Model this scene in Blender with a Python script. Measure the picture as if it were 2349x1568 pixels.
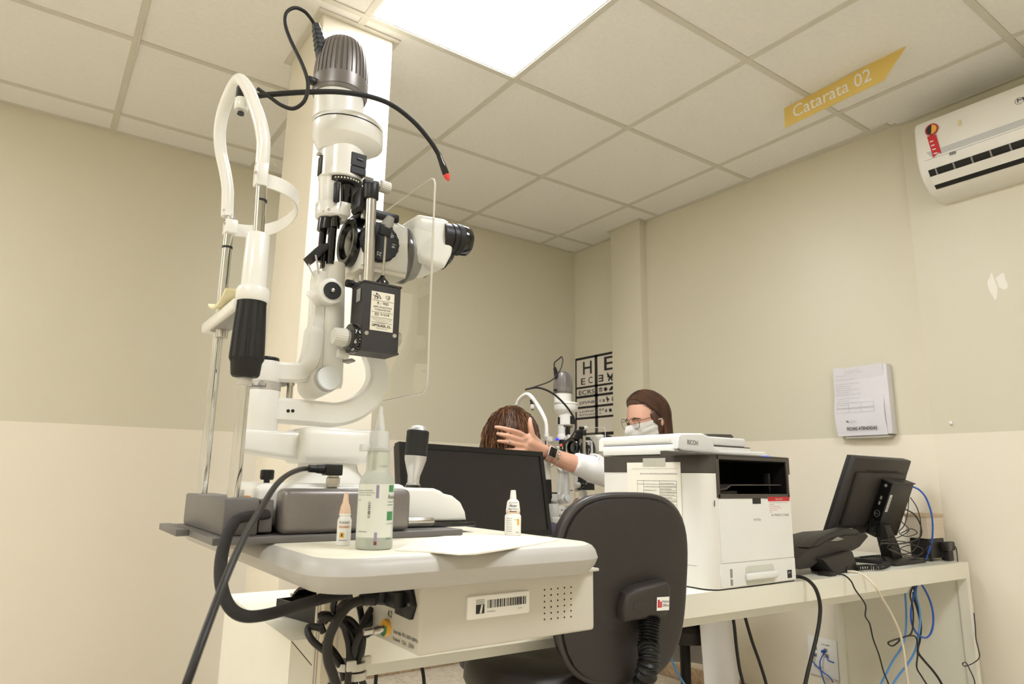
import bpy, bmesh, math, random
from mathutils import Vector as V, Matrix

for o in list(bpy.data.objects):
    bpy.data.objects.remove(o, do_unlink=True)
SC = bpy.context.scene
COL = SC.collection
random.seed(7)
PI = math.pi

# ---------------------------------------------------------------- camera
FPX = 1546.03                      # focal length in pixels of the 2349 px wide frame
CAM = V((-1.3876, -1.9709, 1.005))
PITCH, YAW, ROLL = 0.1993, 0.6162, 0.0151
_f = V((math.sin(YAW)*math.cos(PITCH), math.cos(YAW)*math.cos(PITCH), math.sin(PITCH)))
_r = V((math.cos(YAW), -math.sin(YAW), 0))
_u = _r.cross(_f)
CR = _r*math.cos(ROLL) + _u*math.sin(ROLL)
CU = -_r*math.sin(ROLL) + _u*math.cos(ROLL)
CF = _f
cd = bpy.data.cameras.new('camera')
cam = bpy.data.objects.new('camera', cd)
COL.objects.link(cam)
cd.sensor_fit = 'HORIZONTAL'
cd.sensor_width = 36.0
cd.lens = FPX*36.0/2349.0
cd.clip_start = 0.02
cd.dof.use_dof = True
cd.dof.focus_distance = 1.3
cd.dof.aperture_fstop = 10.0
mw = Matrix((CR, CU, -CF)).transposed().to_4x4()
mw.translation = CAM
cam.matrix_world = mw
SC.camera = cam

# ---------------------------------------------------------------- world, exposure
w = bpy.data.worlds.new('world'); SC.world = w
w.use_nodes = True
w.node_tree.nodes['Background'].inputs[0].default_value = (0.9, 0.85, 0.75, 1)
w.node_tree.nodes['Background'].inputs[1].default_value = 0.05
SC.view_settings.view_transform = 'Standard'
SC.view_settings.look = 'None'
SC.view_settings.gamma = 1.0
SC.view_settings.use_curve_mapping = False
SC.view_settings.exposure = 0.0
LED_STRENGTH = 25.5

# ---------------------------------------------------------------- measuring helpers (photograph pixel -> point in the room on a given plane)
def ray(px, py):
    return CF + CR*((px-1174.5)/FPX) - CU*((py-784.0)/FPX)
def PX(px, py, x):
    d = ray(px, py); return CAM + d*((x-CAM.x)/d.x)
def PY(px, py, y):
    d = ray(px, py); return CAM + d*((y-CAM.y)/d.y)
def PZ(px, py, z):
    d = ray(px, py); return CAM + d*((z-CAM.z)/d.z)
def PD(px, py, dep):
    return CAM + ray(px, py)*dep

# ---------------------------------------------------------------- materials
def lin(c):
    return tuple(((v/255.0)/12.92 if v/255.0 <= 0.04045 else ((v/255.0+0.055)/1.055)**2.4) for v in c)
MATS = {}
def mat(name, col, rough=0.5, metal=0.0, bump=0.0, bscale=300.0, var=0.06, vscale=12.0, trans=0.0, ior=1.45,
        emit=0.0, alpha=1.0, coat=0.0, sss=0.0, spec=0.5, stretch=None, col2=None):
    if name in MATS: return MATS[name]
    m = bpy.data.materials.new(name); m.use_nodes = True
    nt = m.node_tree; b = nt.nodes['Principled BSDF']
    c = lin(col)
    tc = nt.nodes.new('ShaderNodeTexCoord')
    src = tc.outputs['Object']
    if stretch:
        mp = nt.nodes.new('ShaderNodeMapping'); mp.inputs['Scale'].default_value = stretch
        nt.links.new(src, mp.inputs['Vector']); src = mp.outputs['Vector']
    nz = nt.nodes.new('ShaderNodeTexNoise'); nz.inputs['Scale'].default_value = vscale; nz.inputs['Detail'].default_value = 4
    nt.links.new(src, nz.inputs['Vector'])
    rp = nt.nodes.new('ShaderNodeValToRGB')
    rp.color_ramp.elements[0].position = 0.3; rp.color_ramp.elements[1].position = 0.7
    c2 = lin(col2) if col2 else c
    rp.color_ramp.elements[0].color = tuple(v*(1-var) for v in c) + (1,)
    rp.color_ramp.elements[1].color = tuple(min(1, v*(1+var)) for v in c2) + (1,)
    nt.links.new(nz.outputs['Fac'], rp.inputs['Fac'])
    nt.links.new(rp.outputs['Color'], b.inputs['Base Color'])
    b.inputs['Roughness'].default_value = rough
    b.inputs['Metallic'].default_value = metal
    b.inputs['IOR'].default_value = ior
    b.inputs['Specular IOR Level'].default_value = spec
    b.inputs['Transmission Weight'].default_value = trans
    b.inputs['Alpha'].default_value = alpha
    b.inputs['Coat Weight'].default_value = coat
    if sss: 
        b.inputs['Subsurface Weight'].default_value = sss
        b.inputs['Subsurface Radius'].default_value = (0.01, 0.004, 0.002)
        b.inputs['Subsurface Scale'].default_value = 0.5
    if bump:
        n2 = nt.nodes.new('ShaderNodeTexNoise'); n2.inputs['Scale'].default_value = bscale; n2.inputs['Detail'].default_value = 3
        nt.links.new(src, n2.inputs['Vector'])
        bp = nt.nodes.new('ShaderNodeBump'); bp.inputs['Strength'].default_value = bump; bp.inputs['Distance'].default_value = 0.002
        nt.links.new(n2.outputs['Fac'], bp.inputs['Height']); nt.links.new(bp.outputs['Normal'], b.inputs['Normal'])
    if emit:
        b.inputs['Emission Color'].default_value = c + (1,)
        b.inputs['Emission Strength'].default_value = emit
    MATS[name] = m
    return m

def wall_paint(name):
    # two-tone wall: darker greige paint above 1.20 m, pale cream below
    m = bpy.data.materials.new(name); m.use_nodes = True
    nt = m.node_tree; b = nt.nodes['Principled BSDF']
    g = nt.nodes.new('ShaderNodeNewGeometry'); sx = nt.nodes.new('ShaderNodeSeparateXYZ')
    nt.links.new(g.outputs['Position'], sx.inputs[0])
    nz = nt.nodes.new('ShaderNodeTexNoise'); nz.inputs['Scale'].default_value = 3.0
    nt.links.new(g.outputs['Position'], nz.inputs['Vector'])
    sub = nt.nodes.new('ShaderNodeMath'); sub.operation = 'MULTIPLY_ADD'
    nt.links.new(nz.outputs['Fac'], sub.inputs[0]); sub.inputs[1].default_value = 0.006
    nt.links.new(sx.outputs['Z'], sub.inputs[2])
    gt = nt.nodes.new('ShaderNodeMath'); gt.operation = 'GREATER_THAN'; gt.inputs[1].default_value = 1.205
    nt.links.new(sub.outputs[0], gt.inputs[0])
    mx = nt.nodes.new('ShaderNodeMix'); mx.data_type = 'RGBA'
    mx.inputs['A'].default_value = lin(WALL_LOW) + (1,); mx.inputs['B'].default_value = lin(WALL_UP) + (1,)
    nt.links.new(gt.outputs[0], mx.inputs['Factor'])
    nt.links.new(mx.outputs['Result'], b.inputs['Base Color'])
    b.inputs['Roughness'].default_value = 0.42
    n2 = nt.nodes.new('ShaderNodeTexNoise'); n2.inputs['Scale'].default_value = 90
    nt.links.new(g.outputs['Position'], n2.inputs['Vector'])
    bp = nt.nodes.new('ShaderNodeBump'); bp.inputs['Strength'].default_value = 0.08; bp.inputs['Distance'].default_value = 0.002
    nt.links.new(n2.outputs['Fac'], bp.inputs['Height']); nt.links.new(bp.outputs['Normal'], b.inputs['Normal'])
    return m
WALL_UP = (218, 211, 188); WALL_LOW = (240, 231, 212)

# ---------------------------------------------------------------- mesh helpers
class B:
    """collects geometry for ONE mesh"""
    def __init__(s): s.v = []; s.f = []
    def add(s, vs, fs):
        n = len(s.v); s.v += [V(p) for p in vs]; s.f += [tuple(i+n for i in f) for f in fs]; return s
    def bm(s, bm):
        bm.verts.index_update()
        return s.add([v.co.copy() for v in bm.verts], [[v.index for v in f.verts] for f in bm.faces])
    def box(s, a, b, bev=0.0, seg=2, mtx=None):
        x0, y0, z0 = min(a[0],b[0]), min(a[1],b[1]), min(a[2],b[2]); x1, y1, z1 = max(a[0],b[0]), max(a[1],b[1]), max(a[2],b[2])
        m = bmesh.new(); bmesh.ops.create_cube(m, size=1)
        for v in m.verts:
            v.co = V((x0+(v.co.x+.5)*(x1-x0), y0+(v.co.y+.5)*(y1-y0), z0+(v.co.z+.5)*(z1-z0)))
        if bev: bmesh.ops.bevel(m, geom=m.edges[:], offset=min(bev, (x1-x0)*.49, (y1-y0)*.49, (z1-z0)*.49), segments=seg, affect='EDGES', profile=.5)
        if mtx: m.transform(mtx)
        s.bm(m); m.free(); return s
    def prism(s, pts, axis='y', a=0, b=1, bev=0.0, seg=2, org=None, mtx=None):
        """2D polygon extruded along an axis between a and b. pts are (x,z) for y, (x,y) for z, (y,z) for x"""
        m = bmesh.new()
        def mk(p, t):
            if axis == 'y': return V((p[0], t, p[1]))
            if axis == 'z': return V((p[0], p[1], t))
            return V((t, p[0], p[1]))
        va = [m.verts.new(mk(p, a)) for p in pts]; vb = [m.verts.new(mk(p, b)) for p in pts]
        n = len(pts)
        m.faces.new(va); m.faces.new(vb[::-1])
        for i in range(n): m.faces.new((va[i], vb[i], vb[(i+1) % n], va[(i+1) % n]))
        bmesh.ops.recalc_face_normals(m, faces=m.faces[:])
        if bev:
            ed = [e for e in m.edges if all(len(f.verts) != 99 for f in e.link_faces) and (e.verts[0] in va) == (e.verts[1] in va)]
            bmesh.ops.bevel(m, geom=ed, offset=bev, segments=seg, affect='EDGES', profile=.5)
        if mtx: m.transform(mtx)
        s.bm(m); m.free(); return s
    def lathe(s, o, ax, prof, n=28, ref=None, mod=None, caps=True):
        """profile of (t along axis, r)"""
        o = V(o); ax = V(ax).normalized()
        e1 = (V(ref) if ref else (V((0,0,1)) if abs(ax.z) < .9 else V((1,0,0)))); e1 = (e1 - ax*e1.dot(ax)).normalized(); e2 = ax.cross(e1)
        vs = []; fs = []
        for k, (t, r) in enumerate(prof):
            for i in range(n):
                a = 2*PI*i/n; rr = r*(mod(a, t) if mod else 1)
                vs.append(o + ax*t + (e1*math.cos(a) + e2*math.sin(a))*rr)
        for k in range(len(prof)-1):
            for i in range(n):
                j = (i+1) % n
                fs.append((k*n+i, k*n+j, (k+1)*n+j, (k+1)*n+i))
        if caps:
            if prof[0][1] > 1e-6: fs.append(tuple(range(n))[::-1])
            if prof[-1][1] > 1e-6: fs.append(tuple((len(prof)-1)*n+i for i in range(n)))
        return s.add(vs, fs)
    def cyl(s, p0, p1, r0, r1=None, n=24, bev=0.0):
        p0 = V(p0); p1 = V(p1); d = p1-p0; L = d.length; r1 = r0 if r1 is None else r1
        if bev: pr = [(0, r0-bev), (bev*.3, r0-bev*.3), (bev, r0), (L-bev, r1), (L-bev*.3, r1-bev*.3), (L, r1-bev)]
        else: pr = [(0, r0), (L, r1)]
        return s.lathe(p0, d, pr, n)
    def sweep(s, pts, prof, ref, closed=False, scale=None, caps=True):
        """prof: 2D polygon (a along side, b along normal); ref: side direction kept (planar curves)"""
        pts = [V(p) for p in pts]; n = len(pts); k = len(prof); vs = []; fs = []
        for i, p in enumerate(pts):
            if closed: t = pts[(i+1) % n] - pts[i-1]
            else: t = pts[min(i+1, n-1)] - pts[max(i-1, 0)]
            t.normalize(); r = V(ref); r = (r - t*r.dot(t)).normalized(); nn = t.cross(r)
            sc = scale[i] if scale else 1
            for a, b in prof: vs.append(p + r*a*sc + nn*b*sc)
        for i in range(n if closed else n-1):
            for j in range(k):
                a = i*k; b = ((i+1) % n)*k; jj = (j+1) % k
                fs.append((a+j, a+jj, b+jj, b+j))
        if not closed and caps: fs += [tuple(range(k))[::-1], tuple((n-1)*k+j for j in range(k))]
        return s.add(vs, fs)
    def tube(s, pts, r, n=10, sub=6, closed=False, raw=False, ridge=None, caps=True):
        pts = [V(p) for p in pts]
        P = pts if raw else cr(pts, sub, closed)
        m = len(P)
        rs = r if isinstance(r, (list, tuple)) else [r]*2
        vs = []; fs = []; prev = None
        for i, p in enumerate(P):
            t = (P[(i+1) % m] - P[i-1]) if closed else (P[min(i+1, m-1)] - P[max(i-1, 0)])
            if t.length < 1e-9: t = V((0,0,1))
            t.normalize()
            if prev is None: prev = t.orthogonal().normalized()
            prev = (prev - t*prev.dot(t)); prev = prev.normalized() if prev.length > 1e-6 else t.orthogonal().normalized()
            e2 = t.cross(prev); u = i/(m-1)*(len(rs)-1); q = min(int(u), len(rs)-2); rr = rs[q]*(1-(u-q)) + rs[q+1]*(u-q)
            if ridge: rr *= ridge(i)
            for j in range(n):
                a = 2*PI*j/n; vs.append(p + (prev*math.cos(a) + e2*math.sin(a))*rr)
        for i in range(m if closed else m-1):
            for j in range(n):
                a = i*n; b = ((i+1) % m)*n; jj = (j+1) % n
                fs.append((a+j, a+jj, b+jj, b+j))
        if not closed and caps: fs += [tuple(range(n))[::-1], tuple((m-1)*n+j for j in range(n))]
        return s.add(vs, fs)
    def ball(s, c, r, n=20, sc=(1,1,1), m=12):
        c = V(c); pr = [( -math.cos(PI*i/m), math.sin(PI*i/m)) for i in range(m+1)]
        vs = []; fs = []
        for k, (z, q) in enumerate(pr):
            for i in range(n):
                a = 2*PI*i/n; vs.append(c + V((q*math.cos(a)*sc[0], q*math.sin(a)*sc[1], z*sc[2]))*r)
        for k in range(m):
            for i in range(n): fs.append((k*n+i, k*n+(i+1) % n, (k+1)*n+(i+1) % n, (k+1)*n+i))
        return s.add(vs, fs)
    def quad(s, a, b, c, d): return s.add([a, b, c, d], [(0,1,2,3)])
    def xf(s, mtx): s.v = [mtx @ p for p in s.v]; return s

def cr(P, sub, closed=False):
    """Catmull-Rom through the points"""
    out = []; n = len(P)
    for i in range(n if closed else n-1):
        if closed: a, b, c, d = P[i-1], P[i], P[(i+1) % n], P[(i+2) % n]
        else: a, b, c, d = P[max(i-1,0)], P[i], P[i+1], P[min(i+2,n-1)]
        for k in range(sub):
            t = k/sub
            out.append(0.5*((2*b) + (c-a)*t + (2*a-5*b+4*c-d)*t*t + (3*b-a-3*c+d)*t**3))
    if not closed: out.append(P[-1].copy())
    return out

ORG = {}     # world origin of every thing, so that parts can be built in world coordinates
def mesh(name, b, angle=38, merge=True):
    me = bpy.data.meshes.new(name)
    me.from_pydata([tuple(p) for p in b.v], [], b.f)
    bm = bmesh.new(); bm.from_mesh(me)
    if merge: bmesh.ops.remove_doubles(bm, verts=bm.verts[:], dist=1e-6)
    bmesh.ops.recalc_face_normals(bm, faces=bm.faces[:])
    bm.to_mesh(me); bm.free()
    for p in me.polygons: p.use_smooth = True
    try: me.set_sharp_from_angle(angle=math.radians(angle))
    except Exception: pass
    return me
def obj(name, b, m, parent=None, label=None, cat=None, group=None, kind=None, local=False, angle=38, merge=True, org=None):
    """link the collected geometry as ONE mesh object"""
    if parent is not None: o0 = V((0,0,0)) if local else ORG[parent.name]
    elif org is not None: o0 = V(org)
    else:
        xs = [p.x for p in b.v]; ys = [p.y for p in b.v]; zs = [p.z for p in b.v]
        o0 = V(((min(xs)+max(xs))/2, (min(ys)+max(ys))/2, min(zs)))
    if o0.length: b.v = [p - o0 for p in b.v]
    o = bpy.data.objects.new(name, mesh(name, b, angle, merge))
    COL.objects.link(o)
    if m: o.data.materials.append(m)
    if parent is not None: o.parent = parent; ORG[o.name] = ORG[parent.name]
    else: o.location = o0; ORG[o.name] = o0
    tag(o, label, cat, group, kind)
    return o
def tag(o, label=None, cat=None, group=None, kind=None):
    if label: o['label'] = label
    if cat: o['category'] = cat
    if group: o['group'] = group
    if kind: o['kind'] = kind
    return o
def thing(name, loc, label, cat, group=None, rz=0.0, scale=1.0):
    o = bpy.data.objects.new(name, None); COL.objects.link(o)
    o.location = loc; o.rotation_euler = (0, 0, rz); o.scale = (scale,)*3; o.empty_display_size = .05
    ORG[o.name] = V(loc)
    return tag(o, label, cat, group)
def text(name, s, o, ex, ey, h, m, parent=None, width=None, align='LEFT', ext=0.0002, lift=0.0004, bold=0.0, local=False, spacing=1.0):
    """flat lettering: baseline start o, reading direction ex, up direction ey, capital height h"""
    cu = bpy.data.curves.new(name, 'FONT'); cu.body = s; cu.size = 1.0; cu.align_x = align; cu.extrude = 0; cu.offset = bold; cu.resolution_u = 3
    cu.space_character = spacing
    t = bpy.data.objects.new(name, cu); COL.objects.link(t)
    dg = bpy.context.evaluated_depsgraph_get(); dg.update()
    me = bpy.data.meshes.new_from_object(t.evaluated_get(dg))
    bpy.data.objects.remove(t, do_unlink=True); bpy.data.curves.remove(cu)
    ex = V(ex).normalized(); ey = V(ey).normalized(); nz = ex.cross(ey); k = h/0.69
    xs = [v.co.x for v in me.vertices] or [0, 1]
    kx = (width/max(1e-6, max(xs)-min(xs))) if width else k
    b = B(); b.v = [V(o) + ex*(v.co.x*kx) + ey*(v.co.y*k) + nz*lift for v in me.vertices]; b.f = [tuple(p.vertices) for p in me.polygons]
    bpy.data.meshes.remove(me)
    return obj(name, b, m, parent, local=local)

# ================================================================ the room
XL, XR, YF, YB = -3.3, 1.56, -3.6, 1.45          # inner faces
ZC = 2.548                                        # underside of the ceiling bars
paint = wall_paint('two_tone_wall_paint')
m_tile = mat('mineral_fibre_tile', (239, 236, 228), 0.9, bump=0.5, bscale=160, var=0.02, vscale=60)
m_bar = mat('ceiling_bar_enamel', (212, 207, 192), 0.5, var=0.02)
m_floor = mat('beige_granite_floor', (216, 207, 188), 0.3, var=0.10, vscale=45, col2=(230, 222, 206))
m_base = mat('brown_granite_baseboard', (178, 152, 122), 0.4, var=0.15, vscale=60, col2=(196, 172, 140))
m_joint = mat('floor_joint', (170, 152, 124), 0.8)

def struct(name, b, m, parent=None):
    o = obj(name, b, m, parent); o['kind'] = 'structure'; return o
fl = struct('floor', B().box((XL-.1, YF-.1, -.06), (XR+.1, YB+.1, -.003)), m_joint)
for i in range(9):                                  # granite floor slabs
    for j in range(9):
        x0 = XL + i*.6; y0 = YB-.001 - (j+1)*.6
        x1 = min(x0+.597, XR); y1 = y0+.597
        if x0 < XR-.02 and y1 > YF: obj('floor_slab', B().box((x0, max(y0, YF), -.004), (x1, y1, 0), .0008, 1), m_floor, fl)
struct('wall_back', B().box((XL-.1, YB, 0), (XR+.1, YB+.1, 2.62)), paint)
struct('wall_left', B().box((XL-.1, YF-.1, 0), (XL, YB, 2.62)), paint)
struct('wall_front', B().box((XL, YF-.1, 0), (XR+.1, YF, 2.62)), paint)
struct('wall_right', B().box((XR, YF, 0), (XR+.1, YB, 2.62)), paint)
# the stretch of wall that stands proud, and the pilaster beside the corner
struct('wall_right_panel', B().prism([(XR+.001, -.738), (1.542, -.705), (1.512, .737), (XR+.001, .737)], 'z', 0, 2.553), paint)
struct('wall_right_pilaster', B().box((1.458, .735, 0), (XR+.001, .985, 2.553), .004), paint)
struct('wall_column', B().box((-.75, .07, 0), (-.492, .415, 2.553), .004), mat('cream_column_paint', WALL_LOW, .42, bump=.08, bscale=90, var=.01))
# baseboards
bb = .075
for nm, a, b in [('baseboard_back', (XL, YB-.012, 0), (XR, YB, bb)), ('baseboard_left', (XL, YF, 0), (XL+.012, YB-.012, bb)),
                 ('baseboard_panel', (1.497, -.7, 0), (1.516, .73, bb)), ('baseboard_right', (XR-.012, YF, 0), (XR, -.71, bb)),
                 ('baseboard_pilaster', (1.446, .74, 0), (1.458, .98, bb)), ('baseboard_front', (XL, YF, 0), (XR, YF+.012, bb))]:
    struct(nm, B().box(a, b, .003), m_base)

# suspended ceiling: square mineral tiles in a grid of bars
T = .625
ce = struct('ceiling', B().box((XL-.1, YF-.1, 2.62), (XR+.1, YB+.1, 2.66)), m_bar)
LEDS = {(-1, -1), (-1, -4), (-5, -4), (-5, 0)}      # light panel cells (x index, y index); those out of view are added for brightness
tile_me = None
for i in range(-6, 3):
    for j in range(-6, 3):
        if (i, j) in LEDS: continue
        x0 = max(i*T+.003, XL); x1 = min((i+1)*T-.003, XR); y0 = max(j*T+.003, YF); y1 = min((j+1)*T-.003, YB)
        if x1-x0 < .02 or y1-y0 < .02: continue
        obj('ceiling_tile', B().box((x0, y0, ZC+.004), (x1, y1, ZC+.022), .003, 1), m_tile, ce)
for i in range(-5, 3):
    if XL < i*T < XR: obj('grid_bar', B().box((i*T-.012, YF, ZC), (i*T+.012, YB, ZC+.006), .001, 1), m_bar, ce)
for j in range(-5, 3):
    if YF < j*T < YB:
        obj('grid_bar', B().box((XL, j*T-.012, ZC-.0005), (XR, j*T+.012, ZC+.006), .001, 1), m_bar, ce)
# wall angle of the ceiling
for nm, a, b in [('trim_1', (XL, YB-.02, ZC-.001), (XR, YB, ZC+.004)), ('trim_2', (1.494, -.71, ZC-.001), (1.545, .735, ZC+.004)),
                 ('trim_3', (XR-.02, YF, ZC-.001), (XR, -.73, ZC+.004)), ('trim_4', (1.438, .717, ZC-.001), (1.5, 1.005, ZC+.004)),
                 ('trim_5', (-.772, .048, ZC-.001), (-.47, .07, ZC+.004)), ('trim_6', (-.772, .07, ZC-.001), (-.75, .437, ZC+.004)),
                 ('trim_7', (-.492, .07, ZC-.001), (-.47, .437, ZC+.004)), ('trim_8', (-.75, .415, ZC-.001), (-.492, .437, ZC+.004)),
                 ('trim_9', (XR-.02, .99, ZC-.001), (XR, YB-.02, ZC+.004)), ('trim_10', (1.526, -.731, ZC-.001), (XR, -.71, ZC+.004))]:
    struct(nm, B().box(a, b, .0005, 1), m_bar)

# square LED panels
m_led = mat('led_diffuser', (246, 249, 255), 0.6, emit=LED_STRENGTH, var=0)
m_ledf = mat('led_frame', (238, 236, 228), 0.4)
for k, (i, j) in enumerate(sorted(LEDS, reverse=True)):
    x0, y0 = i*T, j*T
    lab = {(-1, -1): 'square white LED ceiling panel lit in front of the column', (-1, -4): 'added unseen square white LED ceiling panel two tiles short of the front wall'}.get((i, j), 'added unseen square white LED ceiling panel by the left wall, ' + ('deeper into the room' if j < -2 else 'nearer the back wall'))
    t = thing('ceiling_light', (x0+T/2, y0+T/2, ZC+.004), lab, 'ceiling light', 'square LED ceiling panels')
    b = B()
    for a, c in [((x0+.003, y0+.003), (x0+T-.003, y0+.018)), ((x0+.003, y0+T-.018), (x0+T-.003, y0+T-.003)), ((x0+.003, y0+.018), (x0+.018, y0+T-.018)), ((x0+T-.018, y0+.018), (x0+T-.003, y0+T-.018))]:
        b.box((a[0], a[1], ZC+.003), (c[0], c[1], ZC+.018))
    obj('frame', b, m_ledf, t)
    obj('diffuser', B().box((x0+.018, y0+.018, ZC+.005), (x0+T-.018, y0+T-.018, ZC+.014)), m_led, t)

# ================================================================ slit lamps
m_white = mat('white_enamel', (240, 238, 230), 0.28, var=0.015, coat=0.3)
m_white2 = mat('ivory_plastic', (236, 230, 212), 0.4, var=0.02)
m_black = mat('black_plastic', (26, 25, 24), 0.42, var=0.1)
m_blackg = mat('glossy_black', (14, 14, 14), 0.16, var=0.1, coat=0.4)
m_rubber = mat('black_rubber', (30, 29, 27), 0.6, bump=0.15, bscale=500)
m_chrome = mat('chrome', (214, 214, 212), 0.09, 1.0, var=0.01)
m_steel = mat('brushed_steel', (196, 192, 184), 0.28, 1.0, var=0.04)
m_silver = mat('satin_silver', (205, 203, 200), 0.35, 0.7, var=0.02)
m_gun = mat('gunmetal_lacquer', (128, 122, 118), 0.34, 0.4, var=0.04, vscale=200)
m_greyp = mat('warm_grey_plate', (112, 108, 105), 0.45, 0.2, var=0.03)
m_dial = mat('dial_charcoal', (34, 34, 36), 0.5)
m_lens = mat('coated_lens', (22, 26, 24), 0.05, var=0.02, coat=1.0)
m_red = mat('red_lens', (240, 82, 74), 0.3, var=0.02)
m_knob = mat('pale_knurled', (214, 211, 200), 0.4)
m_cream = mat('cream_cup', (236, 226, 184), 0.4)
m_disc = mat('pale_disc', (238, 243, 244), 0.35)
m_acryl = mat('clear_acrylic', (250, 250, 246), 0.02, trans=1.0, ior=1.3, var=0.0, spec=0.35)
m_edge = mat('frosted_acrylic_edge', (244, 240, 224), 0.3, trans=0.35, var=0.02)
m_boxb = mat('black_crackle_paint', (50, 47, 45), 0.5, bump=0.3, bscale=600)
m_label = mat('cream_label', (232, 226, 206), 0.5, var=0.01)
m_ink = mat('black_ink', (34, 32, 30), 0.6)
m_inkw = mat('white_ink', (232, 232, 226), 0.6)
m_orange = mat('orange_sticker', (236, 160, 96), 0.5)
m_grey = mat('mid_grey_plastic', (150, 147, 140), 0.45)
m_ringg = mat('grey_ring', (132, 130, 126), 0.4)

O1 = V((-1.167, -.962, .922))
def S(px, py, yl):
    return PY(px, py, O1.y+yl) - O1
def sx(px, py, yl): return S(px, py, yl).x
def sz(px, py, yl): return S(px, py, yl).z
def circ(r, n=12): return [(r*math.cos(2*PI*i/n), r*math.sin(2*PI*i/n)) for i in range(n)]
def rect(a, b, c=0.0):
    if not c: return [(-a,-b),(a,-b),(a,b),(-a,b)]
    return [(-a+c,-b),(a-c,-b),(a,-b+c),(a,b-c),(a-c,b),(-a+c,b),(-a,b-c),(-a,-b+c)]

SPLIT = {'arm_screw': 'screw', 'foot_screws': 'screw', 'face_screws': 'screw', 'clamp_screws': 'screw', 'bracket_screws': 'screw', 'band_screws': 'screw',
         'rod_collar': 'rod_collar', 'rod_ring': 'rod_ring', 'lid': 'end_plate', 'band_clip': 'band_clip', 'mirror_clip': 'mirror_clip', 'plug_ribs': 'plug_rib', 'rods': 'rod'}
def islands(b):
    par = list(range(len(b.v)))
    def find(i):
        while par[i] != i: par[i] = par[par[i]]; i = par[i]
        return i
    for f in b.f:
        for i in f[1:]: par[find(i)] = find(f[0])
    gr = {}
    for f in b.f: gr.setdefault(find(f[0]), []).append(f)
    out = []
    for fs in gr.values():
        ids = sorted({i for f in fs for i in f}); mp = {i: k for k, i in enumerate(ids)}
        q = B(); q.v = [b.v[i] for i in ids]; q.f = [tuple(mp[i] for i in f) for f in fs]; out.append(q)
    return out
def slit_lamp(loc, scale, label, first=True):
    R = thing('slit_lamp', loc, label, 'slit lamp', 'slit lamps on instrument tables', scale=scale)
    def P(name, b, m, parent=None, lab=None, angle=38):
        if name in SPLIT:
            for q_ in islands(b): obj(SPLIT[name], q_, m, parent or R, local=True, angle=angle)
            return
        o = obj(name, b, m, parent or R, local=True, angle=angle)
        if lab: o['label'] = lab
        if name in ('scale_marks', 'graduation_marks', 'dial_ticks', 'label_rules'): o['kind'] = 'stuff'
        return o
    YN, YFAR = -.0945, .0945
    BX0 = -.0165
    # ---- base plate, chin rest block, rails
    pl = P('base_plate', B().prism([(-.03, -.14), (.305, -.14), (.315, -.135), (.315, .135), (.305, .14), (-.03, .14)], 'z', .0, .009, .002), m_greyp)
    P('edge_strip', B().box((-.046, .0, .001), (-.03, .135, .010), .001), m_greyp, pl)
    hb = P('chin_rest_block', B().box((BX0, -.122, .009), (BX0+.042, .122, .054), .003), m_greyp)
    P('cable_outlet', B().box((BX0+.043, -.12, .012), (BX0+.06, -.08, .052), .002), m_greyp, hb)
    for sgn in (-1, 1):
        y0 = -.135 if sgn < 0 else .098
        rc = P('rail_cover', B().box((.05, y0, .009), (.23, y0+.037, .066), .009, 3), m_gun)
        P('axle', B().cyl((.23, y0+.018, .02), (.275, y0+.018, .02), .006, n=14, bev=.002), m_steel, rc)
    # ---- sliding base
    bz = .012
    sb = B().box((.03, -.085, bz+.004), (.25, .085, .072), .012, 3)
    sbo = P('sliding_base', sb, m_white)
    P('joystick_housing', B().prism([(.2, bz+.004), (.36, bz+.004), (.357, .03), (.348, .045), (.333, .055), (.318, .058), (.312, .062), (.3, .066), (.2, .068)], 'y', -.075, .06, .006, 3), m_white, sbo)
    P('joystick_skirt', B().box((.022, -.09, .009), (.366, .09, bz+.004), .001, 1), m_blackg, sbo)
    k = S(612, 1100, -.06)
    P('lock_knob', B().cyl((k.x, -.06, .07), (k.x, -.06, .078), .004).lathe((k.x, -.06, .076), (0,0,1), [(0, .0075), (.002, .0088), (.012, .0088), (.0135, .0075)], 30, mod=lambda a, t: 1+.03*math.cos(15*a)), m_black, sbo)
    P('side_sticker', B().box((.0296, -.06, .012), (.0304, -.03, .055)), m_orange, sbo)
    P('rating_plate', B().box((.0296, -.025, .05), (.0304, .02, .062)), m_silver, sbo)
    # ---- joystick
    jx = sx(947, 1115, -.02); jy = -.02
    jz = .066
    jl = V((.0025, 0, 0))/.06
    jt = V((.06, 0, 1)).normalized()
    js = P('joystick', B().lathe((jx, jy, jz), jt, [(0, .011), (.006, .011), (.007, .0095), (.018, .0098), (.03, .0135), (.044, .0175), (.05, .0178)], 32), m_silver)
    P('joystick_collar', B().cyl((jx, jy, jz-.004), V((jx, jy, jz))+jt*.004, .0125), m_blackg, js)
    P('joystick_grip', B().lathe((jx, jy, jz), jt, [(.05, .0165), (.051, .018), (.089, .0182), (.091, .0165)], 32), m_rubber, js)
    P('joystick_cap', B().lathe((jx, jy, jz), jt, [(.09, .0168), (.094, .0155), (.098, .010), (.1, .0)], 32), m_silver, js)
    # ---- central pedestal and the arm that carries the pivot column
    p0 = S(705, 1035, 0)
    ax = S(600, 930, 0).x; 
    zt = sz(640, 990, 0)
    cone = B().lathe((.155, 0, 0), (0,0,1), [(.07, .062), (.078, .055), (.09, .045), (.1, .043), (.112, .043)], 36)
    ped = P('pedestal', B().box((.098, -.052, .1), (.218, .052, .152), .012, 3), m_white)
    P('pedestal_neck', cone, m_white, ped)
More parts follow.
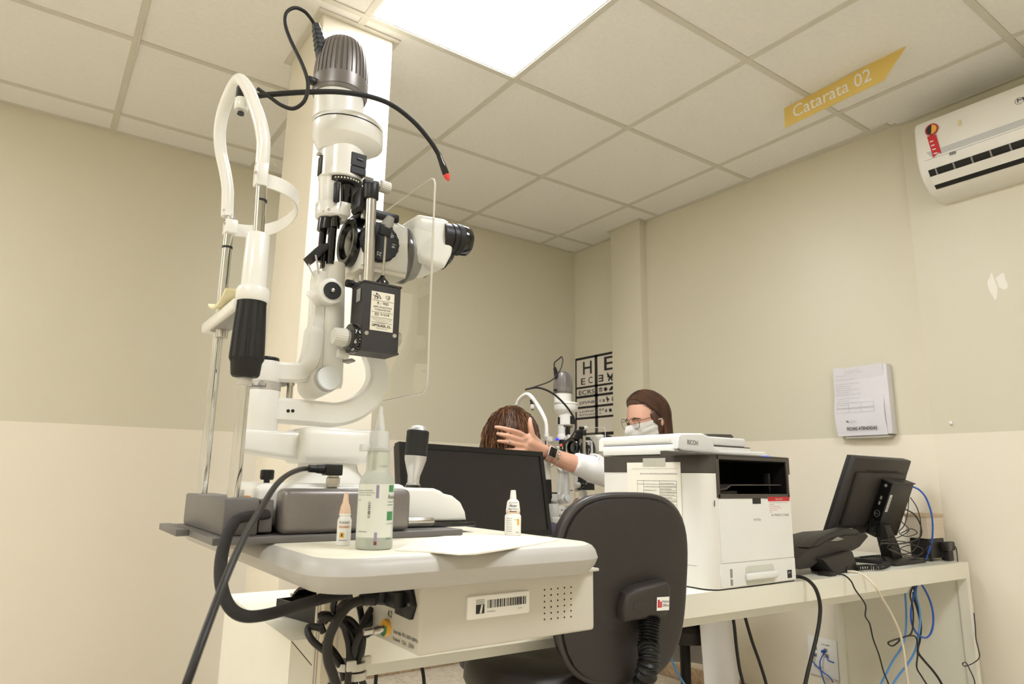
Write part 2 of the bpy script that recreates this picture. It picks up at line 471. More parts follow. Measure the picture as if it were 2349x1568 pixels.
    P('column_arm', B().prism([(ax-.028, zt), (ax-.028, zt-.03), (.1, .104), (.12, .104), (.12, zt-.002), (.1, zt)], 'y', -.03, .03, .006, 3), m_white, ped)
    # ---- pivot column
    zc0 = zt; zc1 = sz(597, 895, 0); zc2 = sz(597, 876, 0); zc3 = sz(600, 828, 0)
    col = P('pivot_column', B().cyl((ax, 0, zc0), (ax, 0, zc1), .0245, n=36, bev=.001), m_white)
    P('scale_ring', B().cyl((ax, 0, zc1), (ax, 0, zc2), .0247, n=36), m_silver, col)
    tk = B()
    for i in range(16):
        a = PI*1.1 + i*.075; r = .0249
        tk.box((ax+r*math.cos(a)-.0003, r*math.sin(a)-.0003, zc1+.002), (ax+r*math.cos(a)+.0003, r*math.sin(a)+.0003, zc1+(.008 if i % 5 == 0 else .005)))
    P('scale_marks', tk, m_ink, col)
    P('column_head', B().cyl((ax, 0, zc2), (ax, 0, zc3), .0225, n=36, bev=.002), m_white, col)
    P('column_cap', B().cyl((ax, 0, zc3-.001), (ax, 0, zc3+.006), .0195, n=36, bev=.002), m_black, col)
    # ---- illumination arm (upper arm of the column) and its yoke
    a1 = [S(*p, 0) for p in [(612, 852), (660, 856), (694, 852), (712, 822), (722, 760), (727, 690), (730, 640)]]
    arm = B().sweep(cr(a1, 6), rect(.014, .0135, .004), (0,1,0), scale=[1.1]*12+[1.0]*13+[.75]*12)
    ia = P('illumination_arm', arm, m_white)
    P('adjusting_screw', B().cyl((sx(664, 900, 0), 0, sz(664, 918, 0)), (sx(664, 900, 0), 0, sz(664, 872, 0)), .0045, n=16).cyl((sx(664, 900, 0), 0, sz(664, 884, 0)), (sx(664, 900, 0), 0, sz(664, 874, 0)), .0065, n=16), m_steel, ia)
    P('arm_plate', B().box((sx(622, 880, 0), -.008, sz(640, 885, 0)), (sx(655, 880, 0), .008, sz(640, 874, 0)), .001), m_grey, ia)
    # ---- illumination tower
    tx = sx(768, 560, 0)
    tz0 = sz(755, 890, 0); tz1 = sz(765, 605, 0)
    tx0 = sx(757, 880, 0); tx1 = sx(766, 605, 0)
    tw = P('illumination_tower', B().lathe((tx0, 0, tz0), V((tx1-tx0, 0, tz1-tz0)), [(0, .017), (.01, .0195), (.06, .0195), (.14, .0185), ((V((tx1-tx0, 0, tz1-tz0)).length), .0178)], 36), m_white)
    P('tower_side', B().sweep([S(*p, 0) for p in [(722, 850), (724, 780), (727, 720), (731, 660), (734, 625)]], rect(.012, .011, .004), (0,1,0)), m_white, tw)
    P('side_bracket', B().prism([tuple(S(*p, 0).xz) for p in [(775, 745), (783, 745), (784, 825), (770, 828), (765, 800)]], 'y', -.012, .012, .002), m_white, tw)
    P('hook_plate', B().prism([tuple(S(*p, 0).xz) for p in [(765, 829), (800, 824), (808, 829), (806, 832), (795, 829), (766, 836)]], 'y', -.014, .014), m_grey, tw)
    c = S(760, 668, -.026)
    pv = P('pivot_boss', B().cyl((c.x, .02, c.z), (c.x, -.03, c.z), .0205, n=36, bev=.002), m_white, tw)
    P('pivot_cap', B().cyl((c.x, -.029, c.z), (c.x, -.032, c.z), .0138, n=32), m_dial, pv)
    P('pivot_screw', B().cyl((c.x, -.031, c.z), (c.x, -.0345, c.z), .0035, n=14, bev=.001), m_steel, pv)
    c0 = sx(712, 700, 0)
    P('cross_shaft', B().cyl(S(715, 692, .0), S(752, 668, -.01), .0165, n=28, bev=.003), m_white, tw)
    c = S(755, 868, -.034)
    tk2 = P('tilt_shaft', B().cyl(S(708, 890, .03), S(748, 870, -.026), .0205, n=32, bev=.003), m_white, tw)
    dn = (S(748, 870, -.026)-S(708, 890, .03)).normalized()
    q = S(748, 870, -.026)
    P('tilt_ring', B().cyl(q-dn*.001, q+dn*.005, .0195, n=32), m_silver, tk2)
    P('tilt_disc', B().cyl(q+dn*.005, q+dn*.011, .0178, n=32, bev=.0008), m_disc, tk2)
    # mirror holder and rods
    def rod(b, p, q2, y, r, n=14): return b.cyl(S(*p, y), S(*q2, y), r, n=n)
    rods = B(); rod(rods, (744, 500), (735, 600), .004, .0058); rod(rods, (766, 490), (757, 606), -.012, .0065); rods.cyl(S(771, 470, -.016), S(768, 522, -.016), .0075, n=16)
    rods.cyl(S(752, 503, 0), S(748, 530, 0), .0145, n=24)
    rods.prism([tuple(S(*p, 0).xz) for p in [(742, 560), (756, 560), (752, 612), (735, 616)]], 'y', -.006, .006, .001)
    mh = P('mirror_holder', rods, m_blackg, tw)
    P('mirror_block', B().prism([tuple(S(*p, 0).xz) for p in [(701, 590), (727, 566), (750, 560), (758, 568), (736, 585), (713, 607)]], 'y', -.014, .014, .002), m_rubber, mh)
    P('mirror_clip', B().tube([S(724, 585, -.016), S(728, 605, -.017), S(731, 628, -.016)], .0016, 8).tube([S(708, 605, -.012), S(712, 618, -.012), S(722, 634, -.012)], .0014, 8), m_silver, mh)
    # clamp ring, upper tube
    q0 = S(760, 505, 0); q1 = S(762, 470, 0)
    P('clamp_ring', B().lathe((sx(761, 490, 0), 0, q0.z), (0,0,1), [(0, .0225), (.003, .0255), (q1.z-q0.z-.003, .0262), (q1.z-q0.z, .0245)], 36).box((sx(772, 480, -.01), -.03, q0.z+.002), (sx(796, 480, -.01), .005, q1.z-.001), .003), m_white, tw)
    P('clamp_screws', B().cyl(S(754, 480, -.027), S(754, 480, -.0305), .0025, n=12).cyl(S(742, 484, -.027), S(742, 484, -.0295), .0015, n=10), m_steel, tw)
    P('clamp_wing', B().prism([tuple(S(*p, -.01).xz) for p in [(785, 485), (799, 483), (799, 495), (786, 512), (776, 512)]], 'y', -.022, .008, .002), m_knob, tw)
    P('upper_tube', B().cyl((sx(760, 470, 0), 0, q1.z-.002), (sx(762, 400, 0), 0, sz(762, 398, 0)), .0205, n=36), m_white, tw)
    P('filter_barrel', B().lathe(S(792, 482, -.014), S(796, 418, -.014)-S(792, 482, -.014), [(0, .007), (.004, .0095), (.01, .0105), (.03, .0118), (.055, .013)], 28), m_blackg, tw)
    P('filter_rod', B().cyl(S(771, 463, -.03), S(773, 420, -.03), .0048, n=16, bev=.001).cyl(S(773, 420, -.03), S(773.5, 409, -.03), .0022, n=10), m_black, tw)
    # graduated ring, lamp neck
    nx = sx(783, 390, 0); nz0 = sz(783, 428, 0); nz1 = sz(783, 347, 0)
    P('graduated_ring', B().cyl((nx+.004, -.003, nz0-.002), (nx+.004, -.003, nz0+.008), .0305, n=36, bev=.001), m_dial, tw)
    gm = B()
    for i in range(9):
        a = -PI*.75 + i*.16; gm.box((nx+.004+.0307*math.cos(a)-.001, -.003+.0307*math.sin(a)-.0006, nz0+.001), (nx+.004+.0307*math.cos(a)+.001, -.003+.0307*math.sin(a)+.0006, nz0+.0035))
    P('graduation_marks', gm, m_cream, tw)
    nk = P('lamp_neck', B().lathe((nx, 0, nz0+.006), (0,0,1), [(0, .034), (.002, .0358), (nz1-nz0-.006, .0358)], 40), m_white, tw)
    P('lamp_window', B().box((nx+.002, -.0372, nz0+.025), (nx+.028, -.02, nz0+.048), .001, 1).box((nx+.002, -.0372, nz0+.012), (nx+.028, -.02, nz0+.0245), .001, 1), m_dial, nk)
    P('window_slot', B().cyl((nx+.012, -.0355, nz0+.038), (nx+.021, -.0355, nz0+.037), .0032, n=12), m_blackg, nk)
    P('filter_lever', B().cyl((nx+.034, -.012, nz0+.022), (nx+.05, -.018, nz0+.02), .0022, n=12, bev=.001), m_steel, nk)
    P('neck_plate', B().box((nx-.037, -.008, nz0+.01), (nx-.0345, .008, nz0+.042), .001), m_black, nk)
    P('neck_screw', B().cyl((nx-.034, 0, nz0+.045), (nx-.043, 0, nz0+.045), .003, n=12, bev=.001), m_steel, nk)
    # eccentric flared drum: round at the back, reaching out to the doctor's side
    dz0 = sz(790, 357, 0); dz1 = sz(797, 300, 0); dz2 = sz(800, 284, 0)
    dx = sx(797, 320, 0)
    def drum(z, grow, cx): return [(cx + (.060 if math.cos(a) > 0 else .058)*grow*math.cos(a), .050*grow*math.sin(a), z) for a in [2*PI*i/44 for i in range(44)]]
    rings = [drum(dz0, .64, dx-.009), drum(dz0+.010, .80, dx-.005), drum(dz0+.020, .97, dx), drum(dz0+.023, 1.0, dx), drum(dz1, 1.0, dx), drum(dz1+.0015, .965, dx)]
    vs = [p for r in rings for p in r]; fs = []
    for i in range(len(rings)-1):
        for j in range(44): fs.append((i*44+j, i*44+(j+1) % 44, (i+1)*44+(j+1) % 44, (i+1)*44+j))
    fs += [tuple(range(44))[::-1], tuple(5*44+j for j in range(44))]
    dr = P('lamp_drum', B().add(vs, fs), m_white, tw)
    r2 = [drum(dz1+.0012, .97, dx), drum(dz1+.0032, .97, dx)]
    P('drum_seam', B().add([p for r in r2 for p in r], [(j, (j+1) % 44, 44+(j+1) % 44, 44+j) for j in range(44)] + [tuple(range(44))[::-1], tuple(44+j for j in range(44))]), m_black, dr)
    r3 = [drum(dz1+.0032, .985, dx), drum(dz1+.010, .985, dx), drum(dz1+.012, .96, dx)]
    P('drum_lid', B().add([p for r in r3 for p in r], [(k*44+j, k*44+(j+1) % 44, (k+1)*44+(j+1) % 44, (k+1)*44+j) for k in range(2) for j in range(44)] + [tuple(range(44))[::-1], tuple(88+j for j in range(44))]), m_white, dr)
    ux = sx(776, 255, 0); uz0 = dz1+.008; uz1 = sz(778, 205, 0)
    uc = P('lamp_cylinder', B().cyl((ux, 0, uz0), (ux, 0, uz1+.01), .0405, n=44), m_white, tw)
    P('cylinder_screw', B().cyl((ux-.038, -.017, uz1-.03), (ux-.041, -.018, uz1-.03), .0016, n=10), m_steel, uc)
    # ribbed lamp housing
    hz0 = sz(780, 222, 0); hz1 = sz(787, 101, 0); H = hz1-hz0; hx = sx(781, 200, 0)
    def ribs(a, t):
        if t < .024 or t > H*.985: return 1.0
        return 1.0 if math.cos(34*a) > -.15 else .945
    prof = [(0, .0425), (.001, .0452), (.006, .0455), (.0238, .0452), (.0242, .0452), (H*.45, .0445), (H*.65, .0425), (H*.82, .0385), (H*.92, .0345), (H*.984, .0285), (H*.986, .028), (H, .020), (H*1.003, .0)]
    lh = P('lamp_housing', B().lathe((hx, 0, hz0), (0,0,1), prof, 272, mod=ribs), m_gun, tw, angle=50)
    P('housing_skirt', B().lathe((hx, 0, hz0-.028), (0,0,1), [(0, .0405), (.002, .0425), (.03, .0445), (.03, .040), (0, .040)], 40, caps=False, mod=lambda a, t: 1.0).box((hx+.03, -.02, hz0-.03), (hx+.044, .01, hz0+.004), .003) if False else B().lathe((hx, 0, hz0-.006), (0,0,1), [(0, .041), (.001, .0432), (.008, .0445), (.008, .0405), (0, .0405)], 40, caps=False), m_gun, lh)
    P('side_latch', B().box((hx-.058, -.012, hz0+.002), (hx-.043, .0, hz0+.012), .002), m_black, lh)
    # plug with strain relief
    pa = S(742, 138, -.0); pb = S(724, 56, -.0)
    d = pb-pa; Lp = d.length
    plg = P('lamp_plug', B().sweep([pa-d*.25, pa, pa+d*.35, pb], rect(.0095, .0085, .003), (0,1,0), scale=[1.25, 1.15, 1.0, .62]), m_black, tw)
    gr = B()
    for i in range(5):
        q = pa + d*(.3+.13*i); gr.sweep([q, q+d*.045], rect(.0105, .0092, .003), (0,1,0), scale=[1-.07*i, 1-.07*i])
    P('plug_ribs', gr, m_black, plg)
    # ---- microscope
    mic_x0 = sx(812, 560, 0); mic_x1 = sx(908, 580, 0)
    zb = sz(850, 632, 0); zu = sz(850, 520, 0); zm = (zb+zu)/2; mm = (mic_x0+mic_x1)/2
    body = B().prism([(mic_x0-.003, zb), (mic_x1+.004, zb), (mic_x1+.006, zm), (mic_x1, zu-.004), (mic_x1-.02, zu+.002), (mic_x0+.012, zu+.001), (mic_x0-.001, zu-.018), (mic_x0-.004, zm-.006)], 'y', -.047, .047, .009, 3)
    mi = P('microscope', body, m_white)
    oc_ = V((mic_x0-.004, -.002, zm+.006))
    ob = P('objective_ring', B().lathe(oc_+V((.004,0,0)), (-1, 0, .0), [(0, .039), (.004, .041), (.012, .041), (.016, .037), (.0155, .030), (.008, .028), (.007, .0)], 44), m_blackg, mi)
    P('objective_lens', B().lathe(oc_+V((-.0025,0,0)), (-1, 0, 0), [(0, .028), (.004, .022), (.0065, .012), (.0075, 0)], 36), m_lens, ob)
    dc = S(869, 557, -.049)
    dlm = B().lathe((dc.x, -.046, dc.z), (0,-1,0), [(0, .0305), (.002, .0322), (.010, .0322), (.012, .030), (.0125, 0)], 60, mod=lambda a, t: 1+.018*math.cos(20*a))
    dl = P('magnification_dial', dlm, m_dial, mi)
    for s_, ang in (('16', -8), ('25', -98), ('10', 82), ('6', 172), ('40', 40)):
        a = math.radians(ang); up = V((math.cos(a), 0, math.sin(a))); rd = V((math.sin(a), 0, -math.cos(a)))
        text('dial_number', s_, V((dc.x, -.0587, dc.z))+up*.0185, rd, up, .0062, m_inkw, dl, align='CENTER', local=True)
    fx = sx(917, 585, 0); ft = V((.97, 0, .1)).normalized()
    fo = V((mic_x1+.002, 0, zm+.003))
    fl_ = P('microscope_flange', B().lathe(fo, ft, [(0, .047), (.008, .0485), (.008, .0475), (.0095, .0475), (.0095, .049), (.0135, .049), (.015, .046), (.03, .041)], 44), m_ringg, mi)
    P('flange_groove', B().lathe(fo, ft, [(-.003, .0465), (.004, .0488), (.0079, .0486), (.0079, .044), (-.003, .044)], 44), m_blackg, fl_)
    hp = [tuple(S(*p, -.03).xz) for p in [(940, 560), (940, 528), (946, 505), (956, 496), (1012, 506), (1022, 512), (1032, 574), (1028, 590), (1014, 616), (1006, 618), (956, 605), (942, 588)]]
    hs = P('prism_housing', B().prism(hp, 'y', -.047, .047, .011, 3), m_white, mi)
    for yy in (-.030, .034):
        e0 = S(1012, 543, -.03); e0 = V((e0.x+.002, yy, e0.z)); et = V((.98, 0, .05)).normalized()
        ep = P('eyepiece', B().lathe(e0, et, [(-.004, .0255), (.010, .0255), (.0105, .0245), (.0125, .0245), (.013, .0262), (.022, .0262)], 40), m_black, hs)
        P('diopter_ring', B().lathe(e0, et, [(.022, .0265), (.0225, .0275), (.033, .0275), (.0335, .0265)], 60, mod=lambda a, t: 1+.012*math.cos(30*a)), m_rubber, ep)
        P('eyecup', B().lathe(e0, et, [(.0335, .0262), (.035, .0268), (.048, .0262), (.0505, .0245), (.0505, .020), (.044, .017), (.044, 0)], 40, mod=lambda a, t: 1+.01*math.cos(8*a)), m_blackg, ep)
        P('tube_collar', B().lathe(S(1018, 578, -.03)+V((-.004, yy+.03+.012, -.004)), (1,0,-.05), [(0, .022), (.012, .022), (.014, .02)], 32), m_black, ep)
    # mounting foot under the microscope, front knob
    P('foot_plate', B().box((mic_x0-.005, -.042, zb-.006), (mic_x1+.002, .042, zb+.001), .0015), m_white2, mi)
    P('foot_screws', B().cyl(S(828, 646, -.036), S(828, 632, -.036), .0045, n=12).cyl(S(888, 650, -.036), S(888, 640, -.036), .003, n=12), m_steel, mi)
    kn = S(806, 651, -.03)
    P('foot_knob', B().cyl((kn.x-.009, -.03, kn.z), (kn.x+.004, -.03, kn.z), .0062, n=18, bev=.0015).cyl((kn.x+.004, -.03, kn.z), (kn.x+.02, -.03, kn.z+.001), .004, n=12), m_black, mi)
    P('bracket', B().box((sx(822, 660, -.01), -.02, sz(830, 800, 0)), (sx(842, 660, -.01), .02, zb-.004), .003), m_white, mi)
    # ---- bowed microscope arm
    path = [S(*p, 0) for p in [(618, 940), (660, 943), (720, 948), (768, 951), (812, 938), (846, 912), (864, 876), (862, 838), (848, 800), (838, 750), (836, 700), (836, 655)]]
    pts = cr(path, 6)
    sca = [1.0 if i < 24 else 1.0 - .32*min(1, (i-24)/34) for i in range(len(pts))]
    ma = P('microscope_arm', B().sweep(pts, rect(.0165, .0182, .005), (0,1,0), scale=sca), m_white)
    P('arm_screw', B().cyl(S(661, 942, -.0158), S(661, 942, -.0172), .0026, n=12).cyl(S(671.5, 942, -.0158), S(671.5, 942, -.0172), .0026, n=12), m_black, ma)
    # ---- black tonometer bracket, chrome post, lever
    tp = S(852, 452, -.073); tb = S(845, 648, -.073)
    ton = P('tonometer', B().box((sx(832, 720, -.085), -.085, sz(865, 805, -.085)), (sx(917, 730, -.085), -.038, sz(875, 652, -.085)), .0012, 1), m_boxb)
    bx0 = sx(832, 720, -.085); bx1 = sx(917, 730, -.085); bz0 = sz(865, 805, -.085); bz1 = sz(875, 652, -.085); W_ = bx1-bx0; H_ = bz1-bz0; yf = -.085
    P('lid', B().box((bx0-.0012, -.0862, bz1-.001), (bx1+.0012, -.0368, bz1+.0022), .0006, 1).box((bx0-.001, -.0862, bz0-.002), (bx1+.001, -.0368, bz0+.001), .0006, 1), m_boxb, ton)
    lb = P('label', B().box((bx0+W_*.20, yf-.0006, bz0+H_*.30), (bx0+W_*.82, yf, bz0+H_*.88)), m_label, ton, 'cream rating label with black print')
    def lt(s, u, v, h, wd=None, al='CENTER', bold=0.0):
        text('lettering', s, V((bx0+W_*u, yf-.0007, bz0+H_*v)), (1,0,0), (0,0,1), h*H_, m_ink, lb, width=wd and wd*W_, align=al, local=True, bold=bold)
    if first:
        lt('CE', .64, .795, .045, None); lt('0318', .64, .77, .016)
        lt('R - 900', .51, .69, .042, None); lt('APPLANATION', .51, .64, .026, .5); lt('TONOMETER', .51, .60, .026, .44)
        lt('SN', .36, .53, .026, .08); lt('01638', .58, .53, .032, .24)
        for v, wd in ((.475, .56), (.457, .5), (.437, .34)): lt('equipo de precision para uso medico', .51, v, .010, wd)
        lt('Fabricado por', .51, .408, .009, .2); lt('OPTILASA, S.L.', .51, .36, .036, .52, bold=.02); lt('Madrid', .51, .33, .012, .3)
        ln = B()
        for v in (.745, .575, .495, .42): ln.box((bx0+W_*.22, yf-.0009, bz0+H_*v), (bx0+W_*.80, yf-.0006, bz0+H_*(v+.003)))
        def fr(u0, u1, v0, v1):
            for a in ((u0, v0, u1, v0+.003), (u0, v1, u1, v1+.003), (u0, v0, u0+.004, v1), (u1, v0, u1+.004, v1)): ln.box((bx0+W_*a[0], yf-.0009, bz0+H_*a[1]), (bx0+W_*a[2], yf-.0006, bz0+H_*a[3]))
        fr(.31, .41, .522, .562)
        def seg(u0, v0, u1, v1):
            p = V((bx0+W_*u0, yf-.0008, bz0+H_*v0)); q = V((bx0+W_*u1, yf-.0008, bz0+H_*v1)); ln.sweep([p, q], rect(.0002, .0003), (0,1,0))
        for sg in ((.24, .82, .40, .79), (.24, .82, .34, .80), (.28, .77, .33, .86), (.33, .86, .37, .77), (.28, .77, .37, .77), (.40, .79, .46, .78), (.46, .78, .42, .82), (.34, .80, .42, .82), (.42, .82, .33, .86)): seg(*sg)
        P('label_rules', ln, m_ink, lb)
    P('face_screws', B().cyl(S(841, 763, -.085), S(841, 763, -.0872), .0032, n=14, bev=.0008).cyl(S(905, 770, -.085), S(905, 770, -.0872), .0032, n=14, bev=.0008), m_steel, ton)
    P('side_emblem', B().box((bx0-.0014, -.074, bz1-.028), (bx0-.0008, -.06, bz1-.008)), m_silver, ton)
    dz = sz(820, 778, -.061); 
    P('drum_dial', B().lathe((bx0+.001, -.061, dz), (-1, 0, 0), [(0, .0225), (.010, .0225), (.0115, .0215), (.0116, 0)], 40), m_blackg, ton)
    for s_, ang in (('6', -20), ('7', 18), ('8', -55)):
        a = math.radians(ang); up = V((0, -math.sin(a)*-1*0, 0)); nrm = V((0, -math.cos(a), math.sin(a))); tg = V((0, math.sin(a), math.cos(a)))
        text('dial_number', s_, V((bx0-.0075, -.061, dz))+nrm*.0224-tg*.003, (1,0,0), tg, .006, m_inkw, ton, align='CENTER', local=True)
    tkk = B()
    for i in range(14):
        a = math.radians(-70+i*12); nrm = V((0, -math.cos(a), math.sin(a))); q = V((bx0-.002, -.061, dz))+nrm*.0225
        tkk.cyl(q, q+V((.0025 if i % 3 else .0008, 0, 0)), .0004, n=6)
    P('dial_ticks', tkk, m_inkw, ton)
    P('measuring_knob', B().lathe((bx0-.010, -.061, dz), (-1, 0, 0), [(0, .012), (.004, .0125), (.005, .0135), (.022, .0128), (.024, .0115), (.024, 0)], 72, mod=lambda a, t: 1+(.025*math.cos(24*a) if t > .0045 else 0)), m_knob, ton)
    P('fixing_knob', B().lathe((bx0-.004, -.047, dz-.022), (-1, 0, 0), [(0, .007), (.014, .0075), (.016, .0065), (.016, 0)], 48, mod=lambda a, t: 1+.03*math.cos(16*a)), m_knob, ton)
    P('right_knob', B().lathe((bx1-.001, -.06, sz(922, 780, -.06)), (1, 0, 0), [(0, .0112), (.0125, .0112), (.014, .0098), (.014, 0)], 60, mod=lambda a, t: 1+.025*math.cos(20*a)), m_knob, ton)
    P('feeler_cone', B().lathe(S(876, 656, -.066), (0,0,1), [(0, .0105), (.006, .0105), (.013, .005), (.017, .003)], 24), m_blackg, ton)
    lv = S(893, 510, -.05)
    P('feeler_rod', B().tube([S(876, 645, -.066), S(879, 620, -.068), S(882, 580, -.072), S(885, 535, -.076)], .0021, 10), m_steel, ton)
    P('prism_holder', B().cyl(S(881, 540, -.076), S(887, 518, -.08), .0105, n=24, bev=.001), m_dial, ton)
    P('prism', B().lathe(S(886, 522, -.08), S(897, 496, -.086)-S(886, 522, -.08), [(0, .0098), (.008, .0092), (.016, .0065), (.0185, .0062), (.0185, .0045), (.015, .0)], 24), m_grey, ton)
    pst = P('mounting_post', B().cyl(tb, tp, .0082, n=28), m_steel, ton)
    # black bracket above
    br = B().cyl(S(851, 457, -.073), S(853, 424, -.073), .0115, n=28, bev=.001)
    br.prism([tuple(S(*p, -.05).xz) for p in [(819, 440), (825, 433), (848, 429), (852, 440), (850, 478), (834, 482), (820, 486), (815, 478)]], 'y', -.066, -.03, .003)
    br.cyl(S(835, 418, -.05), S(866, 424, -.05), .0062, n=20)
    br.box((sx(806, 505, 0), -.05, sz(820, 515, 0)), (sx(888, 510, 0), .022, sz(820, 496, 0)), .004)
    br.cyl(S(820, 500, -.01), S(821, 478, -.01), .006, n=16)
    P('tonometer_bracket', br, m_black, mi)
    P('bracket_screws', B().cyl(S(832, 501, -.05), S(833, 482, -.05), .0032, n=14).cyl(S(839, 499, -.05), S(840, 476, -.05), .0045, .0028, n=14), m_steel, mi)
    q = S(866, 424, -.05)
    P('bracket_knob', B().cyl(q, q+V((.006, 0, .0)), .005, n=16).lathe(q+V((.004, 0, 0)), (1, 0, -.06), [(0, .0085), (.001, .0098), (.016, .0098), (.0175, .0085), (.0175, 0)], 60, mod=lambda a, t: 1+.03*math.cos(20*a)), m_knob, mi)
    # ---- breath shield: clear acrylic plate across the axis
    xs_ = sx(989, 650, -.13); yn = -.13; yfz = .085
    zt_ = sz(994, 402, -.13); zb_ = sz(979, 900, -.13); r = .016
    def rr(y0, y1, z0, z1, r, n=6):
        o = []
        for cy_, cz_, a0 in ((y0+r, z0+r, PI), (y1-r, z0+r, 1.5*PI), (y1-r, z1-r, 0), (y0+r, z1-r, .5*PI)):
            for i in range(n+1):
                a = a0 + .5*PI*i/n; o.append((cy_+r*math.cos(a), cz_+r*math.sin(a)))
        return o
    sh = P('breath_shield', B().prism(rr(yn, yfz, zb_, zt_, r), 'x', xs_-.0013, xs_+.0013), m_acryl)
    P('shield_edge', B().tube([V((xs_, p[0], p[1])) for p in rr(yn, yfz, zb_, zt_, r)], .0016, 8, closed=True, raw=True), m_edge, sh)
    # ---- head and chin rest frame
    zblk = .054
    def up(px, py, y): return S(px, py, y).z
    nr = B().cyl((0, YN, zblk), (0, YN, up(560, 880, YN)), .0076, n=28)
    fr = P('headrest_frame', nr.cyl((0, YN, up(590, 536, YN)), (-.003, YN, up(601, 378, YN)), .0074, n=28).cyl((0, YFAR, zblk), (0, YFAR, up(521, 495, YFAR)), .0076, n=28), m_chrome)
    P('rod_ring', B().cyl((-.0005, YN, up(594, 462, YN)), (-.0005, YN, up(594, 457, YN)), .0079, n=24).cyl((0, YFAR, up(514, 569, YFAR)), (0, YFAR, up(514, 564, YFAR)), .0081, n=24), m_black, fr)
    P('rod_collar', B().cyl((0, YN, up(558, 884, YN)), (0, YN, up(559, 864, YN)), .0094, n=28, bev=.001).cyl((-.003, YN, up(601, 384, YN)), (-.003, YN, up(601, 376, YN)), .0085, n=24).cyl((0, YFAR, up(521, 502, YFAR)), (0, YFAR, up(521, 492, YFAR)), .0085, n=24), m_silver, fr)
    ap = [(601.5, 378, YN), (604, 345, YN), (604, 321, YN+.001), (597, 282, -.088), (582, 236, -.062), (568, 203, -.03), (552, 183, .0), (540, 191, .026), (525, 220, .054), (511, 259, .08), (504, 304, .094), (507, 350, .099), (515, 386, .098), (522, 430, .0955), (522, 462, YFAR), (521, 497, YFAR)]
    P('arch_tube', B().tube([S(*p) for p in ap], .0094, 16), m_white, fr)
    # height grip on the near rod
    g0 = up(562, 864, YN); g1 = up(568, 690, YN); gl = g1-g0
    def flute(a, t): return 1.0 if (t < gl*.22 or t > gl*.97) else (1.0 if math.cos(12*a) > -.3 else .93)
    P('height_grip', B().lathe((0, YN, g0), (0,0,1), [(0, .016), (.003, .018), (gl*.18, .0195), (gl*.22, .0215), (gl*.235, .0222), (gl*.24, .0222), (gl*.6, .0208), (gl*.95, .0188), (gl*.975, .0188), (gl, .0188)], 96, mod=flute), m_rubber, fr)
    s0 = up(572, 692, YN); s1 = up(575, 660, YN); s2 = up(582, 535, YN)
    P('sleeve', B().lathe((0, YN, s0), (0,0,1), [(0, .0195), (.003, .0212), (s1-s0-.004, .0212), (s1-s0, .0195), (s1-s0+.001, .0162), (s2-s0-.002, .0152), (s2-s0, .014)], 40), m_white, fr)
    # forehead band
    zb2 = up(512, 520, YFAR)
    bp = []
    for i in range(33):
        a = -PI/2 + PI*i/32; bp.append(V((.004+.062*math.cos(a)**.8 if math.cos(a) > 0 else .004, -.1*math.sin(a)*-1, zb2)))
    P('forehead_band', B().sweep([V((.004+.066*max(0, math.cos(-PI/2+PI*i/32))**.75, .097*math.sin(-PI/2+PI*i/32), zb2 + .012*(1 - i/32))) for i in range(33)], rect(.0105, .0012, .0006), (0,0,1)), m_white, fr)
    P('band_clip', B().box((-.008, YFAR-.016, zb2-.0115), (.010, YFAR+.012, zb2+.0115), .003).box((-.012, YN-.009, zb2+.002), (.004, YN-.0045, zb2+.036), .003).box((-.012, YN-.009, zb2+.002), (-.006, YN+.01, zb2+.036), .003), m_white, fr)
    P('band_screws', B().cyl(S(588, 394, YN-.01), S(586, 396, YN-.014), .002, n=10).cyl((-.008, YFAR-.006, zb2+.004), (-.0095, YFAR-.006, zb2+.004), .002, n=10).cyl((-.006, YFAR-.004, zb2+.026), (-.013, YFAR-.006, zb2+.026), .0022, n=10), m_steel, fr)
    # chin rest
    zch = up(490, 745, .1)
    cb = P('chin_rest', B().box((-.02, -.075, zch-.012), (.012, .125, zch+.006), .005, 3), m_white, fr)
    P('chin_ratchet', B().box((-.014, -.09, zch-.014), (.010, .085, zch-.008), .001), m_grey, cb)
    P('chin_support', B().cyl((-.002, .06, zch-.026), (-.002, .06, zch-.01), .009, n=20), m_steel, cb)
    cup = []
    vs = []; n = 20; m2 = 6
    for i in range(n+1):
        yy = -.055 + .11*i/n; h = .018*abs(yy/.055)**2.2
        vs += [(-.026, yy, zch+.006+h*.7), (.016, yy, zch+.006+h), (.017, yy, zch+.009+h), (-.027, yy, zch+.009+h*.7)]
    fs = []
    for i in range(n):
        for j in range(4): fs.append((i*4+j, i*4+(j+1) % 4, (i+1)*4+(j+1) % 4, (i+1)*4+j))
    fs += [(3,2,1,0), tuple(n*4+j for j in range(4))]
    P('chin_cup', B().add(vs, fs), m_cream, cb)
    # clamp of the fixation light under the arch
    f0 = S(556, 214, -.02); f1 = S(552, 244, -.02)
    fx_ = P('fixation_clamp', B().cyl(S(557, 205, -.012), S(554, 230, -.02), .009, n=20).box(S(555, 225, -.004), S(592, 212, -.03), .003), m_black, fr)
    P('clamp_knob', B().lathe(S(555, 227, -.02), S(552, 262, -.02)-S(555, 227, -.02), [(0, .0088), (.001, .0095), (.017, .0098), (.0185, .009), (.0185, 0)], 30), m_white, fx_)
    P('knob_plug', B().cyl(S(552.3, 258, -.02), S(551.6, 262.6, -.02), .005, n=20), m_dial, fx_)
    return R

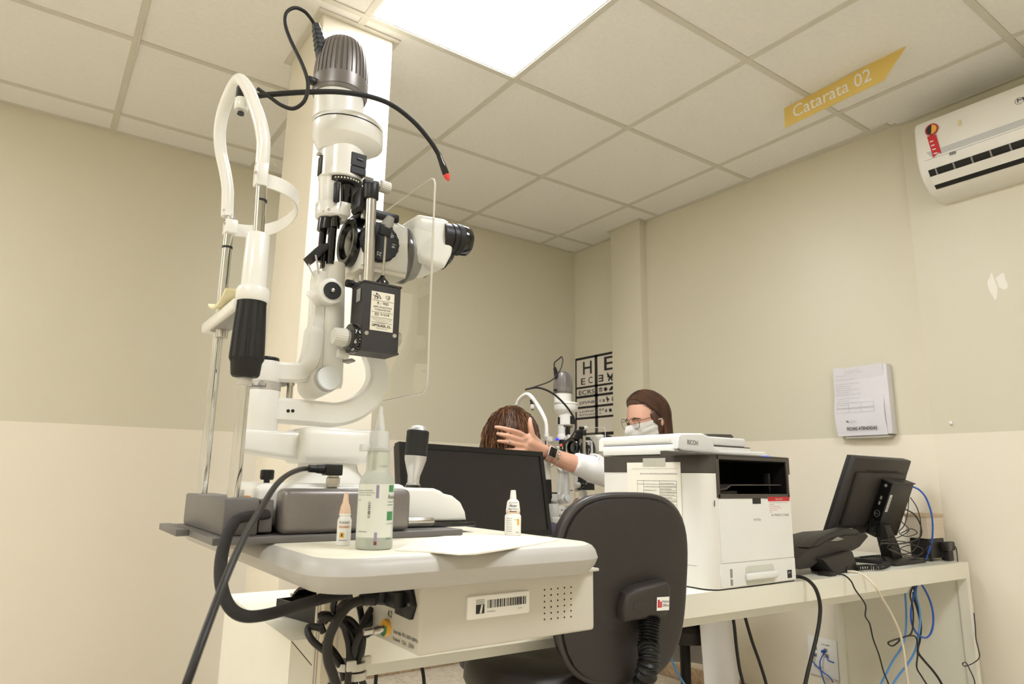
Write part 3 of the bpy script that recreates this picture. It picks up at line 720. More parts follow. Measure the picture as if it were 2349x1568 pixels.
lamp1 = slit_lamp(O1, 1.0, 'large white slit lamp with applanation tonometer box on the rounded cream instrument table')
def gooseneck(R, pts, r, tip):
    """flexible fixation arm with a red tip, in lamp coordinates"""
    n = len(cr([V(p) for p in pts], 30))
    fl = obj('flexible_arm', B().tube(pts, r, 12, sub=30, ridge=lambda i: 1.0 if i % 2 else .93), m_rubber, R, local=True)
    a, b = V(pts[-1]), V(tip); d = (b-a).normalized(); L = (b-a).length
    obj('arm_sleeve', B().lathe(a, d, [(-.002, r*1.05), (L*.42, r*1.25), (L*.45, r*1.35), (L*.92, r*1.45), (L*.95, r*1.35), (L*.95, 0)], 24), m_blackg, fl, local=True)
    t = obj('red_tip', B().lathe(b-d*L*.08, d, [(0, r*1.35), (.004, r*1.35), (.009, r*1.0), (.0125, r*.5), (.0135, 0)], 20), m_red, fl, local=True)
    t['label'] = 'red lens tip'
gooseneck(lamp1, [S(588, 220, -.03), S(640, 215, -.05), S(710, 211, -.065), S(780, 211, -.072), S(850, 222, -.072), S(903, 243, -.07), (S(952, 282, -.068)), S(988, 325, -.066), S(1006, 354, -.065)], .0042, S(1024, 402, -.064))
cb_ = obj('lamp_cable', B().tube([S(722, 58, 0), S(714, 44, -.004), S(698, 26, -.01), S(676, 18, -.016), S(657, 30, -.022), S(655, 58, -.03), S(668, 95, -.04), S(690, 140, -.06), S(704, 178, -.082), S(706, 205, -.088), S(697, 233, -.086), S(673, 249, -.075), S(645, 241, -.062), S(618, 222, -.045), S(592, 204, -.03)], .0029, 10), m_rubber, lamp1, local=True)
# connector on the base and its cable down to the floor side
cx0 = S(762, 1090, -.085)
cn = obj('connector', B().lathe(S(763, 1116, -.085), (0,0,1), [(0, .0085), (.004, .0085), (.0042, .0092), (.012, .0092), (.013, .0075), (.017, .0075)], 48, mod=lambda a, t: 1+.03*math.cos(16*a)), m_steel, lamp1, local=True)
obj('connector_plug', B().box(S(748, 1090, -.095), S(776, 1065, -.075), .002).cyl(S(750, 1076, -.085), S(726, 1075, -.085), .0068, .0058, n=16).tube([S(726, 1075, -.085), S(708, 1074, -.085)], .0052, 12, raw=True), m_black, cn, local=True)

# ================================================================ instrument table under the large slit lamp
m_lam = mat('cream_laminate', (238, 232, 212), 0.35, var=0.01)
m_edgeg = mat('grey_cream_edging', (186, 182, 174), 0.4, var=0.02)
m_boxc = mat('cream_power_box', (208, 203, 190), 0.4, bump=.05, bscale=700, var=0.015)
m_cable = mat('black_cable', (34, 31, 28), 0.45, var=0.08)
m_braid = mat('black_braid', (42, 38, 36), 0.55, bump=0.9, bscale=900, var=0.15)
m_alu = mat('cream_anodised_mast', (204, 194, 172), 0.35, 0.2, var=0.02)
m_tie = mat('white_nylon', (228, 224, 210), 0.4, trans=.15)
m_paper = mat('white_paper', (243, 238, 224), 0.7, var=0.01)
m_green = mat('green_print', (70, 138, 86), 0.5)
m_mauve = mat('mauve_print', (150, 140, 165), 0.5)
m_wine = mat('wine_print', (110, 55, 55), 0.5)
m_yel = mat('amber_print', (240, 180, 70), 0.5)
m_peach = mat('peach_cap', (240, 208, 180), 0.4, var=.02)
m_bwhite = mat('bottle_white', (244, 242, 236), 0.35, sss=.05, var=.01)
m_bottle = mat('translucent_bottle', (232, 236, 222), 0.28, trans=0.55, ior=1.2, var=.01)
m_nozzle = mat('translucent_nozzle', (240, 240, 234), 0.3, trans=0.5, ior=1.2, var=.01)

def rrect(x0, x1, y0, y1, r, n=8):
    o = []
    for cx_, cy_, a0 in ((x0+r, y0+r, PI), (x1-r, y0+r, 1.5*PI), (x1-r, y1-r, 0), (x0+r, y1-r, .5*PI)):
        for i in range(n+1):
            a = a0 + .5*PI*i/n; o.append((cx_+r*math.cos(a), cy_+r*math.sin(a)))
    return o
def layered(x0, x1, y0, y1, r, layers, n=10):
    """slab with a turned edge: layers of (z, inset)"""
    b = B(); vs = []; k = None
    for z, ins in layers:
        ring = rrect(x0+ins, x1-ins, y0+ins, y1-ins, max(r-ins, .002), n); k = len(ring); vs += [(p[0], p[1], z) for p in ring]
    fs = []
    for i in range(len(layers)-1):
        for j in range(k): fs.append((i*k+j, i*k+(j+1) % k, (i+1)*k+(j+1) % k, (i+1)*k+j))
    fs += [tuple(range(k))[::-1], tuple((len(layers)-1)*k+j for j in range(k))]
    return b.add(vs, fs)
ZT = O1.z
TX0, TX1, TY0, TY1 = -1.136, -.738, -1.292, -.535
def instrument_table(x0, x1, y0, y1, zt, label, mast, boxed=True):
    t = thing('instrument_table', ((x0+x1)/2, (y0+y1)/2, 0), label, 'table', 'instrument tables')
    top = obj('table_top', layered(x0, x1, y0, y1, .055, [(zt-.036, .016), (zt-.034, .012), (zt-.028, .004), (zt-.018, .0), (zt-.008, .003), (zt-.002, .009), (zt, .013)]), m_lam, t)
    obj('edge_moulding', layered(x0, x1, y0, y1, .055, [(zt-.0375, .014), (zt-.036, .0095), (zt-.028, .0015), (zt-.018, -.003), (zt-.009, .0), (zt-.0035, .0045), (zt-.0015, .0085)]), m_edgeg, top)
    mx, my = mast
    b = B().box((mx-.019, my-.019, .02), (mx+.019, my+.019, zt-.036), .003)
    pm = obj('mast', b, m_alu, t)
    for a, c in (((mx-.006, my-.0205), (mx-.004, my-.0185)), ((mx+.004, my-.0205), (mx+.006, my-.0185)), ((mx-.0205, my-.006), (mx-.0185, my-.004)), ((mx-.0205, my+.004), (mx-.0185, my+.006))):
        obj('mast_rib', B().box((a[0], a[1], .03), (c[0], c[1], zt-.04)), m_edgeg, pm)
    fy1 = min(y1-.02, my+.15)
    ft = obj('foot', B().box((mx-.04, y0+.02, .03), (mx+.04, fy1, .075), .012, 3), m_boxc, t)
    for yy in (y0+.05, fy1-.03):
        obj('caster', B().cyl((mx-.012, yy, .0255), (mx+.012, yy, .0255), .0255, n=24, bev=.003).cyl((mx, yy, .03), (mx, yy, .055), .008), m_black, ft)
    return t
mp = PY(756, 1470, -.94)
tab1 = instrument_table(TX0, TX1, TY0, TY1, ZT, 'cream instrument table with rounded edge carrying the large slit lamp', (mp.x, -.94))
# power box under the table
yb = -1.252
bxl = PY(962, 1420, yb).x; bxr = PY(1364, 1400, yb).x; bzb = PY(1364, 1448, yb).z; bzb2 = PY(958, 1502, yb).z
zb1 = (bzb+bzb2)/2
pb = obj('power_box', B().box((bxl, yb, zb1), (bxr, yb+.22, ZT-.036), .004, 3), m_boxc, tab1)
obj('box_rim', B().box((bxl-.004, yb-.004, ZT-.0395), (bxr+.006, yb+.222, ZT-.0355), .001, 1), m_boxc, pb)
hole = [(PY(1249+i*15.2, 1352-i*1.6+j*13.6, yb)) for i in range(5) for j in range(6)]
for q in hole: obj('vent_hole', B().cyl((q.x, yb+.001, q.z), (q.x, yb-.0004, q.z), .0011, n=10), m_ink, pb)
# asset plate with barcode
ax0 = PY(1069, 1380, yb).x; ax1 = PY(1211, 1370, yb).x; az0 = PY(1140, 1395, yb).z-.0085; az1 = az0+.026
ps = obj('asset_plate', layered(0, ax1-ax0, 0, az1-az0, .002, [(0, .0), (.003, .0), (.0036, .0006)], 4).xf(Matrix.Translation(V((ax0, yb, az0))) @ Matrix.Rotation(PI/2, 4, 'X')), m_bwhite, pb)
ps['label'] = 'white asset plate with barcode'
W2 = ax1-ax0; H2 = az1-az0
def on_plate(u0, u1, v0, v1): return ((ax0+W2*u0, yb-.0039, az0+H2*v0), (ax0+W2*u1, yb-.0035, az0+H2*v1))
u = .31; random.seed(3)
bars = B()
while u < .93:
    wd = random.choice((.006, .006, .012, .02)); bars.box(*on_plate(u, u+wd, .42, .78)); u += wd + random.choice((.006, .012, .016))
o = obj('barcode', bars, m_ink, ps); o['kind'] = 'stuff'
obj('plate_emblem', B().box(*on_plate(.13, .26, .22, .62)), m_dial, ps)
em = B(); em.prism([(ax0+W2*u_, az0+H2*v_) for u_, v_ in ((.185, .24), (.215, .24), (.235, .6), (.21, .6))], 'y', yb-.0042, yb-.0038)
obj('emblem_flash', em, m_bwhite, ps)
for k in range(3): obj('emblem_line', B().box(*on_plate(.13, .26, .66+.07*k, .69+.07*k)), m_grey, ps)
text('lettering', 'PATRIMONIO', V((ax0+W2*.30, yb-.0036, az0+H2*.24)), (1,0,0), (0,0,1), .0014, m_ink, ps)
text('lettering', '015794', V((ax0+W2*.80, yb-.0036, az0+H2*.24)), (1,0,0), (0,0,1), .0014, m_ink, ps)
# left side of the box: mains inlet, fuse light, print
def sidept(px, py): return PX(px, py, bxl)
ia, ib = sidept(918, 1345), sidept(950, 1420)
ss = obj('mains_inlet', B().prism([(sidept(*p).y, sidept(*p).z) for p in [(916, 1356), (948, 1342), (957, 1388), (948, 1420), (915, 1405)]], 'x', bxl-.006, bxl+.001, .001), m_black, pb)
obj('inlet_socket', B().box((bxl-.02, sidept(940, 1370).y, sidept(930, 1390).z), (bxl-.005, sidept(918, 1370).y, sidept(930, 1352).z), .002), m_black, ss)
obj('screw', B().cyl(V((bxl-.005, sidept(950, 1385).y, sidept(950, 1385).z)), V((bxl-.008, sidept(950, 1385).y, sidept(950, 1385).z)), .002, n=12), m_steel, ss)
c = sidept(890, 1438)
jk = obj('lamp_socket', B().cyl((bxl+.001, c.y, c.z), (bxl-.006, c.y, c.z), .0095, n=28), m_yel, pb)
obj('socket_half', B().prism([(c.y+.0093*math.cos(a), c.z+.0093*math.sin(a)) for a in [PI*.85+PI*.9*i/12 for i in range(13)]], 'x', bxl-.0068, bxl-.0058), m_green, jk)
obj('socket_plug', B().cyl((bxl-.006, c.y, c.z-.001), (bxl-.03, c.y+.004, c.z-.003), .0042, n=16).cyl((bxl-.012, c.y, c.z-.001), (bxl-.02, c.y, c.z-.002), .0055, n=16), m_steel, jk)
text('lettering', 'K2', V((bxl, sidept(890, 1412).y, sidept(890, 1412).z)), (0,-1,0), (0,0,1), .007, m_ink, pb)
q = sidept(903, 1442)
text('lettering', 'Entrada 90-130V 60Hz', V((bxl, q.y, q.z-.004)), (0,-1,0), (0,0,1), .0042, m_ink, pb, width=.062)
text('lettering', 'Fusivel  12A - 250V', V((bxl, q.y, q.z-.012)), (0,-1,0), (0,0,1), .0042, m_ink, pb, width=.054)

# the mains plug and lead, bundled leads with ties
def cable(name, pts, r, m, label, sub=6, n=10, cat='cable', group=None):
    return obj(name, B().tube(pts, r, n, sub=sub), m, label=label, cat=cat, group=group)
def Q(px, py, y): return PY(px, py, y)
yl = -1.16
pt = thing('power_lead', (bxl-.1, yl, .6), 'thick black mains lead plugged into the side of the cream power box', 'cable', 'leads hanging under the instrument table')
pd = (Q(840, 1372, -1.185), Q(905, 1362, -1.17))
obj('plug', B().sweep([Q(908, 1362, -1.185), Q(885, 1362, -1.19), Q(872, 1366, -1.19), Q(862, 1367, -1.19)], rect(.0125, .012, .004), (0,1,0), scale=[1, 1, .8, .7]), m_black, pt)
rel = obj('strain_relief', B().tube([Q(864, 1367, -1.19), Q(845, 1371, -1.192), Q(828, 1376, -1.194)], [.0085, .0065], 14), m_black, pt)
for k in range(4): obj('relief_rib', B().tube([Q(860-9*k, 1368+2*k, -1.19), Q(856-9*k, 1369+2*k, -1.19)], .0098-.0008*k, 14, raw=True), m_black, rel)
obj('lead', B().tube([Q(830, 1376, -1.194), Q(800, 1388, -1.197), Q(772, 1425, -1.2), Q(754, 1465, -1.2), Q(752, 1510, -1.2), Q(765, 1550, -1.2), Q(780, 1600, -1.19), Q(800, 1700, -1.15), Q(830, 1900, -1.1)], .0055, 12), m_cable, pt)
random.seed(5)
bund = [[(735, 1440), (712, 1436), (706, 1448), (718, 1470), (742, 1490), (765, 1508), (782, 1530), (790, 1560)],
        [(742, 1450), (735, 1428), (747, 1418), (775, 1422), (800, 1450), (812, 1490), (806, 1530), (800, 1580)],
        [(770, 1425), (800, 1420), (825, 1450), (830, 1490), (820, 1525), (808, 1580)],
        [(748, 1425), (735, 1410), (760, 1412), (790, 1440), (806, 1480), (812, 1530), (815, 1580)],
        [(805, 1365), (786, 1385), (778, 1400), (790, 1440), (800, 1480), (800, 1530), (796, 1580)],
        [(768, 1375), (765, 1395), (780, 1425), (815, 1450), (828, 1480), (818, 1530), (812, 1580)],
        [(825, 1392), (830, 1420), (833, 1450), (830, 1490), (815, 1525), (806, 1580)],
        [(745, 1470), (770, 1500), (785, 1530), (770, 1560), (735, 1590)],
        [(852, 1395), (838, 1420), (826, 1450), (812, 1490), (805, 1530), (800, 1580)],
        [(790, 1530), (812, 1530), (830, 1560), (845, 1600)]]
bd = thing('cable_bundle', (Q(800, 1520, -1.1).x, -1.1, .55), 'looped black leads tied in a bundle beside the mast', 'cable', 'leads hanging under the instrument table')
for k, pp in enumerate(bund):
    y0 = -1.13 + .008*(k % 4)
    obj('lead', B().tube([Q(p[0], p[1], y0+.006*math.sin(i*1.3+k)) for i, p in enumerate(pp)], .0042, 10), m_cable, bd)
yt = -1.118
for (px, py, wd, r) in ((801, 1527, 62, .0165), (808, 1549, 52, .0145)):
    c = Q(px, py, yt); obj('cable_tie', B().lathe(c-V((0,0,.003)), (0.05,0,1), [(0, r*1.05), (0, r*1.2), (.0085, r*1.2), (.0085, r*1.05)], 28, caps=False), m_tie, bd)
c = Q(806, 1527, yt-.022); obj('tie_head', B().box(c-V((.006, .003, .006)), c+V((.006, .003, .006)), .0015), m_tie, bd)
c = Q(838, 1515, yt); obj('tie_tail', B().box(c-V((.009, .004, .004)), c+V((.007, .003, .006)), .0015), m_tie, bd)
obj('second_plug', B().sweep([Q(862, 1392, -1.12), Q(858, 1415, -1.12), Q(842, 1440, -1.12), Q(832, 1456, -1.12)], rect(.009, .011, .004), (0,1,0), scale=[.4, .9, 1, .6]), m_black, bd)
# wide braided sleeve from the chin rest block, dipping below the table and up to the box
p0 = O1+S(566, 1190, -.122)
br = [O1+V((.035, -.121, .034)), Q(552, 1188, -1.10), Q(530, 1210, -1.115), Q(514, 1250, -1.13), Q(506, 1300, -1.15), Q(510, 1352, -1.17), Q(530, 1395, -1.18), Q(566, 1413, -1.18), Q(620, 1407, -1.18), Q(690, 1386, -1.175), Q(750, 1370, -1.17), Q(800, 1360, -1.165)]
obj('braided_sleeve', B().sweep(cr(br, 6), [(.0088*math.cos(2*PI*i/14), .0062*math.sin(2*PI*i/14)) for i in range(14)], (.5, .8, .1)), m_braid, label='flat braided black cable sleeve looping from the chin rest block', cat='cable', group='leads hanging under the instrument table')
# thin lead from the connector on the lamp base, falling towards the camera side
ld = [O1+S(708, 1074, -.085), Q(690, 1076, -1.06), Q(664, 1086, -1.10), Q(635, 1110, -1.15), Q(600, 1163, -1.22), Q(560, 1232, -1.29), Q(520, 1320, -1.36), Q(478, 1430, -1.40), Q(440, 1535, -1.42), Q(420, 1600, -1.42), Q(405, 1720, -1.40), Q(420, 1900, -1.3)]
cable('lamp_power_lead', ld, .0034, m_cable, 'thin black lead running from the angled connector down past the table', group='leads hanging under the instrument table')

# ---------------------------------------------------------------- things on the table
def wrap(b, c, r, a0, a1, z0, z1, n=8):
    vs = []; c = V(c)
    for i in range(n+1):
        a = a0+(a1-a0)*i/n
        for z in (z0, z1): vs.append((c.x+r*math.cos(a), c.y+r*math.sin(a), c.z+z))
    return b.add(vs, [(2*i, 2*i+2, 2*i+3, 2*i+1) for i in range(n)])
def wraptext(s, c, r, a, z, h, m, parent, width=None, bold=0):
    o = text('lettering', s, (0,0,0), (1,0,0), (0,1,0), h, m, parent, width=width, lift=0, local=True, bold=bold)
    c = V(c) - ORG[parent.name]
    for v in o.data.vertices:
        t = a + v.co.x/r; y = v.co.y
        v.co = V((c.x+(r+.0002)*math.cos(t), c.y+(r+.0002)*math.sin(t), c.z+z+y))
    return o
va = math.atan2(CAM.y+1.22, CAM.x+1.045)     # direction from the bottles to the viewer, to turn their labels
c = PZ(857, 1258, ZT); c.z = ZT
bt = thing('antiseptic_bottle', c, 'clear squeeze bottle with long nozzle and green printed label', 'bottle')
k = .163/327
obj('body', B().lathe(c, (0,0,1), [(0, .018), (.001, .0205), (.004, .0213), (.07, .0205), (.075, .0202), (.081, .0185), (.0862, .0148), (.090, .0139), (.097, .0139), (.101, .0145), (.105, .0142), (.111, .0128), (.115, .0122), (.1155, 0)], 48), m_bottle, bt)
obj('liquid', B().lathe(c+V((0,0,.002)), (0,0,1), [(0, .0175), (.003, .0192), (.060, .0186), (.060, 0)], 40), mat('pale_liquid', (226, 234, 220), 0.1, trans=.75, ior=1.25, var=0), bt)
obj('collar', B().lathe(c, (0,0,1), [(.112, .0135), (.113, .0142), (.116, .0142), (.117, .012)], 40).box(c+V((-.023, -.004, .112)), c+V((-.012, .006, .120)), .001), m_nozzle, bt)
obj('cap', B().lathe(c, (0,0,1), [(.116, .0122), (.118, .0118), (.1345, .0112), (.136, .0105), (.136, 0)], 60, mod=lambda a, t: 1+.012*math.cos(30*a)), m_nozzle, bt)
obj('nozzle', B().lathe(c, (0,0,1), [(.136, .0064), (.138, .0062), (.155, .0038), (.1565, .0036), (.1565, .0029), (.165, .0026), (.166, .0022), (.166, 0)], 28), m_nozzle, bt)
lb = obj('label', wrap(B(), c, .0213, va-1.45, va+1.15, .014, .074, 30), mat('bottle_label', (233, 234, 222), .45, trans=.12), bt)
R_ = .0214
for (u, z, h, s_, wd) in ((-1.22, .066, .0016, 'Solucao alcoolica', .022), (-1.22, .0635, .0014, 'Uso externo, manter fora', .024), (-1.22, .061, .0014, 'do alcance de criancas', .020), (-1.22, .055, .0016, 'Lote', .006), (-1.0, .020, .0016, 'vicpharma', .012)):
    wraptext(s_, c, R_, va+u, z, h, m_ink, lb, width=wd)
pr = B(); random.seed(2)
z = .036
while z < .054:
    hgt = random.choice((.0005, .0005, .001)); wrap(pr, c, R_, va-.42, va-.28, z, z+hgt, 3); z += hgt+random.choice((.0005, .0009))
o = obj('barcode', pr, m_ink, lb); o['kind'] = 'stuff'
obj('print_bar', wrap(B(), c, R_, va-.02, va+.14, .058, .073, 4), m_mauve, lb)
obj('print_bar', wrap(B(), c, R_, va-.02, va+.14, .010, .020, 4), m_mauve, lb)
obj('print_bar', wrap(B(), c, R_+.0001, va-.02, va+.14, .006, .010, 4), m_wine, lb)
obj('green_panel', wrap(B(), c, R_, va+.72, va+1.12, .065, .073, 5), m_green, lb)
obj('green_panel', wrap(B(), c, R_, va+.66, va+1.12, .033, .043, 5), m_green, lb)
obj('green_line', wrap(B(), c, R_, va+.66, va+1.12, .050, .0508, 5), m_green, lb)
obj('green_line', wrap(B(), c, R_, va+.66, va+1.12, .012, .0128, 5), m_green, lb)
wraptext('Rialcool', c, R_, va+.68, .0575, .0045, m_ink, lb, width=.018); wraptext('Alcool 70', c, R_, va+.68, .053, .0018, m_ink, lb, width=.012)
wraptext('USO EXTERNO', c, R_, va+.66, .0285, .0016, m_ink, lb, width=.012)
wraptext('V 02/2023', c, .0142, va+.1, .0935, .0022, m_grey, bt, width=.011)

def dropper(name, c, label, cap_m, h, r, first):
    t = thing(name, c, label, 'bottle', 'eye drop bottles')
    if first:
        obj('body', B().lathe(c, (0,0,1), [(0, r*.9), (.001, r), (h*.47, r), (h*.53, r*.82), (h*.55, r*.72), (h*.56, r*.7), (h*.56, 0)], 36), m_bwhite, t)
        obj('collar', B().lathe(c, (0,0,1), [(h*.555, r*.76), (h*.56, r*.84), (h*.585, r*.84), (h*.6, r*.78)], 30), m_bwhite, t)
        cp = obj('cap', B().lathe(c, (0,0,1), [(h*.59, r*.80), (h*.63, r*.80), (h*.74, r*.64), (h*.8, r*.45), (h*.96, r*.3), (h, r*.22), (h*1.002, 0)], 36), cap_m, t)
    else:
        obj('body', B().lathe(c, (0,0,1), [(0, r*.92), (.001, r), (h*.42, r*1.0), (h*.46, r*.9), (h*.49, r*.76), (h*.5, r*.74), (h*.5, 0)], 36), m_bwhite, t)
        obj('collar', B().lathe(c, (0,0,1), [(h*.495, r*.85), (h*.505, r*.88), (h*.535, r*.88), (h*.54, r*.8)], 30), m_peach, t)
        cp = obj('cap', B().lathe(c, (0,0,1), [(h*.535, r*.84), (h*.545, r*.88), (h*.74, r*.74), (h*.77, r*.62), (h*.8, r*.42), (h*.97, r*.33), (h, r*.28), (h*1.002, 0)], 36), cap_m, t)
    return t, cp
c = PZ(787, 1250, ZT); c.z = ZT
t, cp = dropper('eye_drop_bottle', c, 'small white dropper bottle with peach cap behind the clear squeeze bottle', m_peach, .063, .0085, True)
a = math.atan2(CAM.y-c.y, CAM.x-c.x)
wraptext('FLUDIAG', c, .0086, a-.75, .026, .0028, m_ink, t, width=.0125)
obj('label_band', wrap(B(), c, .0086, a-.8, a+.9, .0205, .0240, 8), m_peach, t)
wraptext('solucao oftalmica', c, .0087, a-.75, .0215, .0013, m_wine, t, width=.012)
obj('eye_emblem', wrap(B(), c, .0086, a-.62, a+.05, .0095, .0155, 6), m_yel, t)
obj('eye_iris', wrap(B(), c, .0087, a-.38, a-.16, .0110, .0145, 4), mat('blue_print', (48, 72, 104), .5), t)
wraptext('Ophthalmos', c, .0086, a-.75, .006, .0014, m_ink, t, width=.011)
c = PZ(1176, 1227, ZT); c.z = ZT
t, cp = dropper('eye_drop_bottle', c, 'small white dropper bottle with black printed cap seal on the napkin', m_bwhite, .0655, .0122, False)
a = math.atan2(CAM.y-c.y, CAM.x-c.x)
wraptext('Alcon', c, .0106, a-.55, .0415, .0034, m_ink, cp, width=.0115, bold=.02)
wraptext('Super Resten', c, .0108, a-.75, .0375, .0022, m_ink, cp, width=.0165)
wraptext('Alcon', c, .0109, a-.5, .0338, .0024, m_ink, cp, width=.011, bold=.02)
wraptext('Super Resten', c, .0098, a-.7, .0468, .0016, m_ink, cp, width=.014)
for k_ in range(7): wraptext('colirio uso ocular'[k_:k_+12], c, .0122, a-.85, .024-.003*k_, .0014, m_ink, t, width=.009)
obj('label_flash', wrap(B(), c, .0124, a+.55, a+.85, .015, .024, 4), m_yel, t)
wraptext('5 mL', c, .0122, a+.1, .0225, .0016, m_ink, t, width=.006); wraptext('Alcon', c, .0122, a+.35, .0045, .0018, m_ink, t, width=.006)
# folded paper napkin on the table top
nz = [PZ(px, py, ZT+.0006) for px, py in [(905, 1262), (960, 1238), (1020, 1231), (1120, 1227), (1210, 1231), (1283, 1238), (1240, 1246), (1150, 1262), (1090, 1271), (1050, 1272), (985, 1266)]]
nap = B()
vs = [(p.x, p.y, ZT+.0002) for p in nz] + [(p.x, p.y, ZT+.0011+.0012*math.sin(i*2.1)**2) for i, p in enumerate(nz)]
n = len(nz)
nap.add(vs, [tuple(range(n))[::-1], tuple(range(n, 2*n))] + [(i, (i+1) % n, n+(i+1) % n, n+i) for i in range(n)])
obj('paper_napkin', nap, m_paper, label='thin white paper napkin spread on the instrument table', cat='napkin')

# ================================================================ long white desk
m_desk = mat('white_desk_laminate', (240, 237, 222), 0.38, var=0.012, bump=.02, bscale=80)
m_deskg = mat('desk_grey_white', (226, 224, 212), 0.42, var=0.012)
m_seam = mat('dark_seam', (70, 64, 56), 0.7)
DZ = .727; DTH = .056
DA = V((-.978, -.752, 0)); DB = V((1.5, -.832, 0))       # front edge of the desk top
du = (DB-DA).normalized(); dv = V((-du.y, du.x, 0)); DL = (DB-DA).length; DD = .535
ang = math.atan2(du.y, du.x)
def DP(u, v, z): return DA + du*u + dv*v + V((0, 0, z))
dm = Matrix.Translation(DA) @ Matrix.Rotation(ang, 4, 'Z')
desk = thing('desk', (DP(DL/2, DD/2, 0)), 'long white laminate desk with thick waterfall ends carrying the printer', 'desk')
obj('desk_top', B().prism([(.0004, DZ), (DL, DZ), (DL, DZ-DTH), (.0504, DZ-DTH)], 'y', 0, DD, mtx=dm), m_desk, desk)
e1 = obj('end_panel', B().prism([(0, 0), (.05, 0), (.05, DZ-DTH), (0, DZ)], 'y', 0, DD, mtx=dm), m_desk, desk)
obj('mitre_seam', B().prism([(.001, DZ-.0015), (.0018, DZ-.0005), (.0505, DZ-DTH+.0002), (.0497, DZ-DTH-.0008)], 'y', -.0004, .0006, mtx=dm), m_seam, e1)
e2 = obj('end_panel', B().box((DL-.024, 0, 0), (DL, .035, DZ-DTH), .001, 1, mtx=dm).box((DL-.012, .03, 0), (DL-.001, DD, DZ-DTH), mtx=dm), m_desk, desk)
obj('rear_post', B().box((DL-.03, DD-.045, 0), (DL-.001, DD-.015, DZ-DTH), .001, 1, mtx=dm), m_desk, desk)
obj('front_apron', B().box((.05, .045, DZ-.088), (DL-.32, .06, DZ-DTH), .001, 1, mtx=dm), m_deskg, desk)
obj('rear_rail', B().box((.05, DD-.03, DZ-.135), (DL-.034, DD-.01, DZ-DTH), .001, 1, mtx=dm), m_deskg, desk)

# ---------------------------------------------------------------- things on the left part of the desk
def DQ(px, py, z=DZ): return PZ(px, py, z)
m_scr = mat('dark_screen', (40, 38, 38), 0.28, var=.03)
m_bez = mat('black_bezel', (22, 21, 21), 0.35)
# flat monitor behind the slit lamp
mt = V((PY(915, 1012, -.50).x, -.50, PY(915, 1012, -.50).z)); mr = PY(1245, 1036, -.47); 
mb = PY(1272, 1228, -.515)
ex = (mr-mt); W3 = ex.length; ex.normalize()
dn = (mb-mr); H3 = dn.length; ez = -(dn.normalized()); ez = (ez - ex*ez.dot(ex)).normalized(); ny = ex.cross(ez)   # ny points away from the screen front
if ny.y > 0: ny = -ny
MM = Matrix((ex, -ny, ez)).transposed().to_4x4(); MM.translation = mt - ez*H3
base = DP(0, 0, 0)
cb = mt + ex*W3/2 - ny*.06; 
mon = thing('computer_monitor', (cb.x, cb.y, DZ), 'black flat monitor with dark screen behind the large slit lamp', 'monitor')
b = B()
for a, c in (((0, 0, 0), (W3, .02, .016)), ((0, 0, H3-.013), (W3, .02, H3)), ((0, 0, .016), (.013, .02, H3-.013)), ((W3-.013, 0, .016), (W3, .02, H3-.013))): b.box(a, c, mtx=MM)
obj('bezel', b, m_bez, mon)
obj('screen', B().box((.012, .003, .015), (W3-.012, .012, H3-.012), mtx=MM), m_scr, mon)
obj('back_shell', B().box((.001, .0105, .001), (W3-.001, .032, H3-.001), .006, mtx=MM).box((W3*.3, .03, H3*.2), (W3*.7, .05, H3*.75), .01, mtx=MM), m_bez, mon)
foot = B().box((cb.x-.11, cb.y-.06, DZ), (cb.x+.11, cb.y+.1, DZ+.012), .004)
st = obj('stand', foot, m_bez, mon)
obj('stand_neck', B().box((cb.x-.03, cb.y+.03, DZ+.012), (cb.x+.03, cb.y+.05, (MM @ V((W3/2, 0, H3*.45))).z), .004), m_bez, st)

# black document box lying open on the desk
m_blk = mat('black_card', (24, 23, 22), 0.4, var=.06)
m_bookb = mat('blue_grey_cover', (74, 88, 100), 0.5)
m_bookr = mat('brown_red_cover', (120, 82, 74), 0.5)
m_pink = mat('pink_folder', (214, 150, 142), 0.5)
c0 = DQ(637, 1412); c1 = DQ(722, 1432); 
dc = V((c0.x+.085, c0.y+.03, DZ))
db = thing('document_box', dc, 'open black document tray with hinged cover on the left end of the desk', 'tray')
ux = (DQ(722, 1433)-DQ(632, 1408)).normalized(); uy = V((-ux.y, ux.x, 0))
bm_ = Matrix((ux, uy, V((0,0,1)))).transposed().to_4x4(); bm_.translation = DQ(632, 1408)
tb_ = B().box((0, 0, .001), (.26, .16, .006), mtx=bm_)
for a, c in (((0, 0, .006), (.26, .004, .03)), ((0, .156, .006), (.26, .16, .03)), ((0, 0, .006), (.004, .16, .03)), ((.256, 0, .006), (.26, .16, .03))): tb_.box(a, c, mtx=bm_)
tr = obj('tray', tb_, m_blk, db)
obj('cover', B().prism([(0, .030), (.0, .036), (.02, .050), (.10, .066), (.26, .078), (.26, .073), (.10, .061), (.022, .045)], 'y', .035, .158, mtx=bm_), m_blk, db)
obj('hinge_rivet', B().cyl(bm_ @ V((.012, .029, .036)), bm_ @ V((.012, .025, .036)), .004, n=16), m_steel, db)
for k, (nm, mm_, lab) in enumerate((('book', m_bookr, 'brown red book in the black document tray'), ('book', m_bookb, 'blue grey book lying on top of the brown red one'))):
    z0 = .0065+.0145*k
    bk = thing('book', bm_ @ V((.16, .075, z0)), lab, 'book', 'books in the document tray')
    obj('cover', B().box((.08, .012, z0), (.235, .145, z0+.014), .0008, 1, mtx=bm_), mm_, bk)
    obj('pages', B().box((.0788, .0135, z0+.002), (.233, .1435, z0+.012), mtx=bm_), m_paper, bk)
fp = DQ(700, 1352)
pf = PY(690, 1360, -.26)
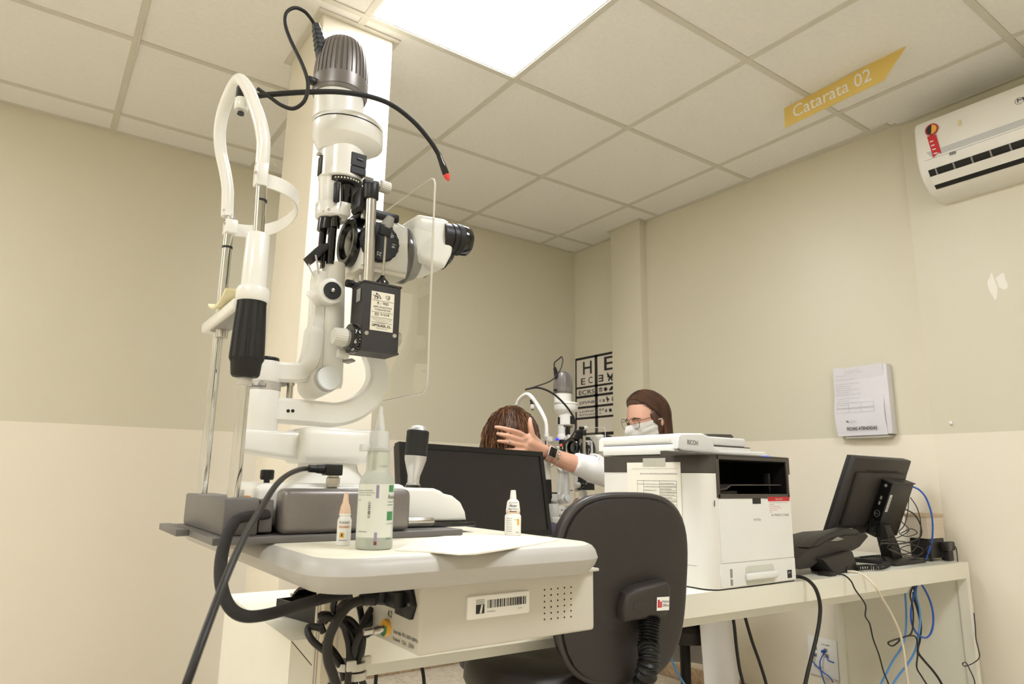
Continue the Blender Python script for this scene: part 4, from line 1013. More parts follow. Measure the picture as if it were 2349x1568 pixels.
obj('pink_folder', B().box((-.80, -.27, DZ+.0005), (-.36, -.245, DZ+.085), .002), m_pink, label='pink card folder standing at the rear edge of the desk', cat='folder')
obj('blue_note', B().prism([(0, 0), (.05, 0), (.05, .028), (.02, .03)], 'y', 0, .0015, mtx=Matrix.Translation(V((PY(690, 1356, -.285).x-.012, -.285, DZ)))), mat('blue_card', (70, 120, 200), .5), label='blue paper slip in front of the pink folder', cat='paper')

# ================================================================ swivel chair
m_vinyl = mat('dark_brown_vinyl', (52, 47, 45), 0.42, bump=0.35, bscale=420, var=.06)
m_vpipe = mat('vinyl_piping', (70, 66, 64), 0.35, var=.04)
m_cplast = mat('chair_plastic', (56, 51, 47), 0.5, bump=.15, bscale=600)
ch_f = V((.24, .97, 0)).normalized()       # direction the chair faces
ch_r = V((ch_f.y, -ch_f.x, 0))               # its right-hand side seen from behind
bc = PD(1442, 1350, 1.42)                    # centre of the back rest, rear face
chair = thing('office_chair', (bc.x+ch_f.x*.25, bc.y+ch_f.y*.25, 0), 'dark brown vinyl swivel chair with bellows spine pushed up to the desk', 'chair')
tilt = .10
up = (V((0, 0, 1)) - ch_f*tilt).normalized(); nf = ch_r.cross(up)*-1      # nf: forward normal
if nf.dot(ch_f) < 0: nf = -nf
CM = Matrix((ch_r, nf, up)).transposed().to_4x4(); CM.translation = bc
def shell(hw, hh, y0, y1, grow, n=40):
    """rounded, slightly dished panel; outline narrower at the bottom"""
    b = B(); vs = []
    def outline(g):
        pts = []
        for i in range(n):
            a = 2*PI*i/n; ca, sa = math.cos(a), math.sin(a); e = 3.2
            r = (abs(ca)**e + abs(sa)**e)**(-1/e)
            x = r*ca*(hw+g); z = r*sa*(hh+g); x *= 1.0 - .06*(z/hh if z < 0 else 0)*-1*-1 if False else (1.0+.05*(z/hh))
            pts.append((x, z))
        return pts
    lay = [(y0, grow-.012), (y0+.003, grow), (y1-.008, grow), (y1, grow-.014)]
    for y, g in lay: vs += [(x, y+.05*(x/hw)**2*hw*.9, z) for x, z in outline(g)]
    k = len(vs); vs += [(0, y0, 0), (0, y1, 0)]
    fs = []
    for i in range(3):
        for j in range(n): fs.append((i*n+j, i*n+(j+1) % n, (i+1)*n+(j+1) % n, (i+1)*n+j))
    # inner rings so that the face stays smooth
    for base_, ctr, y in ((0, k, y0), (3*n, k+1, y1)):
        prev = list(range(base_, base_+n)); start = len(vs)
        for q in (.66, .33):
            ring = []
            for j in range(n):
                p = vs[base_+j]; x, z = p[0]*q, p[2]*q; vs.append((x, y+.05*(x/hw)**2*hw*.9, z)); ring.append(len(vs)-1)
            for j in range(n): fs.append((prev[j], prev[(j+1) % n], ring[(j+1) % n], ring[j]))
            prev = ring
        for j in range(n): fs.append((prev[j], prev[(j+1) % n], ctr))
    return b.add(vs, fs)
hw, hh = .150, .186
obj('backrest', shell(hw, hh, 0, .022, 0).xf(CM), m_vinyl, chair)
obj('back_cushion', shell(hw, hh, .020, .058, .006).xf(CM), m_vinyl, chair)
ol = []
for i in range(72):
    a = 2*PI*i/72; ca, sa = math.cos(a), math.sin(a); e = 3.2; r = (abs(ca)**e + abs(sa)**e)**(-1/e)
    z = r*sa*(hh+.004); x = r*ca*(hw+.004)*(1+.05*z/hh); ol.append(CM @ V((x, .018+.05*(x/hw)**2*hw*.9, z)))
obj('edge_piping', B().tube(ol, .0085, 10, closed=True, raw=True), m_vpipe, chair)
# lumbar bracket
bq = CM.inverted() @ PD(1487, 1381, 1.40)
bx = B().prism([(bq.x-.055, bq.z-.038), (bq.x+.045, bq.z-.032), (bq.x+.056, bq.z-.015), (bq.x+.056, bq.z+.028), (bq.x+.045, bq.z+.042), (bq.x-.03, bq.z+.03), (bq.x-.052, bq.z+.018), (bq.x-.06, bq.z-.012)], 'y', -.036, .006, .012, 3, mtx=CM)
bk = obj('bracket_cover', bx, m_cplast, chair)
obj('bracket_button', B().prism([(bq.x-.022+.017*math.copysign(abs(math.cos(a))**.6, math.cos(a)), bq.z-.004+.011*math.copysign(abs(math.sin(a))**.6, math.sin(a))) for a in [2*PI*i/24 for i in range(24)]], 'y', -.0368, -.034, mtx=CM), m_cplast, bk)
so = (bq.x+.017, bq.z-.016)
stk = obj('maker_sticker', B().box((so[0], -.0372, so[1]), (so[0]+.03, -.0358, so[1]+.027), mtx=CM), m_bwhite, bk); stk['label'] = 'white and red maker sticker'
m_redp = mat('red_print', (200, 40, 44), .5)
obj('sticker_mark', B().box((so[0]+.002, -.0376, so[1]+.006), (so[0]+.0065, -.0371, so[1]+.022), mtx=CM), m_redp, stk)
obj('sticker_mark', B().box((so[0]+.0075, -.0376, so[1]+.006), (so[0]+.0115, -.0371, so[1]+.0135), mtx=CM).box((so[0]+.0075, -.0376, so[1]+.0155), (so[0]+.0115, -.0371, so[1]+.022), mtx=CM) if False else B().box((so[0]+.0075, -.0376, so[1]+.006), (so[0]+.0115, -.0371, so[1]+.018), mtx=CM), m_redp, stk)
text('lettering', 'Home', CM @ V((so[0]+.0125, -.0373, so[1]+.0155)), ch_r, up, .0058, m_ink, stk, width=.016)
text('lettering', 'Office', CM @ V((so[0]+.0125, -.0373, so[1]+.0075)), ch_r, up, .0058, m_ink, stk, width=.016)
# bellows spine
p0 = CM @ V((bq.x+.012, -.02, bq.z-.034)); p1 = PD(1488, 1600, 1.33)
pp = [p0, p0.lerp(p1, .33)+ch_f*.004, p0.lerp(p1, .7)+ch_f*.008, V((bc.x+ch_f.x*.1+.04, bc.y+ch_f.y*.1, .43))]
path = cr([V(p) for p in pp], 44)
obj('bellows', B().tube(path, .0205, 18, raw=True, ridge=lambda i: (1.12, 1.02, .84, .84, 1.0)[i % 5]), m_black, chair)
# seat
sc = bc + ch_f*.235 - ch_r*.06; sz_ = .60
SM = Matrix((ch_r, ch_f, V((0,0,1)))).transposed().to_4x4(); SM.translation = V((sc.x, sc.y, 0))
b = B(); vs = []; n = 44; lay = [(sz_-.075, -.03), (sz_-.07, -.006), (sz_-.05, .004), (sz_-.02, .002), (sz_-.006, -.01), (sz_+.002, -.035), (sz_, -.1), (sz_-.004, -.16)]
for z, g in lay:
    for i in range(n):
        a = 2*PI*i/n; ca, sa = math.cos(a), math.sin(a); e = 2.7; r = (abs(ca)**e+abs(sa)**e)**(-1/e); vs.append((r*ca*(.2+g), r*sa*(.2+g), z-.018*(max(0, sa)**2)))
fs = [tuple(range(n))[::-1], tuple((len(lay)-1)*n+i for i in range(n))]
for i in range(len(lay)-1):
    for j in range(n): fs.append((i*n+j, i*n+(j+1) % n, (i+1)*n+(j+1) % n, (i+1)*n+j))
b.add(vs, fs).xf(SM)
obj('seat', b, m_vinyl, chair)
obj('seat_plate', B().box((-.1, -.24, sz_-.095), (.1, .1, sz_-.074), .004, mtx=SM), m_black, chair)
gl = obj('gas_lift', B().cyl((sc.x, sc.y, .1), (sc.x, sc.y, sz_-.09), .024, n=24).cyl((sc.x, sc.y, .07), (sc.x, sc.y, .33), .034, n=24), m_black, chair)
for k in range(5):
    a = 2*PI*k/5+.4; e_ = V((math.cos(a), math.sin(a), 0)); c_ = V((sc.x, sc.y, .09))
    lg = obj('base_arm', B().sweep([c_+e_*.03, c_+e_*.15+V((0,0,-.008)), c_+e_*.27+V((0,0,-.022))], rect(.02, .014, .005), (-e_.y, e_.x, 0), scale=[1.2, 1, .75]), m_black, chair)
    w_ = c_+e_*.265; s_ = V((-e_.y, e_.x, 0))
    obj('caster', B().cyl(V((w_.x, w_.y, .026))-s_*.022, V((w_.x, w_.y, .026))-s_*.006, .026, n=20, bev=.003).cyl(V((w_.x, w_.y, .026))+s_*.006, V((w_.x, w_.y, .026))+s_*.022, .026, n=20, bev=.003).cyl(V((w_.x, w_.y, .026))-s_*.02, V((w_.x, w_.y, .026))+s_*.02, .008, n=12).cyl((w_.x, w_.y, .03), (w_.x, w_.y, .07), .008, n=12), m_black, lg)

# ================================================================ multifunction printer
m_pr = mat('printer_white', (236, 233, 224), 0.42, var=.012, bump=.04, bscale=900)
m_prw = mat('printer_bright_white', (240, 240, 236), 0.4, var=.012)
m_prd = mat('printer_dark_brown', (74, 68, 62), 0.42, var=.04)
m_prk = mat('printer_black', (30, 28, 26), 0.45)
zp = DZ
prA = PZ(1645, 1357, DZ)
X0, X1 = .092, .462; Y0 = prA.y+.004; Y1 = -.392
def py_(px, py): return PY(px, py, Y0)
def px_(px, py): return PX(px, py, X0)
zt1 = py_(1640, 1085).z       # bottom of the dark band
zt2 = px_(1500, 1044).z       # top of the dark band on the left side
pr = thing('printer', ((X0+X1)/2, (Y0+Y1)/2, DZ), 'white multifunction laser printer with dark band standing on the desk', 'printer')
r = .04
outl = [(X0, Y1), (X0, Y0+r)] + [(X0+r-r*math.cos(.5*PI*i/8), Y0+r-r*math.sin(.5*PI*i/8)) for i in range(1, 9)] + [(X1-.004, Y0), (X1, Y0+.004), (X1, Y1)]
obj('foot_line', B().prism([(X0+.004, Y1), (X0+.004, Y0+r)] + [(X0+.004+r-r*math.cos(.5*PI*i/8), Y0+.004+r-r*math.sin(.5*PI*i/8)) for i in range(1, 9)] + [(X1-.004, Y0+.004), (X1-.004, Y1)], 'z', zp, zp+.005), m_prk, pr)
# output bay: frame, recess, tray
fx0 = py_(1648, 1110).x; fx1 = min(py_(1808, 1110).x, X1-.014); fz0 = py_(1730, 1134).z-.002; 
zd0 = zt1; zd1 = zt2
zs = fz0-.006
body = B().prism(outl, 'z', zp+.004, zs)
body.prism([(X0, Y1), (X0, Y0+r)] + [(X0+r-r*math.cos(.5*PI*i/8), Y0+r-r*math.sin(.5*PI*i/8)) for i in range(1, 9)] + [(fx0-.004, Y0), (fx0-.004, Y1)], 'z', zs, zt1)
body.prism([(fx1+.004, Y0), (X1-.004, Y0), (X1, Y0+.004), (X1, Y1), (fx1+.004, Y1)], 'z', zs, zt1)
body.prism([(fx0-.004, Y0+.2), (fx1+.004, Y0+.2), (fx1+.004, Y1), (fx0-.004, Y1)], 'z', zs, zt1)
bo = obj('body', body, m_pr, pr)
band = [(X0-.001, Y1), (X0-.001, Y0+r)] + [(X0+r-(r+.001)*math.cos(.5*PI*i/8), Y0+r-(r+.001)*math.sin(.5*PI*i/8)) for i in range(1, 9)] + [(fx0-.004, Y0-.001), (fx0-.004, Y1+.01), (fx0-.004, Y1)]
obj('dark_band', B().prism(band, 'z', zd0+.0015, zd1).box((fx0-.006, Y0-.001, zd1-.012), (X1+.001, Y1, zd1), .001, 1).box((fx1+.002, Y0-.001, zd0+.0015), (X1+.001, Y0+.2, zd1-.01), .001, 1), m_prd, pr)
bay = B().box((fx0-.008, Y0-.0022, fz0-.006), (fx0+.004, Y0+.004, zd1-.012), .001, 1).box((fx1-.002, Y0-.0022, fz0-.006), (fx1+.006, Y0+.004, zd1-.012), .001, 1).box((fx0-.004, Y0-.0022, fz0-.008), (fx1+.004, Y0+.004, fz0+.004), .001, 1)
ba = obj('output_bay', bay, m_prd, pr)
obj('bay_lining', B().box((fx0-.004, Y0+.19, zs), (fx1+.004, Y0+.2, zd1-.002)).box((fx0-.0045, Y0+.001, zs), (fx0-.001, Y0+.195, zd1-.002)).box((fx1+.001, Y0+.001, zs), (fx1+.0045, Y0+.195, zd1-.002)).box((fx0-.004, Y0+.001, zs), (fx1+.004, Y0+.195, fz0)).box((fx0-.004, Y0+.001, zd1-.014), (fx1+.004, Y0+.195, zd1-.006)), mat('bay_matt_black', (20, 19, 18), .8, spec=.2), ba)
obj('output_tray', B().prism([(fx0+.01, fz0+.012), (fx0+.05, fz0+.016), (fx0+.07, fz0+.026), (fx1-.012, fz0+.028), (fx1-.012, fz0+.0305), (fx0+.068, fz0+.029), (fx0+.048, fz0+.019), (fx0+.01, fz0+.015)], 'y', Y0+.012, Y0+.12), m_prd, ba)
obj('paper_stop', B().box((fx1-.045, Y0+.03, fz0+.006), (fx1-.036, Y0+.05, fz0+.062), .002), m_prk, ba)
obj('bay_shelf', B().box((fx0+.012, Y0+.03, fz0+.002), (fx0+.12, Y0+.05, fz0+.012), .001, 1), m_prk, ba)
# front cover, paper drawer
cz0 = py_(1740, 1284).z; 
fc = obj('front_cover', B().box((py_(1650, 1200).x, Y0-.0025, cz0), (X1-.006, Y0+.003, fz0-.010), .001, 1), m_prw, pr)
obj('cover_catch', B().box((py_(1724, 1145).x, Y0-.0032, fz0-.023), (py_(1743, 1145).x, Y0-.0026, fz0-.008), .0008, 1), m_prk, fc)
dr = obj('paper_drawer', B().box((py_(1653, 1320).x, Y0-.0025, zp+.006), (X1-.004, Y0+.003, cz0-.002), .001, 1), m_prw, pr)
hx0 = py_(1706, 1318).x; hx1 = py_(1777, 1318).x; hz = py_(1740, 1316).z
hd_ = obj('drawer_pocket', layered(0, hx1-hx0-.012, 0, .05, .01, [(0, 0), (.0012, .0)], 5).xf(Matrix.Translation(V((hx0+.006, Y0-.0024, hz-.026))) @ Matrix.Rotation(PI/2, 4, 'X')), mat('pocket_white', (216, 216, 206), .5), dr)
obj('drawer_handle', B().box((hx0, Y0-.016, hz-.012), (hx1, Y0-.003, hz+.007), .006, 3), m_prw, dr)
obj('level_slot', B().box((py_(1674, 1330).x, Y0-.0032, zp+.010), (py_(1679, 1330).x, Y0-.002, zp+.052)), m_grey, dr)
obj('level_mark', B().box((py_(1674, 1330).x, Y0-.0038, zp+.026), (py_(1679, 1330).x, Y0-.003, zp+.03)), m_prw, dr)
obj('energy_badge', B().box((py_(1805, 1325).x, Y0-.003, zp+.012), (py_(1815, 1325).x, Y0-.0024, zp+.034)), m_dial, dr)
obj('badge_arc', B().tube([V((py_(1807, 1320).x+.004*math.cos(a)+.004, Y0-.0034, zp+.024+.005*math.sin(a))) for a in [PI*i/8 for i in range(9)]], .0006, 6, raw=True), m_inkw, dr)
text('lettering', 'SP 3710x', V((py_(1727, 1194).x, Y0-.0026, py_(1727, 1194).z)), (1,0,0), (0,0,1), .0062, m_ringg, fc, width=.033)
# service sticker: red head, print, serial number
sxa = py_(1759, 1140).x; sxb = py_(1808, 1140).x; szt = py_(1783, 1139).z
ss = obj('service_sticker', B().box((sxa, Y0-.0032, szt-.056), (sxb, Y0-.0025, szt)), m_bwhite, fc); ss['label'] = 'white service sticker with red head'
obj('sticker_head', B().box((sxa, Y0-.0036, szt-.012), (sxb, Y0-.0031, szt)), m_redp, ss)
text('lettering', 'VIRUSCOPY', V(((sxa+sxb)/2, Y0-.0036, szt-.0085)), (1,0,0), (0,0,1), .004, m_inkw, ss, width=.036, align='CENTER')
for k, (s_, wd, m_) in enumerate((('Para solicitar suprimentos ou assistencia', .085, m_ink), ('tecnica', .02, m_ink), ('www.assistencia.com.br', .05, m_redp), ('chamados tecnicos', .054, m_redp), ('(21) 2256-6600', .032, m_redp), ('serie', .01, m_ink))):
    text('lettering', s_, V((sxa+.006, Y0-.0032, szt-.0165-.0052*k)), (1,0,0), (0,0,1), .0022, m_, ss, width=wd*(sxb-sxa)/.1)
text('lettering', '5170ZC11226', V((sxa+.012, Y0-.0032, szt-.053)), (1,0,0), (0,0,1), .0055, m_ink, ss, width=(sxb-sxa)*.8)
# scanner unit with document feeder
z3 = zd1+.002; z4 = px_(1500, 1000).z; YS = px_(1552, 1010).y-.004
sc1 = [(X0-.002, Y1+.002), (X0-.002, YS+.03)] + [(X0+.02-.022*math.cos(.5*PI*i/5), YS+.03-.022*math.sin(.5*PI*i/5)) for i in range(1, 6)] + [(X1-.03, YS+.008), (X1-.03, Y1+.002)]
su = obj('scanner_base', B().prism(sc1, 'z', z3, z3+(z4-z3)*.55, .004), m_prw, pr)
obj('scanner_lid', B().prism([(p[0]+(.003 if p[0] < .2 else -.02), p[1]+.002) for p in sc1], 'z', z3+(z4-z3)*.57, z4+.004, .006, 3), m_prw, pr)
obj('lid_seam', B().prism([(p[0]+.0015, p[1]+.0005) for p in sc1], 'z', z3+(z4-z3)*.55, z3+(z4-z3)*.575), m_prk, pr)
# feeder hump: rises along the left, slopes down to the right
hp = [(px, py) for px, py in [(1556, 1000), (1562, 993), (1612, 993), (1628, 1000), (1642, 1026), (1655, 1032), (1755, 1036), (1764, 1044), (1762, 1050), (1690, 1046), (1565, 1034), (1556, 1028)]]
yh = YS
hpp = [(PY(a, c, yh).x, PY(a, c, yh).z) for a, c in hp]
fd = obj('document_feeder', B().prism(hpp, 'y', yh, Y1+.03, .006, 3), m_prw, pr)
q = PY(1576, 1018, yh)
text('lettering', 'RICOH', V((q.x, yh-.0005, q.z)), (1,0,-.03), (0,0,1), .0125, m_ringg, fd, width=.046, bold=.02)
obj('feeder_slot', B().prism([(PY(a, c, yh).x, PY(a, c, yh).z) for a, c in [(1625, 1038), (1690, 1042), (1685, 1047), (1628, 1043)]], 'y', yh-.001, yh+.002), m_grey, fd)
ftv = [PY(1622, 995, YS+.06), PY(1672, 996, YS+.06), PY(1678, 1003, YS+.06), PY(1668, 1010, YS+.06), PY(1642, 1018, YS+.06)]
obj('feeder_tray', B().prism([(p.x, p.z) for p in ftv], 'y', YS+.05, Y1+.06, .002), m_prd, pr)
cp_ = obj('control_panel', B().prism([(Y0-.001, zd1-.002), (YS+.02, zd1-.002), (YS+.02, zd1+.010), (YS, zd1+.010), (Y0-.001, zd1+.001)], 'x', fx0-.09, X1-.002, .001), m_prd, pr)
q = PY(1772, 1052, Y0-.004)
obj('status_light', B().box((q.x-.008, Y0+.01, zd1+.001), (q.x+.008, Y0+.03, zd1+.0045)), mat('blue_indicator', (90, 110, 230), .4, emit=.8), cp_)
text('side_mark', 'I', V((py_(1641, 1160).x-.004, Y0+.001, py_(1641, 1160).z)), (1,0,0), (0,0,1), .014, m_ink, pr, bold=.03)
obj('side_seam', B().box((X0-.0006, Y1+.004, px_(1590, 1297).z), (X0+.0004, Y0+.05, px_(1590, 1297).z+.0012)), m_grey, pr)
# paper taped on the left side
py0, py1 = px_(1440, 1100).y, px_(1563, 1100).y
pzt, pzb = px_(1500, 1060).z, px_(1500, 1060).z-.27
sh = obj('taped_sheet', B().box((X0-.0022, min(py0, py1), pzb), (X0-.0014, max(py0, py1), pzt)), m_paper, label='printed white sheet taped to the side of the printer', cat='paper')
def sht(v): return max(py0, py1) - v*abs(py1-py0)
for k in range(22):
    z = pzt-.062-.0078*k
    obj('print_line', B().box((X0-.0026, sht(.62), z), (X0-.0021, sht(.92), z+.0006)), m_ink, sh)
    text('print_text', 'abertura de chamado manutencao setor'[k % 9:k % 9+22], V((X0-.0022, sht(.635), z+.002)), (0,-1,0), (0,0,1), .0034, m_ink, sh, width=.05+.01*math.sin(k*2.3))
for (v0, v1, z) in ((.2, .92, .052), (.2, .62, .062), (.2, .62, .105), (.2, .62, .16)): obj('print_line', B().box((X0-.0026, sht(v0), pzt-z), (X0-.0021, sht(v1), pzt-z+.0006)), m_ink, sh)
for v in (.2, .32, .62, .92): obj('print_line', B().box((X0-.0026, sht(v)-.0004, pzt-.235), (X0-.0021, sht(v), pzt-.052)), m_ink, sh)
text('print_text', 'ESCALA DE MANUTENCAO DOS EQUIPAMENTOS', V((X0-.0022, sht(.26), pzt-.034)), (0,-1,0), (0,0,1), .0036, m_ink, sh, width=.14)
for k in range(3): text('print_text', 'assistencia tecnica local', V((X0-.0022, sht(.33), pzt-.070-.010*k)), (0,-1,0), (0,0,1), .0034, m_ink, sh, width=.06-.012*k)
for k in range(3): text('print_text', 'assistencia tecnica geral', V((X0-.0022, sht(.33), pzt-.112-.010*k)), (0,-1,0), (0,0,1), .0034, m_ink, sh, width=.062-.01*k)
obj('print_line', B().box((X0-.0026, sht(.1), pzt-.018), (X0-.0021, sht(.95), pzt-.0175)), m_grey, sh)
obj('adhesive_tape', B().box((X0-.0028, sht(.74), pzt-.012), (X0-.0022, sht(.32), pzt+.012)), mat('clear_tape', (226, 222, 206), .2, alpha=.55), sh)

# ================================================================ right end of the desk
m_dk = mat('computer_black', (38, 35, 33), 0.45, var=.06)
m_dk2 = mat('computer_matt', (48, 44, 41), 0.55, bump=.1, bscale=700)
m_blue = mat('blue_network_cable', (40, 92, 190), 0.4)
m_lblue = mat('light_blue_network_cable', (92, 152, 214), 0.4)
m_creamc = mat('cream_telephone_cable', (226, 214, 190), 0.45)
m_kraft = mat('beige_carton', (206, 182, 150), 0.7, var=.05)
m_pages = mat('paper_edges', (222, 208, 186), 0.8, stretch=(1, 1, 260), var=.10, vscale=8)
m_lav = mat('lavender_paper', (226, 222, 226), 0.65, var=.02)

# monitor turned away, leaning back
BL = PY(1893, 1222, -.60)
ex2 = V((1, .05, 0)).normalized(); uz = V((.06, -.115, .29)).normalized(); uz = (uz-ex2*uz.dot(ex2)).normalized(); nb = uz.cross(ex2)
if nb.y > 0: nb = -nb
W4, H4 = .455, .292
M4 = Matrix((ex2, nb, uz)).transposed().to_4x4(); M4.translation = BL
mf = BL + ex2*W4*.5
m2 = thing('computer_monitor', (mf.x, mf.y, DZ), 'black monitor seen from behind with a mini computer on its back', 'monitor')
obj('back_shell', B().box((0, .0, 0), (W4, .022, H4), .004, mtx=M4).box((.03, .018, .04), (W4-.03, .036, H4-.05), .012, mtx=M4), m_dk2, m2)
obj('front_bezel', B().box((.001, -.012, .001), (W4-.001, .001, H4-.001), .003, mtx=M4), m_dk, m2)
obj('screen', B().box((.012, -.0128, .016), (W4-.012, -.0118, H4-.012), mtx=M4), m_scr, m2)
obj('vent_slot', B().box((W4*.24, .0218, H4*.835), (W4*.80, .0235, H4*.853), mtx=M4), m_ink, m2)
obj('rating_label', B().box((W4*.22, .0222, H4*.03), (W4*.31, .0232, H4*.085), mtx=M4), m_bwhite, m2)
n0 = M4 @ V((W4*.55, .05, H4*.1)); nbp = V((n0.x-.02, -.70, DZ))
sp = obj('stand_base', B().box((1.10, -.765, DZ), (1.325, -.60, DZ+.014), .004), m_dk, m2)
pth = [(n0.x+.012, n0.z+.02), (n0.x-.03, n0.z+.02), (n0.x+.0, DZ+.05), (n0.x+.012, DZ+.012), (n0.x+.085, DZ+.012), (n0.x+.07, DZ+.05)]
obj('stand_neck', B().prism(pth, 'y', -.70, -.655, .006, mtx=None), m_dk, m2)
obj('neck_opening', B().cyl((n0.x+.016, -.7005, DZ+.075), (n0.x+.016, -.7025, DZ+.075), .017, n=24), m_ink, m2)
# mini computer fixed to its back
PU0, PU1, PV0, PV1, PN0, PN1 = W4*.47, W4*.47+.178, .012, .222, .04, .078
pc = obj('mini_computer', B().box((PU0, PN0, PV0), (PU1, PN1, PV1), .002, mtx=M4), m_dk, m2)
obj('bracket', B().box((PU0+.01, .03, PV0+.01), (PU1-.002, PN0+.002, PV1-.01), .001, 1, mtx=M4).box((PU0-.001, PN0-.004, PV1-.002), (PU1+.006, PN1+.003, PV1+.0015), .0006, 1, mtx=M4), m_dk2, m2)
obj('top_opening', B().box((PU0+.07, PN0+.008, PV1+.001), (PU0+.11, PN1-.008, PV1+.0022), mtx=M4), m_ink, m2)
fp_ = obj('front_panel', B().box((PU0-.003, PN0+.001, PV0+.001), (PU0+.001, PN1-.001, PV1-.003), .0006, 1, mtx=M4), m_blackg, pc)
for k in range(2): obj('usb_port', B().box((PU0-.0036, PN0+.012, PV0+.118+.02*k), (PU0-.0028, PN0+.018, PV0+.131+.02*k), mtx=M4), m_grey, pc)
obj('power_button', B().box((PU0-.0036, PN0+.013, PV1-.022), (PU0-.0028, PN0+.022, PV1-.012), mtx=M4), m_grey, pc)
ring = [M4 @ V((PU0-.0036, PN0+.018+.0095*math.cos(a), PV0+.085+.0115*math.sin(a))) for a in [2*PI*i/24 for i in range(24)]]
obj('round_emblem', B().tube(ring, .0006, 6, closed=True, raw=True), m_grey, pc)
text('lettering', 'DELL', M4 @ V((PU0-.0034, PN0+.0115, PV0+.0825)), nb, uz, .0035, m_grey, pc, width=.012) 
gr = B()
for i in range(8):
    for j in range(5):
        p = M4 @ V((PU0-.0032, PN0+.005+.0062*j+(.003 if i % 2 else 0), PV0+.006+.0075*i)); gr.cyl(p, p-ex2*.0006, .0022, n=6)
o = obj('grille', gr, m_dk2, pc); o['kind'] = 'stuff'
st_ = obj('asset_sticker', B().box((PU0+.006, PN1-.0004, PV0+.10), (PU0+.024, PN1+.0006, PV0+.165), mtx=M4), m_bwhite, pc); st_['label'] = 'white asset sticker'
for k in range(9): obj('sticker_bar', B().box((PU0+.010, PN1+.0005, PV0+.106+.006*k), (PU0+.018, PN1+.0009, PV0+.108+.006*k+.001*(k % 2)), mtx=M4), m_ink, st_)

# desk telephone seen from behind
ph0 = PZ(1905, 1318, DZ)
tp_ = thing('desk_telephone', (.72, -.72, DZ), 'black office telephone with coiled cord on its tilted stand', 'telephone')
def pol(pp, y): return [(PY(a, c, y).x, max(PY(a, c, y).z, DZ+.0005)) for a, c in pp]
yp = -.745
obj('body', B().prism(pol([(1827, 1305), (1829, 1284), (1850, 1262), (1884, 1240), (1935, 1226), (1988, 1222), (1994, 1230), (1974, 1254), (1958, 1263), (1925, 1268), (1890, 1280), (1862, 1302), (1840, 1306)], yp), 'y', yp, yp+.15, .006, 3), m_dk2, tp_)
hs_ = obj('handset', B().prism(pol([(1858, 1256), (1880, 1236), (1910, 1220), (1945, 1211), (1968, 1213), (1976, 1222), (1970, 1228), (1940, 1228), (1908, 1236), (1876, 1256)], yp-.004), 'y', yp-.004, yp+.045, .008, 3), m_dk, tp_)
obj('keypad_edge', B().prism(pol([(1905, 1240), (1920, 1230), (1934, 1236), (1918, 1240)], yp), 'y', yp-.003, yp+.001), m_grey, tp_)
std = obj('stand', B().prism(pol([(1886, 1282), (1948, 1266), (1956, 1264), (1971, 1312), (1918, 1321)], yp-.02), 'y', yp-.02, yp+.06, .003), m_dk2, tp_)
obj('stand_slot', B().prism(pol([(1942, 1316), (1941, 1302), (1945, 1298), (1949, 1303), (1951, 1314)], yp-.021), 'y', yp-.0212, yp-.019), m_ink, std)
obj('foot_block', B().box((.64, -.79, DZ), (.68, -.75, DZ+.012), .003), m_dk, tp_)
for a, c in ((1903, 1255), (1952, 1251), (1863, 1278)):
    q = PY(a, c, yp); obj('screw_hole', B().cyl((q.x, yp-.0006, q.z), (q.x, yp+.001, q.z), .003, n=12), m_ink, tp_)
# coiled cord on the desk
co = []; path = cr([PZ(1962, 1302, DZ+.012), PZ(1990, 1300, DZ+.012), PZ(2020, 1300, DZ+.012), PZ(2038, 1292, DZ+.012), PZ(2036, 1282, DZ+.012), PZ(2010, 1278, DZ+.012), PZ(1975, 1281, DZ+.012)], 40)
for i, p in enumerate(path):
    t_ = (path[min(i+1, len(path)-1)]-path[max(i-1, 0)]).normalized(); s1 = V((-t_.y, t_.x, 0)); a = i*.9
    co.append(p + s1*.0075*math.cos(a) + V((0,0,1))*.0075*math.sin(a))
obj('coiled_cord', B().tube(co, .0022, 6, raw=True), m_dk, tp_)
cable('handset_wire', [PZ(1905, 1300, DZ+.02), PZ(1868, 1298, DZ+.01), PZ(1862, 1310, DZ+.004), PZ(1884, 1318, DZ+.004)], .0016, m_cable, 'thin black wire curling under the telephone', group='wires on the desk')

# papers, black stabiliser with a paper pile on top, adapters
obj('paper_sheets', B().box((.99, -.50, DZ), (1.16, -.40, DZ+.012), .001, 1), m_lav, label='loose white paper pile under the monitor', cat='paper')
zt5 = PX(2140, 1233, 1.44).z; zt6 = PX(2140, 1178, 1.44).z
sb_ = thing('voltage_stabiliser', (1.43, -.725, DZ), 'black box on small feet under the pile of sheets', 'stabiliser')
obj('case', B().box((1.375, -.762, DZ+.010), (1.492, -.69, zt5-.001), .004), m_dk, sb_)
for a in (1.385, 1.482):
    for c in (-.755, -.70): obj('foot', B().cyl((a, c, DZ), (a, c, DZ+.011), .004, n=10), m_dk, sb_)
pp_ = thing('paper_pile', (1.42, -.725, zt5), 'beige pile of paper sheets lying on the black box by the wall', 'paper pile')
obj('sheets', B().box((1.365, -.764, zt5), (1.497, -.685, zt6-.012), .001, 1), m_pages, pp_)
obj('cover_sheet', B().box((1.362, -.766, zt6-.012), (1.499, -.683, zt6), .002), m_kraft, pp_)
q = PX(2175, 1252, 1.475)
ad = thing('power_adapter', (1.475, q.y, DZ), 'flat black adapter with white print standing at the desk end', 'adapter')
obj('case', B().box((1.442, q.y-.012, q.z-.016), (1.508, q.y+.016, q.z+.016), .005), m_dk, ad)
obj('foot_block', B().box((1.455, q.y-.008, DZ), (1.495, q.y+.012, q.z-.014), .002), m_dk, ad)
